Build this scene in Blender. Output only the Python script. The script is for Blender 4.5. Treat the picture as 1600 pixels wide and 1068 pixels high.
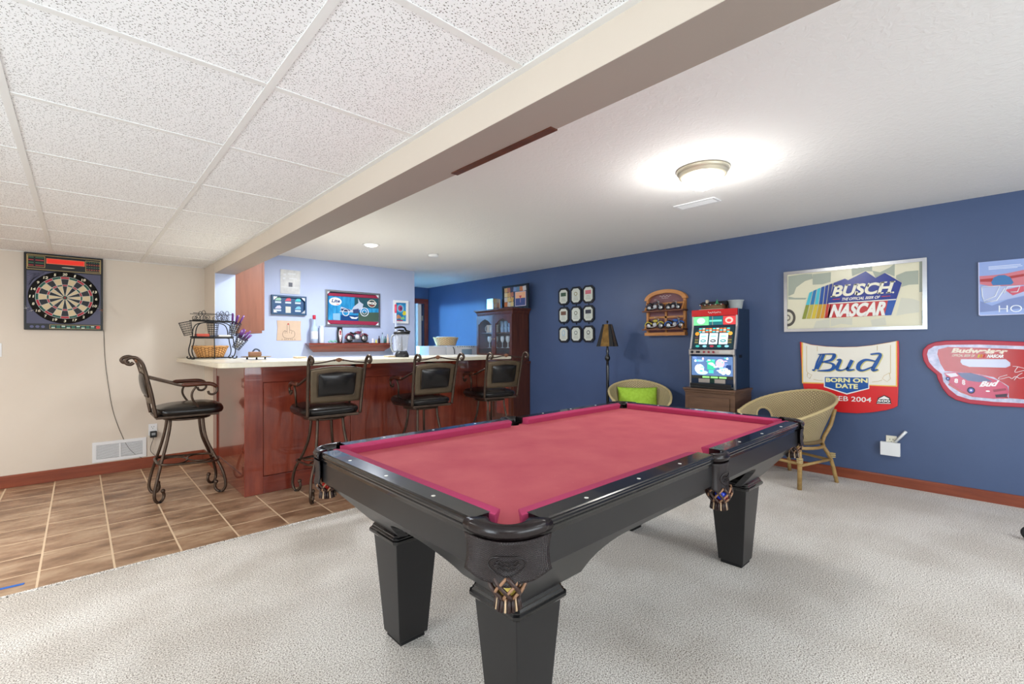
import bpy, bmesh, math, random
from math import sin, cos, pi, radians, sqrt, atan2
from mathutils import Vector, Matrix

for o in list(bpy.data.objects):
    bpy.data.objects.remove(o)
scene = bpy.context.scene
COL = scene.collection
random.seed(7)

# ------------------------------------------------------------------ camera
cam_data = bpy.data.cameras.new('camera')
cam = bpy.data.objects.new('camera', cam_data)
COL.objects.link(cam)
cam_data.sensor_width = 36.0
cam_data.lens = 16.35
cam_data.clip_start = 0.02
YAW, PITCH, ROLL = radians(42.9525), radians(0.259), radians(-0.2206)
_f = Vector((sin(YAW)*cos(PITCH), cos(YAW)*cos(PITCH), sin(PITCH)))
_r = Vector((cos(YAW), -sin(YAW), 0))
_u = _r.cross(_f)
_r2 = _r*cos(ROLL) + _u*sin(ROLL)
_u2 = -_r*sin(ROLL) + _u*cos(ROLL)
m = Matrix(((_r2.x, _u2.x, -_f.x, 0), (_r2.y, _u2.y, -_f.y, 0), (_r2.z, _u2.z, -_f.z, 1.265), (0, 0, 0, 1)))
cam.matrix_world = m
scene.camera = cam

# ------------------------------------------------------------------ world, exposure
scene.view_settings.view_transform = 'Standard'
scene.view_settings.look = 'None'
scene.view_settings.gamma = 1.0
scene.view_settings.use_curve_mapping = False
scene.view_settings.exposure = 0.2
world = bpy.data.worlds.new('world')
scene.world = world
world.use_nodes = True
world.node_tree.nodes['Background'].inputs[0].default_value = (0.8, 0.88, 1.0, 1)
world.node_tree.nodes['Background'].inputs[1].default_value = 0.3

# ------------------------------------------------------------------ lights (lamps of the room and added unseen fills)
def area(name, loc, size, power, color=(1, 1, 1), rot=(0, 0, 0), sy=None, spread=None):
    d = bpy.data.lights.new(name, 'AREA')
    d.energy = power
    d.color = color
    d.size = size
    if sy:
        d.shape = 'RECTANGLE'
        d.size_y = sy
    if spread:
        d.spread = spread
    o = bpy.data.objects.new(name, d)
    COL.objects.link(o)
    o.location = loc
    o.rotation_euler = rot
    return o
def point(name, loc, r, power, color=(1, 1, 1)):
    d = bpy.data.lights.new(name, 'POINT')
    d.energy = power
    d.color = color
    d.shadow_soft_size = r
    o = bpy.data.objects.new(name, d)
    COL.objects.link(o)
    o.location = loc
    return o
area('fill_light_left', (-3.2, 0.9, 1.25), 3.0, 125, (0.80, 0.91, 1.0), (0, radians(-112), 0), 1.5)  # added fill, tilted up to brighten the ceilings; no window there
area('fill_light_rear', (1.6, -3.2, 1.25), 3.8, 125, (0.82, 0.92, 1.0), (radians(112), 0, 0), 1.6)  # added upward fill behind the camera, not a window
area('fill_overhead_rear_left', (-0.9, -1.3, 2.09), 0.9, 26, (0.95, 0.98, 1.0))  # added soft overhead fill behind the camera, no fixture modelled
area('fill_overhead_rear_right', (3.2, -1.9, 2.40), 0.9, 26, (0.95, 0.98, 1.0))  # matching added fill over the unseen rear right
area('ceiling_light_left', (-1.7, 3.9, 2.09), 0.35, 45, (1.0, 0.98, 0.95))
point('flush_lamp_light', (3.05, 1.40, 2.20), 0.12, 16, (1.0, 0.98, 0.94))
area('recessed_light_glow', (2.484, 5.063, 2.395), 0.14, 44, (0.88, 0.93, 1.0))
area('recessed_light_glow_left', (1.72, 4.75, 2.395), 0.14, 22, (0.9, 0.95, 1.0))
point('side_room_light', (2.75, 7.35, 2.30), 0.05, 420, (0.36, 0.80, 0.96))

# ------------------------------------------------------------------ materials
def lin(c):
    return tuple(((v/255.0)/12.92 if v/255.0 <= 0.04045 else ((v/255.0+0.055)/1.055)**2.4) for v in c)
def mat(name, rgb, rough=0.6, metal=0.0, var=0.0, scale=8.0, bump=0.0, bscale=60.0, spec=0.5,
        stretch=(1, 1, 1), rgb2=None, coat=0.0, alpha=None, trans=0.0, emit=None, estr=0.0, ior=1.45):
    mt = bpy.data.materials.new(name)
    mt.use_nodes = True
    nt = mt.node_tree
    b = nt.nodes['Principled BSDF']
    c = (*lin(rgb), 1)
    b.inputs['Base Color'].default_value = c
    b.inputs['Roughness'].default_value = rough
    b.inputs['Metallic'].default_value = metal
    b.inputs['Specular IOR Level'].default_value = spec
    b.inputs['IOR'].default_value = ior
    b.inputs['Coat Weight'].default_value = coat
    if trans:
        b.inputs['Transmission Weight'].default_value = trans
    if alpha is not None:
        b.inputs['Alpha'].default_value = alpha
    if emit:
        b.inputs['Emission Color'].default_value = (*lin(emit), 1)
        b.inputs['Emission Strength'].default_value = estr
    tc = nt.nodes.new('ShaderNodeTexCoord')
    mp = nt.nodes.new('ShaderNodeMapping')
    mp.inputs['Scale'].default_value = stretch
    nt.links.new(tc.outputs['Object'], mp.inputs['Vector'])
    if var or rgb2:
        n = nt.nodes.new('ShaderNodeTexNoise')
        n.inputs['Scale'].default_value = scale
        n.inputs['Detail'].default_value = 6
        n.inputs['Roughness'].default_value = 0.6
        nt.links.new(mp.outputs['Vector'], n.inputs['Vector'])
        r = nt.nodes.new('ShaderNodeValToRGB')
        c2 = (*lin(rgb2), 1) if rgb2 else c
        k = var if not rgb2 else 0
        r.color_ramp.elements[0].position = 0.3
        r.color_ramp.elements[1].position = 0.7
        r.color_ramp.elements[0].color = (*[v*(1-k) for v in c[:3]], 1)
        r.color_ramp.elements[1].color = (*[min(1, v*(1+k)) for v in c2[:3]], 1)
        nt.links.new(n.outputs['Fac'], r.inputs['Fac'])
        nt.links.new(r.outputs['Color'], b.inputs['Base Color'])
    if bump:
        n2 = nt.nodes.new('ShaderNodeTexNoise')
        n2.inputs['Scale'].default_value = bscale
        n2.inputs['Detail'].default_value = 4
        nt.links.new(mp.outputs['Vector'], n2.inputs['Vector'])
        bp = nt.nodes.new('ShaderNodeBump')
        bp.inputs['Strength'].default_value = bump
        bp.inputs['Distance'].default_value = 0.01
        nt.links.new(n2.outputs['Fac'], bp.inputs['Height'])
        nt.links.new(bp.outputs['Normal'], b.inputs['Normal'])
    return mt

def nodes(mt):
    return mt.node_tree, mt.node_tree.nodes['Principled BSDF']

M = {}
M['blue_wall'] = mat('blue_wall_paint', (72, 90, 127), 0.38, var=0.05, scale=1.5, bump=0.04, bscale=120)
M['pale_blue'] = mat('pale_blue_paint', (182, 194, 224), 0.55, var=0.02, scale=2, bump=0.03, bscale=120)
M['beige'] = mat('beige_wall_paint', (220, 209, 195), 0.6, var=0.02, scale=2, bump=0.03, bscale=120)
M['taupe'] = mat('taupe_beam_underside', (158, 147, 138), 0.6, var=0.02, scale=2)  # beam underside, darker than the beige of its sides
M['white'] = mat('white_plastic', (236, 238, 240), 0.4)
M['white_paint'] = mat('white_paint', (232, 232, 230), 0.6)
M['black_gloss'] = mat('black_polished_wood', (22, 21, 22), 0.16, var=0.25, scale=5, coat=0.3, bump=0.015, bscale=9)
M['black_satin'] = mat('black_satin_wood', (32, 31, 32), 0.33, var=0.12, scale=3)
M['leather'] = mat('dark_brown_leather', (26, 18, 19), 0.26, bump=0.05, bscale=90)
M['black_leather'] = mat('black_leather', (22, 20, 20), 0.24, bump=0.05, bscale=70)
M['iron'] = mat('dark_bronze_metal', (84, 70, 60), 0.38, 0.75, var=0.25, scale=14)
M['iron_light'] = mat('aged_bronze_panel', (98, 84, 66), 0.42, 0.55, var=0.2, scale=9)
M['chrome'] = mat('chrome', (186, 190, 196), 0.24, 1.0)
M['silver'] = mat('brushed_silver', (200, 202, 205), 0.28, 0.9)
M['dark'] = mat('matte_black', (14, 14, 16), 0.6)
M['black_plastic'] = mat('black_plastic', (20, 21, 24), 0.35)
M['cherry'] = mat('cherry_wood', (112, 40, 27), 0.25, rgb2=(150, 68, 46), scale=3, stretch=(6, 6, 0.8), coat=0.7)
M['cherry_h'] = mat('cherry_wood_horizontal', (104, 37, 26), 0.25, rgb2=(140, 60, 42), scale=3, stretch=(0.8, 0.8, 8), coat=0.7)
M['base_trim'] = mat('cherry_baseboard_wood', (122, 58, 38), 0.35, rgb2=(146, 74, 48), scale=3, stretch=(0.8, 0.8, 8))
M['walnut'] = mat('dark_cherry_wood', (70, 34, 22), 0.3, rgb2=(100, 52, 34), scale=3, stretch=(6, 6, 0.8), coat=0.15)
M['oak_stand'] = mat('brown_stand_wood', (86, 62, 48), 0.4, rgb2=(116, 86, 66), scale=3, stretch=(1, 1, 9))
M['cab_end'] = mat('light_cherry_veneer', (118, 72, 54), 0.45, rgb2=(134, 84, 64), scale=3, stretch=(7, 7, 0.6))
M['honey'] = mat('honey_oak', (186, 122, 62), 0.4, rgb2=(208, 146, 84), scale=4, stretch=(1, 1, 5))
M['honey_dark'] = mat('brown_shelf_wood', (110, 62, 40), 0.45, var=0.15)
M['counter'] = mat('cream_countertop', (226, 218, 196), 0.25, var=0.03, scale=30)
M['cushion'] = mat('crimson_cushion_cloth', (182, 66, 104), 0.85, var=0.06, scale=200, spec=0.2)
M['bamboo'] = mat('bamboo', (180, 150, 96), 0.45, rgb2=(150, 116, 66), scale=9, stretch=(1, 1, 3))
M['pale_wicker'] = mat('pale_basket_wicker', (232, 204, 160), 0.6, rgb2=(205, 170, 118), scale=30)
M['red'] = mat('red_print', (214, 30, 34), 0.35)
M['glass'] = mat('clear_glass', (235, 240, 245), 0.05, trans=0.9, alpha=0.45)
M['lamp_glass'] = mat('frosted_lamp_glass', (255, 250, 240), 0.4, emit=(255, 248, 235), estr=3.2)
M['nickel'] = mat('brushed_nickel', (196, 190, 170), 0.35, 0.45)

def flat(rgb, rough=0.4, **k):
    key = 'c_%d_%d_%d_%s' % (rgb[0], rgb[1], rgb[2], rough)
    if key not in M:
        M[key] = mat('print_%d_%d_%d' % rgb, rgb, rough, **k)
    return M[key]

# carpet
def carpet_material():
    mt = mat('beige_carpet', (205, 197, 187), 0.95, spec=0.1)
    nt, b = nodes(mt)
    tc = nt.nodes.new('ShaderNodeTexCoord')
    n = nt.nodes.new('ShaderNodeTexNoise'); n.inputs['Scale'].default_value = 175; n.inputs['Detail'].default_value = 5; n.inputs['Roughness'].default_value = 0.75
    n2 = nt.nodes.new('ShaderNodeTexNoise'); n2.inputs['Scale'].default_value = 1.6; n2.inputs['Detail'].default_value = 3
    n3 = nt.nodes.new('ShaderNodeTexNoise'); n3.inputs['Scale'].default_value = 420; n3.inputs['Detail'].default_value = 1
    for q in (n, n2, n3):
        nt.links.new(tc.outputs['Object'], q.inputs['Vector'])
    r = nt.nodes.new('ShaderNodeValToRGB')
    r.color_ramp.elements[0].position = 0.39; r.color_ramp.elements[0].color = (*lin((70, 60, 52)), 1)
    r.color_ramp.elements[1].position = 0.54; r.color_ramp.elements[1].color = (*lin((248, 244, 238)), 1)
    e = r.color_ramp.elements.new(0.46); e.color = (*lin((190, 182, 172)), 1)
    nt.links.new(n.outputs['Fac'], r.inputs['Fac'])
    mx = nt.nodes.new('ShaderNodeMix'); mx.data_type = 'RGBA'; mx.blend_type = 'MULTIPLY'
    r2 = nt.nodes.new('ShaderNodeValToRGB')
    r2.color_ramp.elements[0].position = 0.4; r2.color_ramp.elements[0].color = (0.84, 0.82, 0.80, 1)
    r2.color_ramp.elements[1].position = 0.6; r2.color_ramp.elements[1].color = (1, 1, 1, 1)
    nt.links.new(n2.outputs['Fac'], r2.inputs['Fac'])
    mx.inputs[0].default_value = 1
    nt.links.new(r.outputs['Color'], mx.inputs[6]); nt.links.new(r2.outputs['Color'], mx.inputs[7])
    nt.links.new(mx.outputs[2], b.inputs['Base Color'])
    bp = nt.nodes.new('ShaderNodeBump'); bp.inputs['Strength'].default_value = 0.25; bp.inputs['Distance'].default_value = 0.004
    nt.links.new(n.outputs['Fac'], bp.inputs['Height']); nt.links.new(bp.outputs['Normal'], b.inputs['Normal'])
    return mt
M['carpet'] = carpet_material()

def math_node(nt, op, a, b=None):
    n = nt.nodes.new('ShaderNodeMath'); n.operation = op
    for i, v in enumerate((a, b)):
        if v is None:
            continue
        if isinstance(v, (int, float)):
            n.inputs[i].default_value = v
        else:
            nt.links.new(v, n.inputs[i])
    return n.outputs[0]

def tile_material():
    mt = mat('brown_floor_tile', (165, 130, 100), 0.35)
    nt, b = nodes(mt)
    tc = nt.nodes.new('ShaderNodeTexCoord')
    sp = nt.nodes.new('ShaderNodeSeparateXYZ')
    nt.links.new(tc.outputs['Object'], sp.inputs[0])
    T = 0.3135
    def line(out, off, w):
        a = math_node(nt, 'SUBTRACT', out, off)
        a = math_node(nt, 'DIVIDE', a, T)
        f = math_node(nt, 'FRACT', a)
        f = math_node(nt, 'SUBTRACT', f, 0.5)
        f = math_node(nt, 'ABSOLUTE', f)
        return math_node(nt, 'GREATER_THAN', f, 0.5 - w/T/2)
    g = math_node(nt, 'MAXIMUM', line(sp.outputs[0], 0.150-0.3135*2, 0.010), line(sp.outputs[1], 4.366, 0.010))
    def cell(out, off):
        a = math_node(nt, 'SUBTRACT', out, off)
        a = math_node(nt, 'DIVIDE', a, T)
        return math_node(nt, 'FLOOR', a)
    cmb = nt.nodes.new('ShaderNodeCombineXYZ')
    nt.links.new(cell(sp.outputs[0], 0.15), cmb.inputs[0]); nt.links.new(cell(sp.outputs[1], 4.366), cmb.inputs[1])
    wn = nt.nodes.new('ShaderNodeTexWhiteNoise'); nt.links.new(cmb.outputs[0], wn.inputs['Vector'])
    add = nt.nodes.new('ShaderNodeVectorMath'); add.operation = 'MULTIPLY_ADD'
    nt.links.new(wn.outputs['Color'], add.inputs[0]); add.inputs[1].default_value = (7, 7, 7)
    nt.links.new(tc.outputs['Object'], add.inputs[2])
    mp = nt.nodes.new('ShaderNodeMapping'); mp.inputs['Scale'].default_value = (1.6, 3.6, 1)
    nt.links.new(add.outputs[0], mp.inputs[0])
    n = nt.nodes.new('ShaderNodeTexNoise'); n.inputs['Scale'].default_value = 1.6; n.inputs['Detail'].default_value = 8; n.inputs['Roughness'].default_value = 0.65
    nt.links.new(mp.outputs[0], n.inputs['Vector'])
    r = nt.nodes.new('ShaderNodeValToRGB')
    r.color_ramp.elements[0].position = 0.36; r.color_ramp.elements[0].color = (*lin((126, 96, 72)), 1)
    r.color_ramp.elements[1].position = 0.66; r.color_ramp.elements[1].color = (*lin((200, 172, 142)), 1)
    e = r.color_ramp.elements.new(0.5); e.color = (*lin((166, 132, 104)), 1)
    nt.links.new(n.outputs['Fac'], r.inputs['Fac'])
    mx = nt.nodes.new('ShaderNodeMix'); mx.data_type = 'RGBA'
    nt.links.new(g, mx.inputs[0]); nt.links.new(r.outputs['Color'], mx.inputs[6]); mx.inputs[7].default_value = (*lin((226, 200, 168)), 1)
    nt.links.new(mx.outputs[2], b.inputs['Base Color'])
    rg = math_node(nt, 'MULTIPLY_ADD', g, 0.5)
    rg.node.inputs[2].default_value = 0.34
    nt.links.new(rg, b.inputs['Roughness'])
    bp = nt.nodes.new('ShaderNodeBump'); bp.invert = True; bp.inputs['Strength'].default_value = 0.4; bp.inputs['Distance'].default_value = 0.003
    nt.links.new(g, bp.inputs['Height']); nt.links.new(bp.outputs['Normal'], b.inputs['Normal'])
    return mt
M['tile'] = tile_material()

def ceiling_tile_material():
    mt = mat('speckled_acoustic_tile', (246, 247, 248), 0.9, spec=0.1)
    nt, b = nodes(mt)
    tc = nt.nodes.new('ShaderNodeTexCoord')
    fac = None
    for k, (st, sc, th, rz) in enumerate((((1, 3.4, 1), 40, 0.090, 0.5), ((3.2, 1, 1), 46, 0.085, 0.2), ((1, 1.4, 1), 85, 0.14, 1.1))):
        mp = nt.nodes.new('ShaderNodeMapping'); mp.inputs['Scale'].default_value = st; mp.inputs['Rotation'].default_value = (0, 0, rz)
        mp.inputs['Location'].default_value = (k*3.1, k*1.7, 0)
        nt.links.new(tc.outputs['Object'], mp.inputs[0])
        v = nt.nodes.new('ShaderNodeTexVoronoi'); v.inputs['Scale'].default_value = sc; v.voronoi_dimensions = '2D'
        nt.links.new(mp.outputs[0], v.inputs['Vector'])
        rr = nt.nodes.new('ShaderNodeSeparateColor'); nt.links.new(v.outputs['Color'], rr.inputs[0])
        thn = math_node(nt, 'MULTIPLY', rr.outputs[0], th*1.5)
        c = math_node(nt, 'LESS_THAN', v.outputs['Distance'], thn)
        if k == 3:
            c = math_node(nt, 'MULTIPLY', c, 0.45)
        fac = c if fac is None else math_node(nt, 'MAXIMUM', fac, c)
    mx = nt.nodes.new('ShaderNodeMix'); mx.data_type = 'RGBA'
    nt.links.new(fac, mx.inputs[0]); mx.inputs[6].default_value = (*lin((246, 247, 248)), 1); mx.inputs[7].default_value = (*lin((104, 100, 95)), 1)
    nt.links.new(mx.outputs[2], b.inputs['Base Color'])
    return mt
M['ceil_tile'] = ceiling_tile_material()

def stomp_ceiling_material():
    mt = mat('textured_white_ceiling', (232, 232, 230), 0.85, spec=0.2)
    nt, b = nodes(mt)
    tc = nt.nodes.new('ShaderNodeTexCoord')
    n = nt.nodes.new('ShaderNodeTexNoise'); n.inputs['Scale'].default_value = 22; n.inputs['Detail'].default_value = 5; n.inputs['Distortion'].default_value = 1.6
    nt.links.new(tc.outputs['Object'], n.inputs['Vector'])
    bp = nt.nodes.new('ShaderNodeBump'); bp.inputs['Strength'].default_value = 0.35; bp.inputs['Distance'].default_value = 0.01
    nt.links.new(n.outputs['Fac'], bp.inputs['Height']); nt.links.new(bp.outputs['Normal'], b.inputs['Normal'])
    return mt
M['ceiling'] = stomp_ceiling_material()

def cloth_material():
    mt = mat('worn_rose_felt', (184, 86, 94), 0.9, spec=0.15)
    nt, b = nodes(mt)
    tc = nt.nodes.new('ShaderNodeTexCoord')
    n = nt.nodes.new('ShaderNodeTexNoise'); n.inputs['Scale'].default_value = 5; n.inputs['Detail'].default_value = 8
    nt.links.new(tc.outputs['Object'], n.inputs['Vector'])
    r = nt.nodes.new('ShaderNodeValToRGB')
    r.color_ramp.elements[0].position = 0.3; r.color_ramp.elements[0].color = (*lin((192, 90, 102)), 1)
    r.color_ramp.elements[1].position = 0.75; r.color_ramp.elements[1].color = (*lin((205, 106, 113)), 1)
    nt.links.new(n.outputs['Fac'], r.inputs['Fac'])
    v = nt.nodes.new('ShaderNodeTexVoronoi'); v.inputs['Scale'].default_value = 26
    nt.links.new(tc.outputs['Object'], v.inputs['Vector'])
    c = math_node(nt, 'LESS_THAN', v.outputs['Distance'], 0.055)
    c = math_node(nt, 'MULTIPLY', c, 0.25)
    mx = nt.nodes.new('ShaderNodeMix'); mx.data_type = 'RGBA'
    nt.links.new(c, mx.inputs[0]); nt.links.new(r.outputs['Color'], mx.inputs[6]); mx.inputs[7].default_value = (*lin((232, 190, 190)), 1)
    nt.links.new(mx.outputs[2], b.inputs['Base Color'])
    return mt
M['cloth'] = cloth_material()

def weave_material(name, c1, c2, su, sv, rough=0.6, strength=0.9):
    mt = mat(name, c1, rough)
    nt, b = nodes(mt)
    uv = nt.nodes.new('ShaderNodeUVMap')
    sp = nt.nodes.new('ShaderNodeSeparateXYZ'); nt.links.new(uv.outputs[0], sp.inputs[0])
    u = math_node(nt, 'MULTIPLY', sp.outputs[0], su*pi*2)
    vv = math_node(nt, 'MULTIPLY', sp.outputs[1], sv*pi*2)
    su_ = math_node(nt, 'SINE', u); sv_ = math_node(nt, 'SINE', math_node(nt, 'ADD', vv, math_node(nt, 'MULTIPLY', math_node(nt, 'SIGN', su_), pi/2)))
    h = math_node(nt, 'ADD', math_node(nt, 'MULTIPLY', sv_, 0.35), math_node(nt, 'MULTIPLY', math_node(nt, 'ABSOLUTE', su_), 0.65))
    r = nt.nodes.new('ShaderNodeValToRGB')
    r.color_ramp.elements[0].position = 0.0; r.color_ramp.elements[0].color = (*lin(c2), 1)
    r.color_ramp.elements[1].position = 0.6; r.color_ramp.elements[1].color = (*lin(c1), 1)
    nt.links.new(h, r.inputs['Fac']); nt.links.new(r.outputs['Color'], b.inputs['Base Color'])
    bp = nt.nodes.new('ShaderNodeBump'); bp.inputs['Strength'].default_value = strength; bp.inputs['Distance'].default_value = 0.006
    nt.links.new(h, bp.inputs['Height']); nt.links.new(bp.outputs['Normal'], b.inputs['Normal'])
    return mt
M['wicker'] = weave_material('woven_wicker', (206, 188, 146), (116, 96, 64), 60, 16)
M['wicker_brown'] = weave_material('brown_basket_weave', (206, 150, 88), (120, 76, 38), 14, 5)
M['embossed'] = weave_material('embossed_brown_leather', (34, 24, 25), (22, 15, 16), 30, 22, 0.34, 0.35)


# ------------------------------------------------------------------ geometry helpers
class MB:
    """collects faces with material slots, then builds ONE mesh object"""
    def __init__(s):
        s.bm = bmesh.new(); s.mats = []; s.uv = None
    def mi(s, m):
        m = M[m] if isinstance(m, str) else m
        if m not in s.mats:
            s.mats.append(m)
        return s.mats.index(m)
    def face(s, vs, mi, smooth=False):
        try:
            f = s.bm.faces.new(vs)
        except ValueError:
            return None
        f.material_index = mi; f.smooth = smooth
        return f
    def box(s, x0, x1, y0, y1, z0, z1, m, bev=0.0):
        mi = s.mi(m)
        co = [(x, y, z) for z in (z0, z1) for y in (y0, y1) for x in (x0, x1)]
        v = [s.bm.verts.new(c) for c in co]
        fs = [s.face([v[i] for i in q], mi) for q in ((0, 2, 3, 1), (4, 5, 7, 6), (0, 1, 5, 4), (2, 6, 7, 3), (0, 4, 6, 2), (1, 3, 7, 5))]
        if bev:
            es = list({e for f in fs for e in f.edges})
            r = bmesh.ops.bevel(s.bm, geom=es, offset=bev, segments=2, affect='EDGES', profile=0.6)
            for f in r['faces']:
                f.material_index = mi
        return s
    def obox(s, c, U, V, W, hu, hv, hw, m, bev=0.0):
        """oriented box: centre, unit axes, half sizes"""
        mi = s.mi(m); c = Vector(c); U = Vector(U).normalized(); V = Vector(V).normalized(); W = Vector(W).normalized()
        v = [s.bm.verts.new(c+U*(a*hu)+V*(b*hv)+W*(d*hw)) for d in (-1, 1) for b in (-1, 1) for a in (-1, 1)]
        fs = [s.face([v[i] for i in q], mi) for q in ((0, 2, 3, 1), (4, 5, 7, 6), (0, 1, 5, 4), (2, 6, 7, 3), (0, 4, 6, 2), (1, 3, 7, 5))]
        if bev:
            es = list({e for f in fs for e in f.edges})
            r = bmesh.ops.bevel(s.bm, geom=es, offset=bev, segments=2, affect='EDGES', profile=0.6)
            for f in r['faces']:
                f.material_index = mi
        return s
    def prism(s, front, off, m, smooth=False):
        """front: list of 3D points, off: extrusion vector; triangulates ngons later"""
        mi = s.mi(m); off = Vector(off)
        a = [s.bm.verts.new(Vector(p)) for p in front]
        b = [s.bm.verts.new(Vector(p)+off) for p in front]
        n = len(a)
        s.face(a, mi); s.face(b[::-1], mi)
        for i in range(n):
            s.face([a[i], b[i], b[(i+1) % n], a[(i+1) % n]], mi, smooth)
        return s
    def tube(s, pts, r, m, seg=10, closed=False, caps=True):
        mi = s.mi(m); pts = [Vector(p) for p in pts]; n = len(pts)
        rr = r if isinstance(r, (list, tuple)) else [r]*n
        rings = []; up = None
        for i, p in enumerate(pts):
            if closed:
                t = pts[(i+1) % n]-pts[(i-1) % n]
            else:
                t = (pts[min(i+1, n-1)]-pts[max(i-1, 0)])
            if t.length < 1e-9:
                t = Vector((0, 0, 1))
            t.normalize()
            if up is None:
                up = Vector((0, 0, 1)) if abs(t.z) < 0.9 else Vector((1, 0, 0))
            sd = t.cross(up)
            if sd.length < 1e-6:
                sd = t.orthogonal()
            sd.normalize(); up = sd.cross(t).normalized()
            rings.append([s.bm.verts.new(p+(sd*cos(2*pi*k/seg)+up*sin(2*pi*k/seg))*rr[i]) for k in range(seg)])
        for i in range(n if closed else n-1):
            a, b = rings[i], rings[(i+1) % n]
            for k in range(seg):
                s.face([a[k], a[(k+1) % seg], b[(k+1) % seg], b[k]], mi, True)
        if not closed and caps:
            s.face(rings[0][::-1], mi); s.face(rings[-1], mi)
        return s
    def lathe(s, prof, c, m, seg=32, axis='Z', sx=1.0, sy=1.0, a0=0.0, a1=2*pi, smooth=True):
        """prof: list of (r, h) along axis from c"""
        mi = s.mi(m); c = Vector(c); rings = []
        full = abs(a1-a0-2*pi) < 1e-6
        n = seg if full else seg+1
        for r, h in prof:
            ring = []
            for k in range(n):
                a = a0+(a1-a0)*k/seg
                x, y = r*cos(a)*sx, r*sin(a)*sy
                v = Vector((x, y, h)) if axis == 'Z' else (Vector((h, x, y)) if axis == 'X' else Vector((x, h, y)))
                ring.append(s.bm.verts.new(c+v))
            rings.append(ring)
        for a, b in zip(rings, rings[1:]):
            for k in range(seg):
                k2 = (k+1) % n
                if not full and k == n-1:
                    continue
                s.face([a[k], a[k2], b[k2], b[k]], mi, smooth)
        if full:
            if prof[0][0] > 1e-5:
                s.face(rings[0][::-1], mi)
            if prof[-1][0] > 1e-5:
                s.face(rings[-1], mi)
        return s
    def cyl(s, p0, p1, r, m, seg=16, r1=None):
        return s.tube([p0, p1], [r, r if r1 is None else r1], m, seg)
    def ball(s, c, r, m, seg=16, sz=1.0):
        return s.lathe([(max(1e-6, r*sin(pi*i/8)), -r*cos(pi*i/8)*sz) for i in range(9)], c, m, seg)
    def grid(s, fn, nu, nv, m, smooth=True, skip=None, uv=True):
        mi = s.mi(m)
        P = [[s.bm.verts.new(Vector(fn(i/nu, j/nv))) for j in range(nv+1)] for i in range(nu+1)]
        if uv and s.uv is None:
            s.uv = s.bm.loops.layers.uv.new('UVMap')
        for i in range(nu):
            for j in range(nv):
                if skip and skip((i+.5)/nu, (j+.5)/nv):
                    continue
                f = s.face([P[i][j], P[i+1][j], P[i+1][j+1], P[i][j+1]], mi, smooth)
                if f and uv:
                    for l, (a, b) in zip(f.loops, ((i, j), (i+1, j), (i+1, j+1), (i, j+1))):
                        l[s.uv].uv = (a/nu, b/nv)
        return s
    def build(s, name, parent=None, weld=True):
        if weld:
            bmesh.ops.remove_doubles(s.bm, verts=s.bm.verts, dist=1e-6)
        bmesh.ops.recalc_face_normals(s.bm, faces=s.bm.faces)
        me = bpy.data.meshes.new(name)
        s.bm.to_mesh(me); s.bm.free()
        for mt in s.mats:
            me.materials.append(mt)
        o = bpy.data.objects.new(name, me)
        COL.objects.link(o)
        if parent is not None:
            o.parent = parent
            me.transform(WM[parent].inverted())
            WM[o] = WM[parent].copy()
        else:
            if me.vertices:
                xs = [v.co for v in me.vertices]
                c = Vector(((min(v.x for v in xs)+max(v.x for v in xs))/2, (min(v.y for v in xs)+max(v.y for v in xs))/2, min(v.z for v in xs)))
                if name not in KEEP:
                    me.transform(Matrix.Translation(-c)); o.location = c
                    WM[o] = Matrix.Translation(c)
                else:
                    WM[o] = Matrix.Identity(4)
        return o
WM = {}
KEEP = {'floor', 'ceiling', 'wall_right', 'floor_tile'}

def solid(o, t, off=-1):
    md = o.modifiers.new('solid', 'SOLIDIFY'); md.thickness = t; md.offset = off
    return o
def thing(name, label, cat, loc=(0, 0, 0), rz=0.0, group=None):
    o = bpy.data.objects.new(name, None); COL.objects.link(o)
    o.empty_display_size = 0.1
    o.location = loc; o.rotation_euler = (0, 0, rz)
    o['label'] = label; o['category'] = cat
    if group: o['group'] = group
    WM[o] = Matrix.Translation(Vector(loc)) @ Matrix.Rotation(rz, 4, 'Z')
    return o
def tag(o, label, cat, group=None):
    o['label'] = label; o['category'] = cat
    if group: o['group'] = group
    return o
def structure(o):
    o['kind'] = 'structure'; return o
KIDS = {}
def kids(o):
    return [c for c in bpy.data.objects if c.parent is o]
def dup(root, loc, rz, label, group=None):
    def cp(o, parent):
        c = o.copy(); COL.objects.link(c)
        if parent is not None: c.parent = parent
        for k in kids(o): cp(k, c)
        return c
    r = cp(root, None)
    r.location = loc; r.rotation_euler = (0, 0, rz)
    r['label'] = label
    if group: r['group'] = group
    WM[r] = Matrix.Translation(Vector(loc)) @ Matrix.Rotation(rz, 4, 'Z')
    return r

class PlX:     # a plane x = const seen by someone looking along +x; pt = (y, z), w = distance out of the wall
    def __init__(s, x): s.x = x
    def P(s, p, w=0.0): return Vector((s.x-w, p[0], p[1]))
    N = Vector((-1, 0, 0)); right = -1
class PlY:
    def __init__(s, y): s.y = y
    def P(s, p, w=0.0): return Vector((p[0], s.y-w, p[1]))
    N = Vector((0, -1, 0)); right = 1
class PlZ:
    def __init__(s, z): s.z = z
    def P(s, p, w=0.0): return Vector((p[0], p[1], s.z+w))
    N = Vector((0, 0, 1)); right = 1

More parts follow.
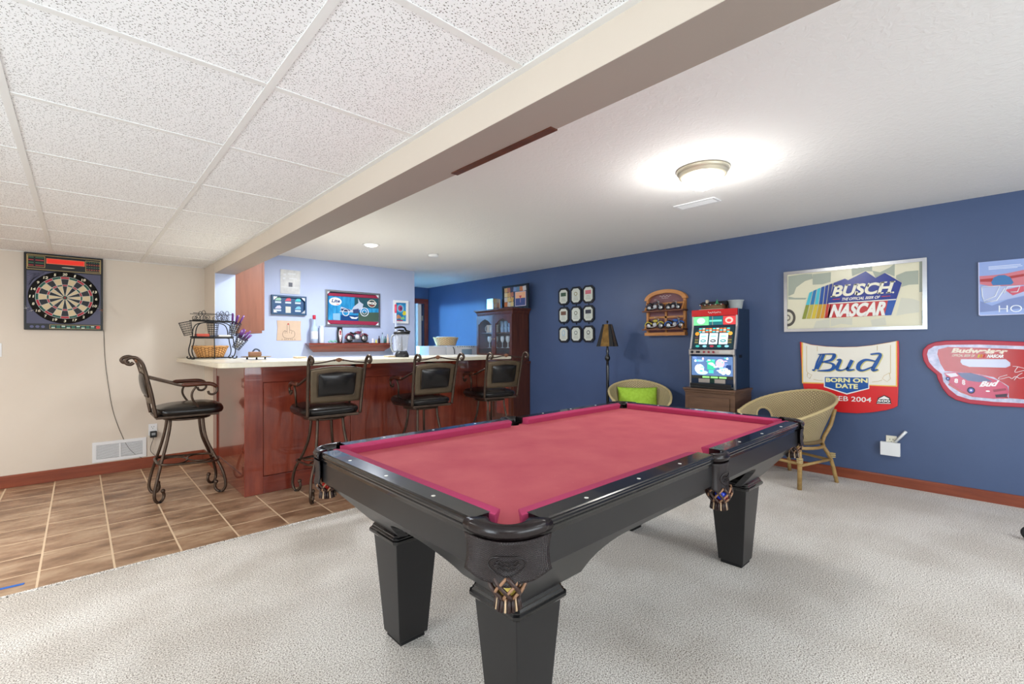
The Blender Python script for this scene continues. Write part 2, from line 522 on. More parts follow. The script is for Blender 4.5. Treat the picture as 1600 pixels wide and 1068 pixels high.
def plate(mb, pl, poly, w0, w1, m):
    """flat polygon with thickness from w0 to w1 out of the plane"""
    mb.prism([pl.P(p, w1) for p in poly], pl.N*(w0-w1), m)
    return mb
def rect(a0, b0, a1, b1):
    return [(a0, b0), (a1, b0), (a1, b1), (a0, b1)]
def ell(ca, cb, ra, rb, n=28, a0=0, a1=2*pi):
    return [(ca+ra*cos(a0+(a1-a0)*i/n), cb+rb*sin(a0+(a1-a0)*i/n)) for i in range(n if abs(a1-a0-2*pi) < 1e-6 else n+1)]

_tc = {}
def text_mesh(s, bold=0.0, shear=0.0, ex=0.0):
    key = (s, bold, shear)
    if key not in _tc:
        cu = bpy.data.curves.new('txt', 'FONT'); cu.body = s
        cu.offset = bold; cu.shear = shear; cu.resolution_u = 4
        cu.fill_mode = 'FRONT'
        o = bpy.data.objects.new('txt', cu); COL.objects.link(o)
        bpy.context.view_layer.update()
        dg = bpy.context.evaluated_depsgraph_get()
        me = bpy.data.meshes.new_from_object(o.evaluated_get(dg))
        vs = [v.co.copy() for v in me.vertices]; fs = [tuple(p.vertices) for p in me.polygons]
        x0 = min(v.x for v in vs); x1 = max(v.x for v in vs); y0 = min(v.y for v in vs); y1 = max(v.y for v in vs)
        _tc[key] = ([((v.x-x0)/(x1-x0), (v.y-y0)/(y1-y0)) for v in vs], fs)
        bpy.data.objects.remove(o); bpy.data.curves.remove(cu); bpy.data.meshes.remove(me)
    return _tc[key]
def text(mb, pl, s, quad, w0, w1, m, bold=0.02, shear=0.0):
    """lettering fitted into the quad tl, tr, br, bl with a real thickness"""
    uvs, fs = text_mesh(s, bold, shear)
    tl, tr, br, bl = quad
    mi = mb.mi(m)
    def q(u, v, w):
        a = (1-v)*((1-u)*bl[0]+u*br[0])+v*((1-u)*tl[0]+u*tr[0])
        b = (1-v)*((1-u)*bl[1]+u*br[1])+v*((1-u)*tl[1]+u*tr[1])
        return pl.P((a, b), w)
    top = [mb.bm.verts.new(q(u, v, w1)) for u, v in uvs]
    bot = [mb.bm.verts.new(q(u, v, w0)) for u, v in uvs]
    cnt = {}
    for f in fs:
        mb.face([top[i] for i in f], mi)
        for a, b in zip(f, f[1:]+f[:1]):
            cnt[(a, b)] = 1
    for (a, b) in cnt:
        if (b, a) not in cnt:
            mb.face([top[a], top[b], bot[b], bot[a]], mi)
    return mb
def qrect(pl, a0, b1, a1, b0):
    """quad from left-top to right-bottom as seen"""
    return [(a0, b1), (a1, b1), (a1, b0), (a0, b0)]
def frame_border(mb, pl, quad, t, w0, w1, m):
    """picture frame: quad tl,tr,br,bl outer, t width (same units)"""
    tl, tr, br, bl = quad
    sx = 1 if tr[0] > tl[0] else -1
    i = [(tl[0]+sx*t, tl[1]-t), (tr[0]-sx*t, tr[1]-t), (br[0]-sx*t, br[1]+t), (bl[0]+sx*t, bl[1]+t)]
    o = quad
    for k in range(4):
        k2 = (k+1) % 4
        plate(mb, pl, [o[k], o[k2], i[k2], i[k]], w0, w1, m)
    return i

# ------------------------------------------------------------------ the room
WX, YW, YL, CH, DC = 5.277, 6.114, 6.458, 2.426, 2.122
BX0, BX1, BZ = 1.024, 1.208, 2.007
X0, Y0 = -3.4, -3.4

mb = MB(); mb.box(X0, WX+.1, Y0, 3.46, -.1, 0, 'carpet'); mb.box(3.8, WX+.1, 3.46, 8.3, -.1, 0, 'carpet')
structure(mb.build('floor'))
mb = MB(); mb.box(X0, 3.8, 3.46, 8.3, -.1, -0.002, 'tile')
structure(mb.build('floor_tile')).name = 'floor.001'
# rolled carpet edge against the tile
mb = MB(); mb.tube([(X0, 3.458, 0.002), (3.8, 3.458, 0.002)], 0.008, 'carpet', 8)
structure(mb.build('trim_1'))

mb = MB(); mb.box(BX1, WX+.1, Y0, 8.3, CH, CH+.1, 'ceiling')
structure(mb.build('ceiling'))
mb = MB(); mb.box(X0, BX0, Y0, YW, DC, DC+.05, 'ceil_tile')
dc = structure(mb.build('ceiling'))
mb = MB()
for k in range(-5, 1):
    x = 0.463+k*0.647
    mb.box(x-.012, x+.012, Y0, YW, DC-.004, DC+.001, 'white_paint')
y = 1.748-0.647*8
while y < YW:
    mb.box(X0, BX0, y-.012, y+.012, DC-.003, DC+.001, 'white_paint'); y += 0.637
mb.box(BX0-.024, BX0, Y0, YW, DC-.005, DC+.001, 'white_paint')
mb.box(X0, BX0, YW-.022, YW, DC-.005, DC+.001, 'white_paint')
g = mb.build('ceiling_grid', dc)

# walls
mb = MB(); mb.box(X0, BX0, YW, YW+.1, 0, CH+.1, 'beige')
structure(mb.build('wall_back'))
mb = MB(); mb.box(WX, WX+.1, Y0, 8.3, 0, CH, 'blue_wall')
structure(mb.build('wall_right'))
# stub wall between the tiled area and the bar: beige outside, pale blue towards the bar
mb = MB()
mb.box(BX0, BX1, 5.582, 6.56, 0, CH, 'pale_blue')
mb.box(BX0-.003, BX0, 5.582, YW, 0, DC, 'beige')
structure(mb.build('wall_stub'))
mb = MB(); mb.box(BX1, 3.9, YL, YL+.1, 0, CH, 'pale_blue')
structure(mb.build('wall_bar'))
# passage behind the bar wall with the doorway of a lit side room
mb = MB()
mb.box(3.80, 3.9, 6.56, 6.90, 0, CH, 'blue_wall'); mb.box(3.80, 3.9, 7.55, 8.3, 0, CH, 'blue_wall')
mb.box(3.80, 3.9, 6.90, 7.55, 2.18, CH, 'blue_wall')
structure(mb.build('wall_passage'))
mb = MB(); mb.box(1.9, 3.9, 8.2, 8.3, 0, CH, 'pale_blue'); mb.box(1.9, 2.0, 6.56, 8.2, 0, CH, 'pale_blue')
mb.box(1.2, 3.8, 6.555, 6.565, 0, CH, 'pale_blue')
structure(mb.build('wall_side_room'))
mb = MB(); mb.box(3.9, 4.30, 8.2, 8.3, 0, CH, 'blue_wall'); mb.box(4.30, 5.17, 8.2, 8.3, 2.09, CH, 'blue_wall')
mb.box(5.17, WX, 8.2, 8.3, 0, CH, 'blue_wall')
structure(mb.build('wall_far'))
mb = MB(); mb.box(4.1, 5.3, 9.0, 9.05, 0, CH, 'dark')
structure(mb.build('wall_beyond'))
# walls behind the camera
mb = MB(); mb.box(X0-.1, X0, Y0, YW+.1, 0, CH, 'beige')
structure(mb.build('wall_left'))
mb = MB(); mb.box(X0-.1, WX+.1, Y0-.1, Y0, 0, CH, 'beige')
structure(mb.build('wall_front'))

# dropped beam
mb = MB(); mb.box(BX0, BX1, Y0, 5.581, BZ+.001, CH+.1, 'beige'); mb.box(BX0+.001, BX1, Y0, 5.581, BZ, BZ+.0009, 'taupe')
structure(mb.build('trim_2'))
# open slot of dark wood along the beam edge
ym = [(1.2159,1.6476),(1.2185,1.0667)]
mb = MB(); mb.box(BX1-.03, BX1+.004, min(ym[0][1], ym[1][1]), max(ym[0][1], ym[1][1]), BZ-.004, BZ+.02, 'walnut')
structure(mb.build('trim_3'))

def baseboard(name, x0, x1, y0, y1, side):
    mb = MB()
    if side == 'X':
        mb.prism([(x0, y0, 0), (x0, y0, .078), (x0+.006, y0, .088), (x1, y0, .09), (x1, y0, 0)], (0, y1-y0, 0), 'base_trim')
    else:
        mb.prism([(x0, y0, 0), (x0, y0, .098), (x0, y0+.006, .108), (x0, y1, .11), (x0, y1, 0)], (x1-x0, 0, 0), 'base_trim')
    return structure(mb.build(name))
baseboard('baseboard_right', WX-.014, WX, Y0, 8.2, 'X')
baseboard('baseboard_back', X0, BX0-.004, YW-.014, YW, 'Y')
mb = MB(); mb.box(BX0-.017, BX0-.003, 5.60, YW-.015, 0, .11, 'base_trim')
structure(mb.build('baseboard_stub'))

# door with red-brown casing at the far end
dm = MB()
dm.box(5.172, 5.255, 8.17, 8.199, 0, 2.19, 'cherry', .004); dm.box(4.22, 4.298, 8.17, 8.199, 0, 2.19, 'cherry', .004)
dm.box(4.22, 5.255, 8.165, 8.199, 2.092, 2.19, 'cherry_h', .004)
fr = structure(dm.build('door_1'))
dm = MB(); dm.obox((4.99, 8.30, 1.04), (0.35, .94, 0), (0.94, -.35, 0), (0, 0, 1), .36, .02, 1.03, 'white_paint', .003)
dl = dm.build('door_leaf', fr); dl['label'] = 'white door leaf standing ajar'
dm = MB()
for z in (.35, 1.05, 1.75):
    dm.box(5.11, 5.14, 8.18, 8.196, z, z+.1, 'nickel', .003)
dm.build('hinge', fr)


# ------------------------------------------------------------------ pool table
TX0, TX1, TY0, TY1, TZ = 0.730, 3.100, 0.808, 2.102, 0.818
MX = (TX0+TX1)/2
pt = thing('pool_table', 'black pool table with worn rose red cloth and leather pockets, standing on the carpet', 'pool table', (MX, (TY0+TY1)/2, 0))
RW, CW = 0.074, 0.042   # rail width, cushion width
BEDZ = TZ-.038
PR = 0.047              # pocket hole radius
cor = [(TX0, TY0, 1, 1), (TX1, TY0, -1, 1), (TX1, TY1, -1, -1), (TX0, TY1, 1, -1)]
def corner_hole(c):
    x, y, sx, sy = c
    return (x+sx*.079, y+sy*.079)
# cloth bed: outline cut by round pocket mouths
def bed_outline():
    pts = []
    ins = RW-.012
    a = [(TX0+ins, TY0+ins), (TX1-ins, TY0+ins), (TX1-ins, TY1-ins), (TX0+ins, TY1-ins)]
    seq = []
    # bottom-left corner, go counter-clockwise
    def arc(cx, cy, r, a0, a1, n=10):
        return [(cx+r*cos(a0+(a1-a0)*i/n), cy+r*sin(a0+(a1-a0)*i/n)) for i in range(n+1)]
    h = [corner_hole(c) for c in cor]
    seq += arc(h[0][0], h[0][1], PR, radians(105), radians(-15))
    seq += arc(MX, TY0+.045, PR-.004, radians(160), radians(20))
    seq += arc(h[1][0], h[1][1], PR, radians(195), radians(75))
    seq += arc(h[2][0], h[2][1], PR, radians(285), radians(165))
    seq += arc(MX, TY1-.045, PR-.004, radians(-20), radians(-160))
    seq += arc(h[3][0], h[3][1], PR, radians(15), radians(-105))
    return seq
out = bed_outline()
mb = MB()
mb.prism([(x, y, BEDZ) for x, y in out], (0, 0, -.06), 'cloth')
bed = mb.build('cloth_bed', pt)
# cloth covered cushions (6) : prism with nose, slanted ends
def cushion(p0, p1, n, e0, e1):
    """p0,p1 rail-side line ends, n inward normal, e0/e1 how much the nose is shorter at each end"""
    p0 = Vector((*p0, 0)); p1 = Vector((*p1, 0)); n = Vector((*n, 0)); d = (p1-p0).normalized()
    mb = MB(); mi = mb.mi('cushion')
    prof = [(-.006, TZ-.042, 0), (-.006, TZ-.001, 0), (.004, TZ+.0005, .15), (CW*.8, TZ-.002, .85), (CW, TZ-.005, 1), (CW+.001, TZ-.010, 1), (CW*.70, TZ-.039, .9)]
    A = [mb.bm.verts.new(p0+n*a+d*(e0*f)+Vector((0, 0, z))) for a, z, f in prof]
    B = [mb.bm.verts.new(p1+n*a-d*(e1*f)+Vector((0, 0, z))) for a, z, f in prof]
    k = len(prof)
    for i in range(k):
        mb.face([A[i], A[(i+1) % k], B[(i+1) % k], B[i]], mi, 1 <= i <= 4)
    mb.face(A[::-1], mi); mb.face(B, mi)
    return mb.build('cushion', pt)
CE = 0.118   # cushion start from the outer corner
SE = 0.058   # half gap of the side pocket
cushion((TX0+CE, TY0+RW), (MX-SE, TY0+RW), (0, 1), .034, .012)
cushion((MX+SE, TY0+RW), (TX1-CE, TY0+RW), (0, 1), .012, .034)
cushion((TX0+CE, TY1-RW), (MX-SE, TY1-RW), (0, -1), .034, .012)
cushion((MX+SE, TY1-RW), (TX1-CE, TY1-RW), (0, -1), .012, .034)
cushion((TX0+RW, TY0+CE), (TX0+RW, TY1-CE), (1, 0), .034, .034)
cushion((TX1-RW, TY0+CE), (TX1-RW, TY1-CE), (-1, 0), .034, .034)
# wooden rails with a moulded outer edge
def rail(p0, p1, n):
    p0 = Vector((*p0, 0)); p1 = Vector((*p1, 0)); n = Vector((*n, 0))
    mb = MB(); mi = mb.mi('black_gloss')
    prof = [(RW, TZ-.03), (RW, TZ), (.012, TZ), (.007, TZ-.002), (.006, TZ-.006), (.002, TZ-.008), (0, TZ-.012), (.001, TZ-.016), (.006, TZ-.018),
            (.006, TZ-.021), (.003, TZ-.024), (.004, TZ-.029), (.012, TZ-.031), (.012, TZ-.045)]
    A = [mb.bm.verts.new(p0+n*a+Vector((0, 0, z))) for a, z in prof]
    B = [mb.bm.verts.new(p1+n*a+Vector((0, 0, z))) for a, z in prof]
    k = len(prof)
    for i in range(k):
        mb.face([A[i], A[(i+1) % k], B[(i+1) % k], B[i]], mi)
    mb.face(A[::-1], mi); mb.face(B, mi)
    return mb.build('rail', pt)
RE = .142
rail((TX0+RE, TY0), (MX-.052, TY0), (0, 1)); rail((MX+.052, TY0), (TX1-RE, TY0), (0, 1))
rail((TX0+RE, TY1), (MX-.052, TY1), (0, -1)); rail((MX+.052, TY1), (TX1-RE, TY1), (0, -1))
rail((TX0, TY0+RE), (TX0, TY1-RE), (1, 0)); rail((TX1, TY0+RE), (TX1, TY1-RE), (-1, 0))
# round pearl sights on the rails
def sight(x, y):
    mb = MB(); mb.lathe([(.0065, 0), (.0065, .0008), (.005, .0012)], (x, y, TZ), flat((238, 236, 228), .3), 14)
    o = mb.build('rail_sight', pt); return o
half = (MX-TX0-.07)
for k in (1, 2, 3):
    for sgn in (-1, 1):
        for yy_ in (TY0+.036, TY1-.036):
            sight(MX+sgn*half*k/4*1.0, yy_)
for k in (1, 2, 3):
    for xx_ in (TX0+.036, TX1-.036):
        sight(xx_, TY0+.07+(TY1-TY0-.14)*k/4)
# outer case: upright band then a body that slopes in to the legs, with arches cut in its lower edge
LX, LY = (1.045, 2.785), (1.100, 1.810)
ZB = 0.693
def cab_side(along, c0, c1, fix, nin, legs):
    """along: 0 -> runs in x, 1 -> runs in y"""
    mb = MB(); mi = mb.mi('black_satin'); N = 72
    def P(t, off, z, fo=None):
        fo = off if fo is None else fo
        a = c0+off+(c1-c0-2*off)*t
        b = fix+nin*fo
        return Vector((a, b, z)) if along == 0 else Vector((b, a, z))
    def zb(a):
        d = min(max(0, abs(a-l)-.100) for l in legs)
        if min(legs) <= a <= max(legs):
            q = min(1, d/(.26 if along else .20))
            return .500+((.605 if along else .630)-.500)*sqrt(1-(1-q)**2)
        return .500
    rows = []
    for i in range(N+1):
        t = i/N
        ta = .135/(c1-c0)+(1-.27/(c1-c0))*t
        top = P(ta, .014, TZ-.03); top.x += 0; b0 = P(ta, .014, ZB); b1 = P(t, .034, ZB-.002)
        a = c0+.06+(c1-c0-.12)*t
        k_ = (ZB-max(z_ := zb(a), .5))/(ZB-.50); z = z_
        off = .034+k_*(.148 if along else .170); fo = .034+k_*(.170 if along else .148)
        rows.append([mb.bm.verts.new(p) for p in (top, b0, b1, P(t, off, z, fo))]+[mb.bm.verts.new(P(t, off+.03, z, fo+.03))])
    for r0, r1 in zip(rows, rows[1:]):
        for j in range(4):
            mb.face([r0[j], r0[j+1], r1[j+1], r1[j]], mi, False)
    return mb.build('cabinet_side', pt)
cab_side(0, TX0, TX1, TY0, 1, LX); cab_side(0, TX0, TX1, TY1, -1, LX)
cab_side(1, TY0, TY1, TX0, 1, LY); cab_side(1, TY0, TY1, TX1, -1, LY)
mb = MB(); mb.box(TX0+.15, TX1-.15, TY0+.15, TY1-.15, .655, BEDZ-.061, 'dark')
mb.build('slate_frame', pt)
for (x_, y_, sx, sy) in cor:
    mb = MB(); mb.prism([(x_+sx*.014, y_+sy*.148, TZ-.04), (x_+sx*.046, y_+sy*.046, TZ-.04), (x_+sx*.148, y_+sy*.014, TZ-.04), (x_+sx*.150, y_+sy*.020, TZ-.04), (x_+sx*.052, y_+sy*.052, TZ-.04), (x_+sx*.020, y_+sy*.150, TZ-.04)], (0, 0, -(TZ-.04-ZB)), 'black_satin')
    mb.build('corner_block', pt)
# four tapered legs with moulded capitals
for lx in LX:
    for ly in LY:
        mb = MB(); mi = mb.mi('black_satin')
        a, b = .100, .068
        mb.bm.verts.ensure_lookup_table()
        top = [mb.bm.verts.new((lx+sx*a, ly+sy*a, .452)) for sx, sy in ((-1, -1), (1, -1), (1, 1), (-1, 1))]
        bot = [mb.bm.verts.new((lx+sx*b, ly+sy*b, .02)) for sx, sy in ((-1, -1), (1, -1), (1, 1), (-1, 1))]
        mb.face(top, mi); mb.face(bot[::-1], mi)
        for i in range(4):
            mb.face([top[i], bot[i], bot[(i+1) % 4], top[(i+1) % 4]], mi)
        leg = mb.build('leg', pt)
        md = leg.modifiers.new('b', 'BEVEL'); md.width = .003; md.segments = 2
        mb = MB()
        def ch(r, c):
            return [(lx+x_, ly+y_) for x_, y_ in ((-r, -r+c), (-r+c, -r), (r-c, -r), (r, -r+c), (r, r-c), (r-c, r), (-r+c, r), (-r, r-c))]
        prof = [(.098, .445), (.112, .449), (.118, .457), (.118, .466), (.112, .470), (.112, .474), (.107, .480), (.107, .485), (.101, .492), (.098, .505), (.06, .506)]
        mi = mb.mi('black_gloss'); rings = []
        for r, z in prof:
            rings.append([mb.bm.verts.new((x_, y_, z)) for x_, y_ in ch(r, .014)])
        for r0, r1 in zip(rings, rings[1:]):
            for k in range(8):
                mb.face([r0[k], r0[(k+1) % 8], r1[(k+1) % 8], r1[k]], mi)
        mb.face(rings[0][::-1], mi); mb.face(rings[-1], mi)
        mb.build('leg_capital', leg)
        mb = MB(); mb.box(lx-.058, lx+.058, ly-.058, ly+.058, -.002, .022, 'dark')
        mb.build('leg_foot', leg)
# leather pockets
def pocket(outer, hole, mid, flap_len, name='pocket', basket_s=1.0, emb=True):
    """outer: plan polyline of the outside (from one rail to the other), hole: centre, mid: outward direction"""
    hx, hy = hole
    n = len(outer)
    mb = MB(); mi = mb.mi('leather')
    # top casting: from outer line inwards to the hole rim, rounded outer roll
    prof = []
    ring = []
    for i, (x, y) in enumerate(outer):
        d = Vector((x-hx, y-hy, 0)); L = d.length; d.normalize()
        o3 = Vector((x, y, 0))
        row = [Vector((hx, hy, 0))+d*PR+Vector((0, 0, TZ-.030)), Vector((hx, hy, 0))+d*PR+Vector((0, 0, TZ-.002)), Vector((hx, hy, 0))+d*(PR+.008)+Vector((0, 0, TZ+.004))]
        for k in range(7):
            a = pi/2-pi*k/6*0.95
            row.append(o3+d*(-.006+.017*cos(a))+Vector((0, 0, TZ-.014+.018*sin(a))))
        row.append(o3-d*.004+Vector((0, 0, TZ-.036)))
        ring.append([mb.bm.verts.new(p) for p in row])
    for a, b in zip(ring, ring[1:]):
        for k in range(len(a)-1):
            mb.face([a[k], a[k+1], b[k+1], b[k]], mi, True)
    mb.face(ring[0], mi); mb.face(ring[-1][::-1], mi)
    p = mb.build(name, pt)
    # shield flap
    mb = MB()
    C = Vector((hx, hy, 0))
    def fn(u, v):
        f = u*(n-1); i = min(int(f), n-2); t = f-i
        x = outer[i][0]*(1-t)+outer[i+1][0]*t; y = outer[i][1]*(1-t)+outer[i+1][1]*t
        d = Vector((x-hx, y-hy, 0)).normalized()
        s_ = sin(pi*u)
        wav = .012*max(0, s_)**2*(1 if n > 6 else 1)+.006*abs(sin(3*pi*u))
        z1 = TZ-.038-flap_len-wav
        z = (TZ-.034)*(1-v)+z1*v
        fl = -.004+.007*(2*v-1)**2+.003
        return Vector((x, y, z))+d*fl
    mb.grid(fn, 40, 14, 'embossed')
    fl = mb.build('leather_shield', p); solid(fl, .004, 0)
    # oval seal in relief on the shield
    mb = MB(); pts = []
    for k in range(24):
        a = 2*pi*k/24
        pts.append(fn(.5+.25*cos(a), .55+.22*sin(a))+mid*.0062)
    mb.tube(pts, .0016, 'leather', 6, closed=True)
    for r_, zz in ((.15, .47), (.18, .55), (.14, .63)):
        q = [fn(.5-r_+2*r_*k/12, zz+.03*sin(k*2.1))+mid*.0062 for k in range(13)]
        mb.tube(q, .0016, 'leather', 6)
    mb.build('seal', p)
    # dark cup under the hole
    mb = MB()
    am = atan2(mid.y, mid.x); mb.lathe([(PR, TZ-.030), (PR-.001, TZ-.10), (PR-.012, TZ-.13)], (hx, hy, 0), 'leather', 20, a0=am-pi*.55, a1=am+pi*.55)
    mb.build('cup', p)
    # leather ball net: crossing straps and a fringed skirt
    B = C+mid*(.022 if n > 14 else .034)
    z0 = TZ-.038-flap_len+.006; z1 = z0-.064*basket_s; z2 = z1-.030*basket_s
    net = MB()
    def br(z):
        t = (z0-z)/(z0-z1)
        return .047*(1-t)+.027*t+.010*sin(pi*t)
    for k in range(8):
        for sg in (1, -1):
            q = []; 
            for j in range(9):
                z = z0+(z1-z0)*j/8; a = 2*pi*k/8+sg*j/8*1.15; r = br(z)
                q.append((B.x+r*cos(a), B.y+r*sin(a), z))
            net.tube(q, .0058 if sg > 0 else .0040, flat((56, 36, 30), .4) if sg > 0 else flat((150, 112, 84), .45), 6)
    net.lathe([(br(z1)+.001, z1-.005), (br(z1)+.003, z1), (br(z1)+.001, z1+.004)], (B.x, B.y, 0), flat((92, 58, 40), .45), 20)
    nt_ = net.build('ball_net', p)
    fr_ = MB()
    for k in range(20):
        a = 2*pi*k/20
        r0, r1 = br(z1)+.001, br(z1)+.005
        fr_.tube([(B.x+r0*cos(a), B.y+r0*sin(a), z1+.002), (B.x+r1*cos(a), B.y+r1*sin(a), z2)], [.0044, .0055] if k % 3 else [.0022, .003], flat((44, 28, 26), .4) if k % 3 else flat((206, 176, 142), .5), 6)
    fr_.build('net_fringe', nt_)
    return B, z0, z1
PK = []
for c in cor:
    x, y, sx, sy = c
    R_ = .150
    cx_, cy_ = x+sx*R_, y+sy*R_
    a0 = atan2(0, -sx)            # pointing to -sx direction
    pts = []
    for i in range(17):
        t = i/16*pi/2
        # bulging corner curve
        ca, sa = max(0, cos(t))**.74, sin(t)**.74
        pts.append((cx_-sx*R_*ca, cy_-sy*R_*sa))
    mid = Vector((-sx, -sy, 0)).normalized()
    PK.append(pocket(pts, corner_hole(c), mid, .088, 'corner_pocket'))
for (ys, sy) in ((TY0, 1), (TY1, -1)):
    pts = []
    for i in range(13):
        t = i/12
        a = pi*t
        pts.append((MX-.056*cos(a), ys+sy*.020-sy*.036*sin(a)**.8))
    PK.append(pocket(pts, (MX, ys+sy*.045), Vector((0, -sy, 0)), .100, 'side_pocket'))
# billiard balls lying in the nets
def ball(p, dz, rgb, label, off=(0, 0)):
    B, z0, z1 = p
    mb = MB(); mb.ball((B.x+off[0], B.y+off[1], z0+dz), .024, flat(rgb, .12), 24)
    return tag(mb.build('billiard_ball'), label, 'billiard ball')
ball(PK[0], -.044, (222, 196, 96), 'yellow billiard ball in the net of the nearest corner pocket')
ball(PK[4], -.030, (30, 60, 190), 'blue billiard ball in the net of the near side pocket', (-.012, -.014))
ball(PK[4], -.050, (226, 70, 34), 'orange billiard ball under the blue one in the near side pocket net', (.016, -.010))
ball(PK[3], -.046, (214, 50, 44), 'red billiard ball in the net of the left corner pocket')

# ------------------------------------------------------------------ bar
BY = 4.351; XS = 1.008; XE = 3.62
bar = thing('bar_cabinet', 'cherry wood panelled bar front under the cream countertop', 'bar', (2.3, 4.9, 0))
mb = MB()
mb.box(XS+.02, XE-.02, BY+.02, BY+.55, .0, 1.09, 'cherry'); mb.box(XS+.02, BX1, BY+.02, 5.578, 0, 1.09, 'cherry')
mb.build('carcass', bar)
fx = [(XS, XS+.14), (1.920, 2.070), (2.75, 2.88), (XE-.14, XE)]
mb = MB()
for a, b in fx:
    mb.box(a, b, BY, BY+.022, 0, 1.09, 'cherry', .002)
mb.box(XS+.14, XE-.14, BY, BY+.02, .0, .142, 'cherry_h', .002); mb.box(XS+.14, XE-.14, BY, BY+.02, .947, 1.09, 'cherry_h', .002)
mb.build('face_frame', bar)
for (a, b) in ((fx[0][1], fx[1][0]), (fx[1][1], fx[2][0]), (fx[2][1], fx[3][0])):
    mb = MB(); mb.box(a+.002, b-.002, BY+.012, BY+.02, .144, .945, 'cherry')
    mb.tube([(a+.004, BY+.012, .146), (b-.004, BY+.012, .146), (b-.004, BY+.012, .943), (a+.004, BY+.012, .943)], .004, 'cherry_h', 6, closed=True)
    mb.build('front_panel', bar)
mb = MB()
mb.box(XS-.002, XS+.02, BY+.002, BY+.09, 0, 1.09, 'cherry', .002); mb.box(XS-.002, XS+.02, 5.42, 5.578, 0, 1.09, 'cherry', .002)
mb.box(XS, XS+.02, BY+.09, 5.42, 0, .16, 'cherry_h', .002); mb.box(XS, XS+.02, BY+.09, 5.42, .96, 1.09, 'cherry_h', .002)
mb.build('side_frame', bar)
mb = MB(); mb.box(XS+.010, XS+.02, BY+.092, 5.418, .162, .958, 'cherry')
mb.build('side_panel', bar)
mb = MB(); x = 2.0
mb.prism([(x-.03, BY, 1.088), (x-.03, BY-.22, 1.088), (x-.03, BY-.20, 1.05), (x-.03, BY-.08, 1.02), (x-.03, BY-.02, .96), (x-.03, BY, .93)], (.06, 0, 0), 'cherry')
mb.build('corbel', bar)
mb = MB(); x = 3.0
mb.prism([(x-.03, BY, 1.088), (x-.03, BY-.22, 1.088), (x-.03, BY-.20, 1.05), (x-.03, BY-.08, 1.02), (x-.03, BY-.02, .96), (x-.03, BY, .93)], (.06, 0, 0), 'cherry')
mb.build('corbel', bar)

CX0, CX1, CY0 = .765, 3.735, 4.025
mb = MB()
r = .07
outl = [(CX0+r-r*cos(a), CY0+r-r*sin(a)) for a in [pi/2*i/6 for i in range(7)]]
outl += [(CX1, CY0), (CX1, BY+.62), (1.45, BY+.62), (1.45, 5.57), (1.2, 5.57), (BX0-.03, 5.57), (BX0-.03, 6.10), (CX0, 6.10)]
mb.prism([(x_, y_, 1.13) for x_, y_ in outl], (0, 0, -.04), 'counter')
ct = mb.build('countertop'); md = ct.modifiers.new('b', 'BEVEL'); md.width = .006; md.segments = 3; md.limit_method = 'ANGLE'
tag(ct, 'cream laminate countertop with rounded corner lying on the bar', 'countertop')

# wall cabinet on the stub wall
uc = thing('wall_cabinet', 'light cherry wall cabinet above the left end of the bar', 'cabinet', (1.34, 5.9, 1.395))
mb = MB(); mb.box(BX1+.001, 1.469, 5.60, 6.44, 1.395, 2.40, 'cab_end'); mb.build('body', uc)
mb = MB(); mb.box(1.471, 1.497, 5.61, 6.02, 1.425, 2.38, 'cab_end', .004); mb.build('door', uc)
mb = MB(); mb.box(1.471, 1.497, 6.03, 6.43, 1.425, 2.38, 'cab_end', .004); mb.build('door', uc)

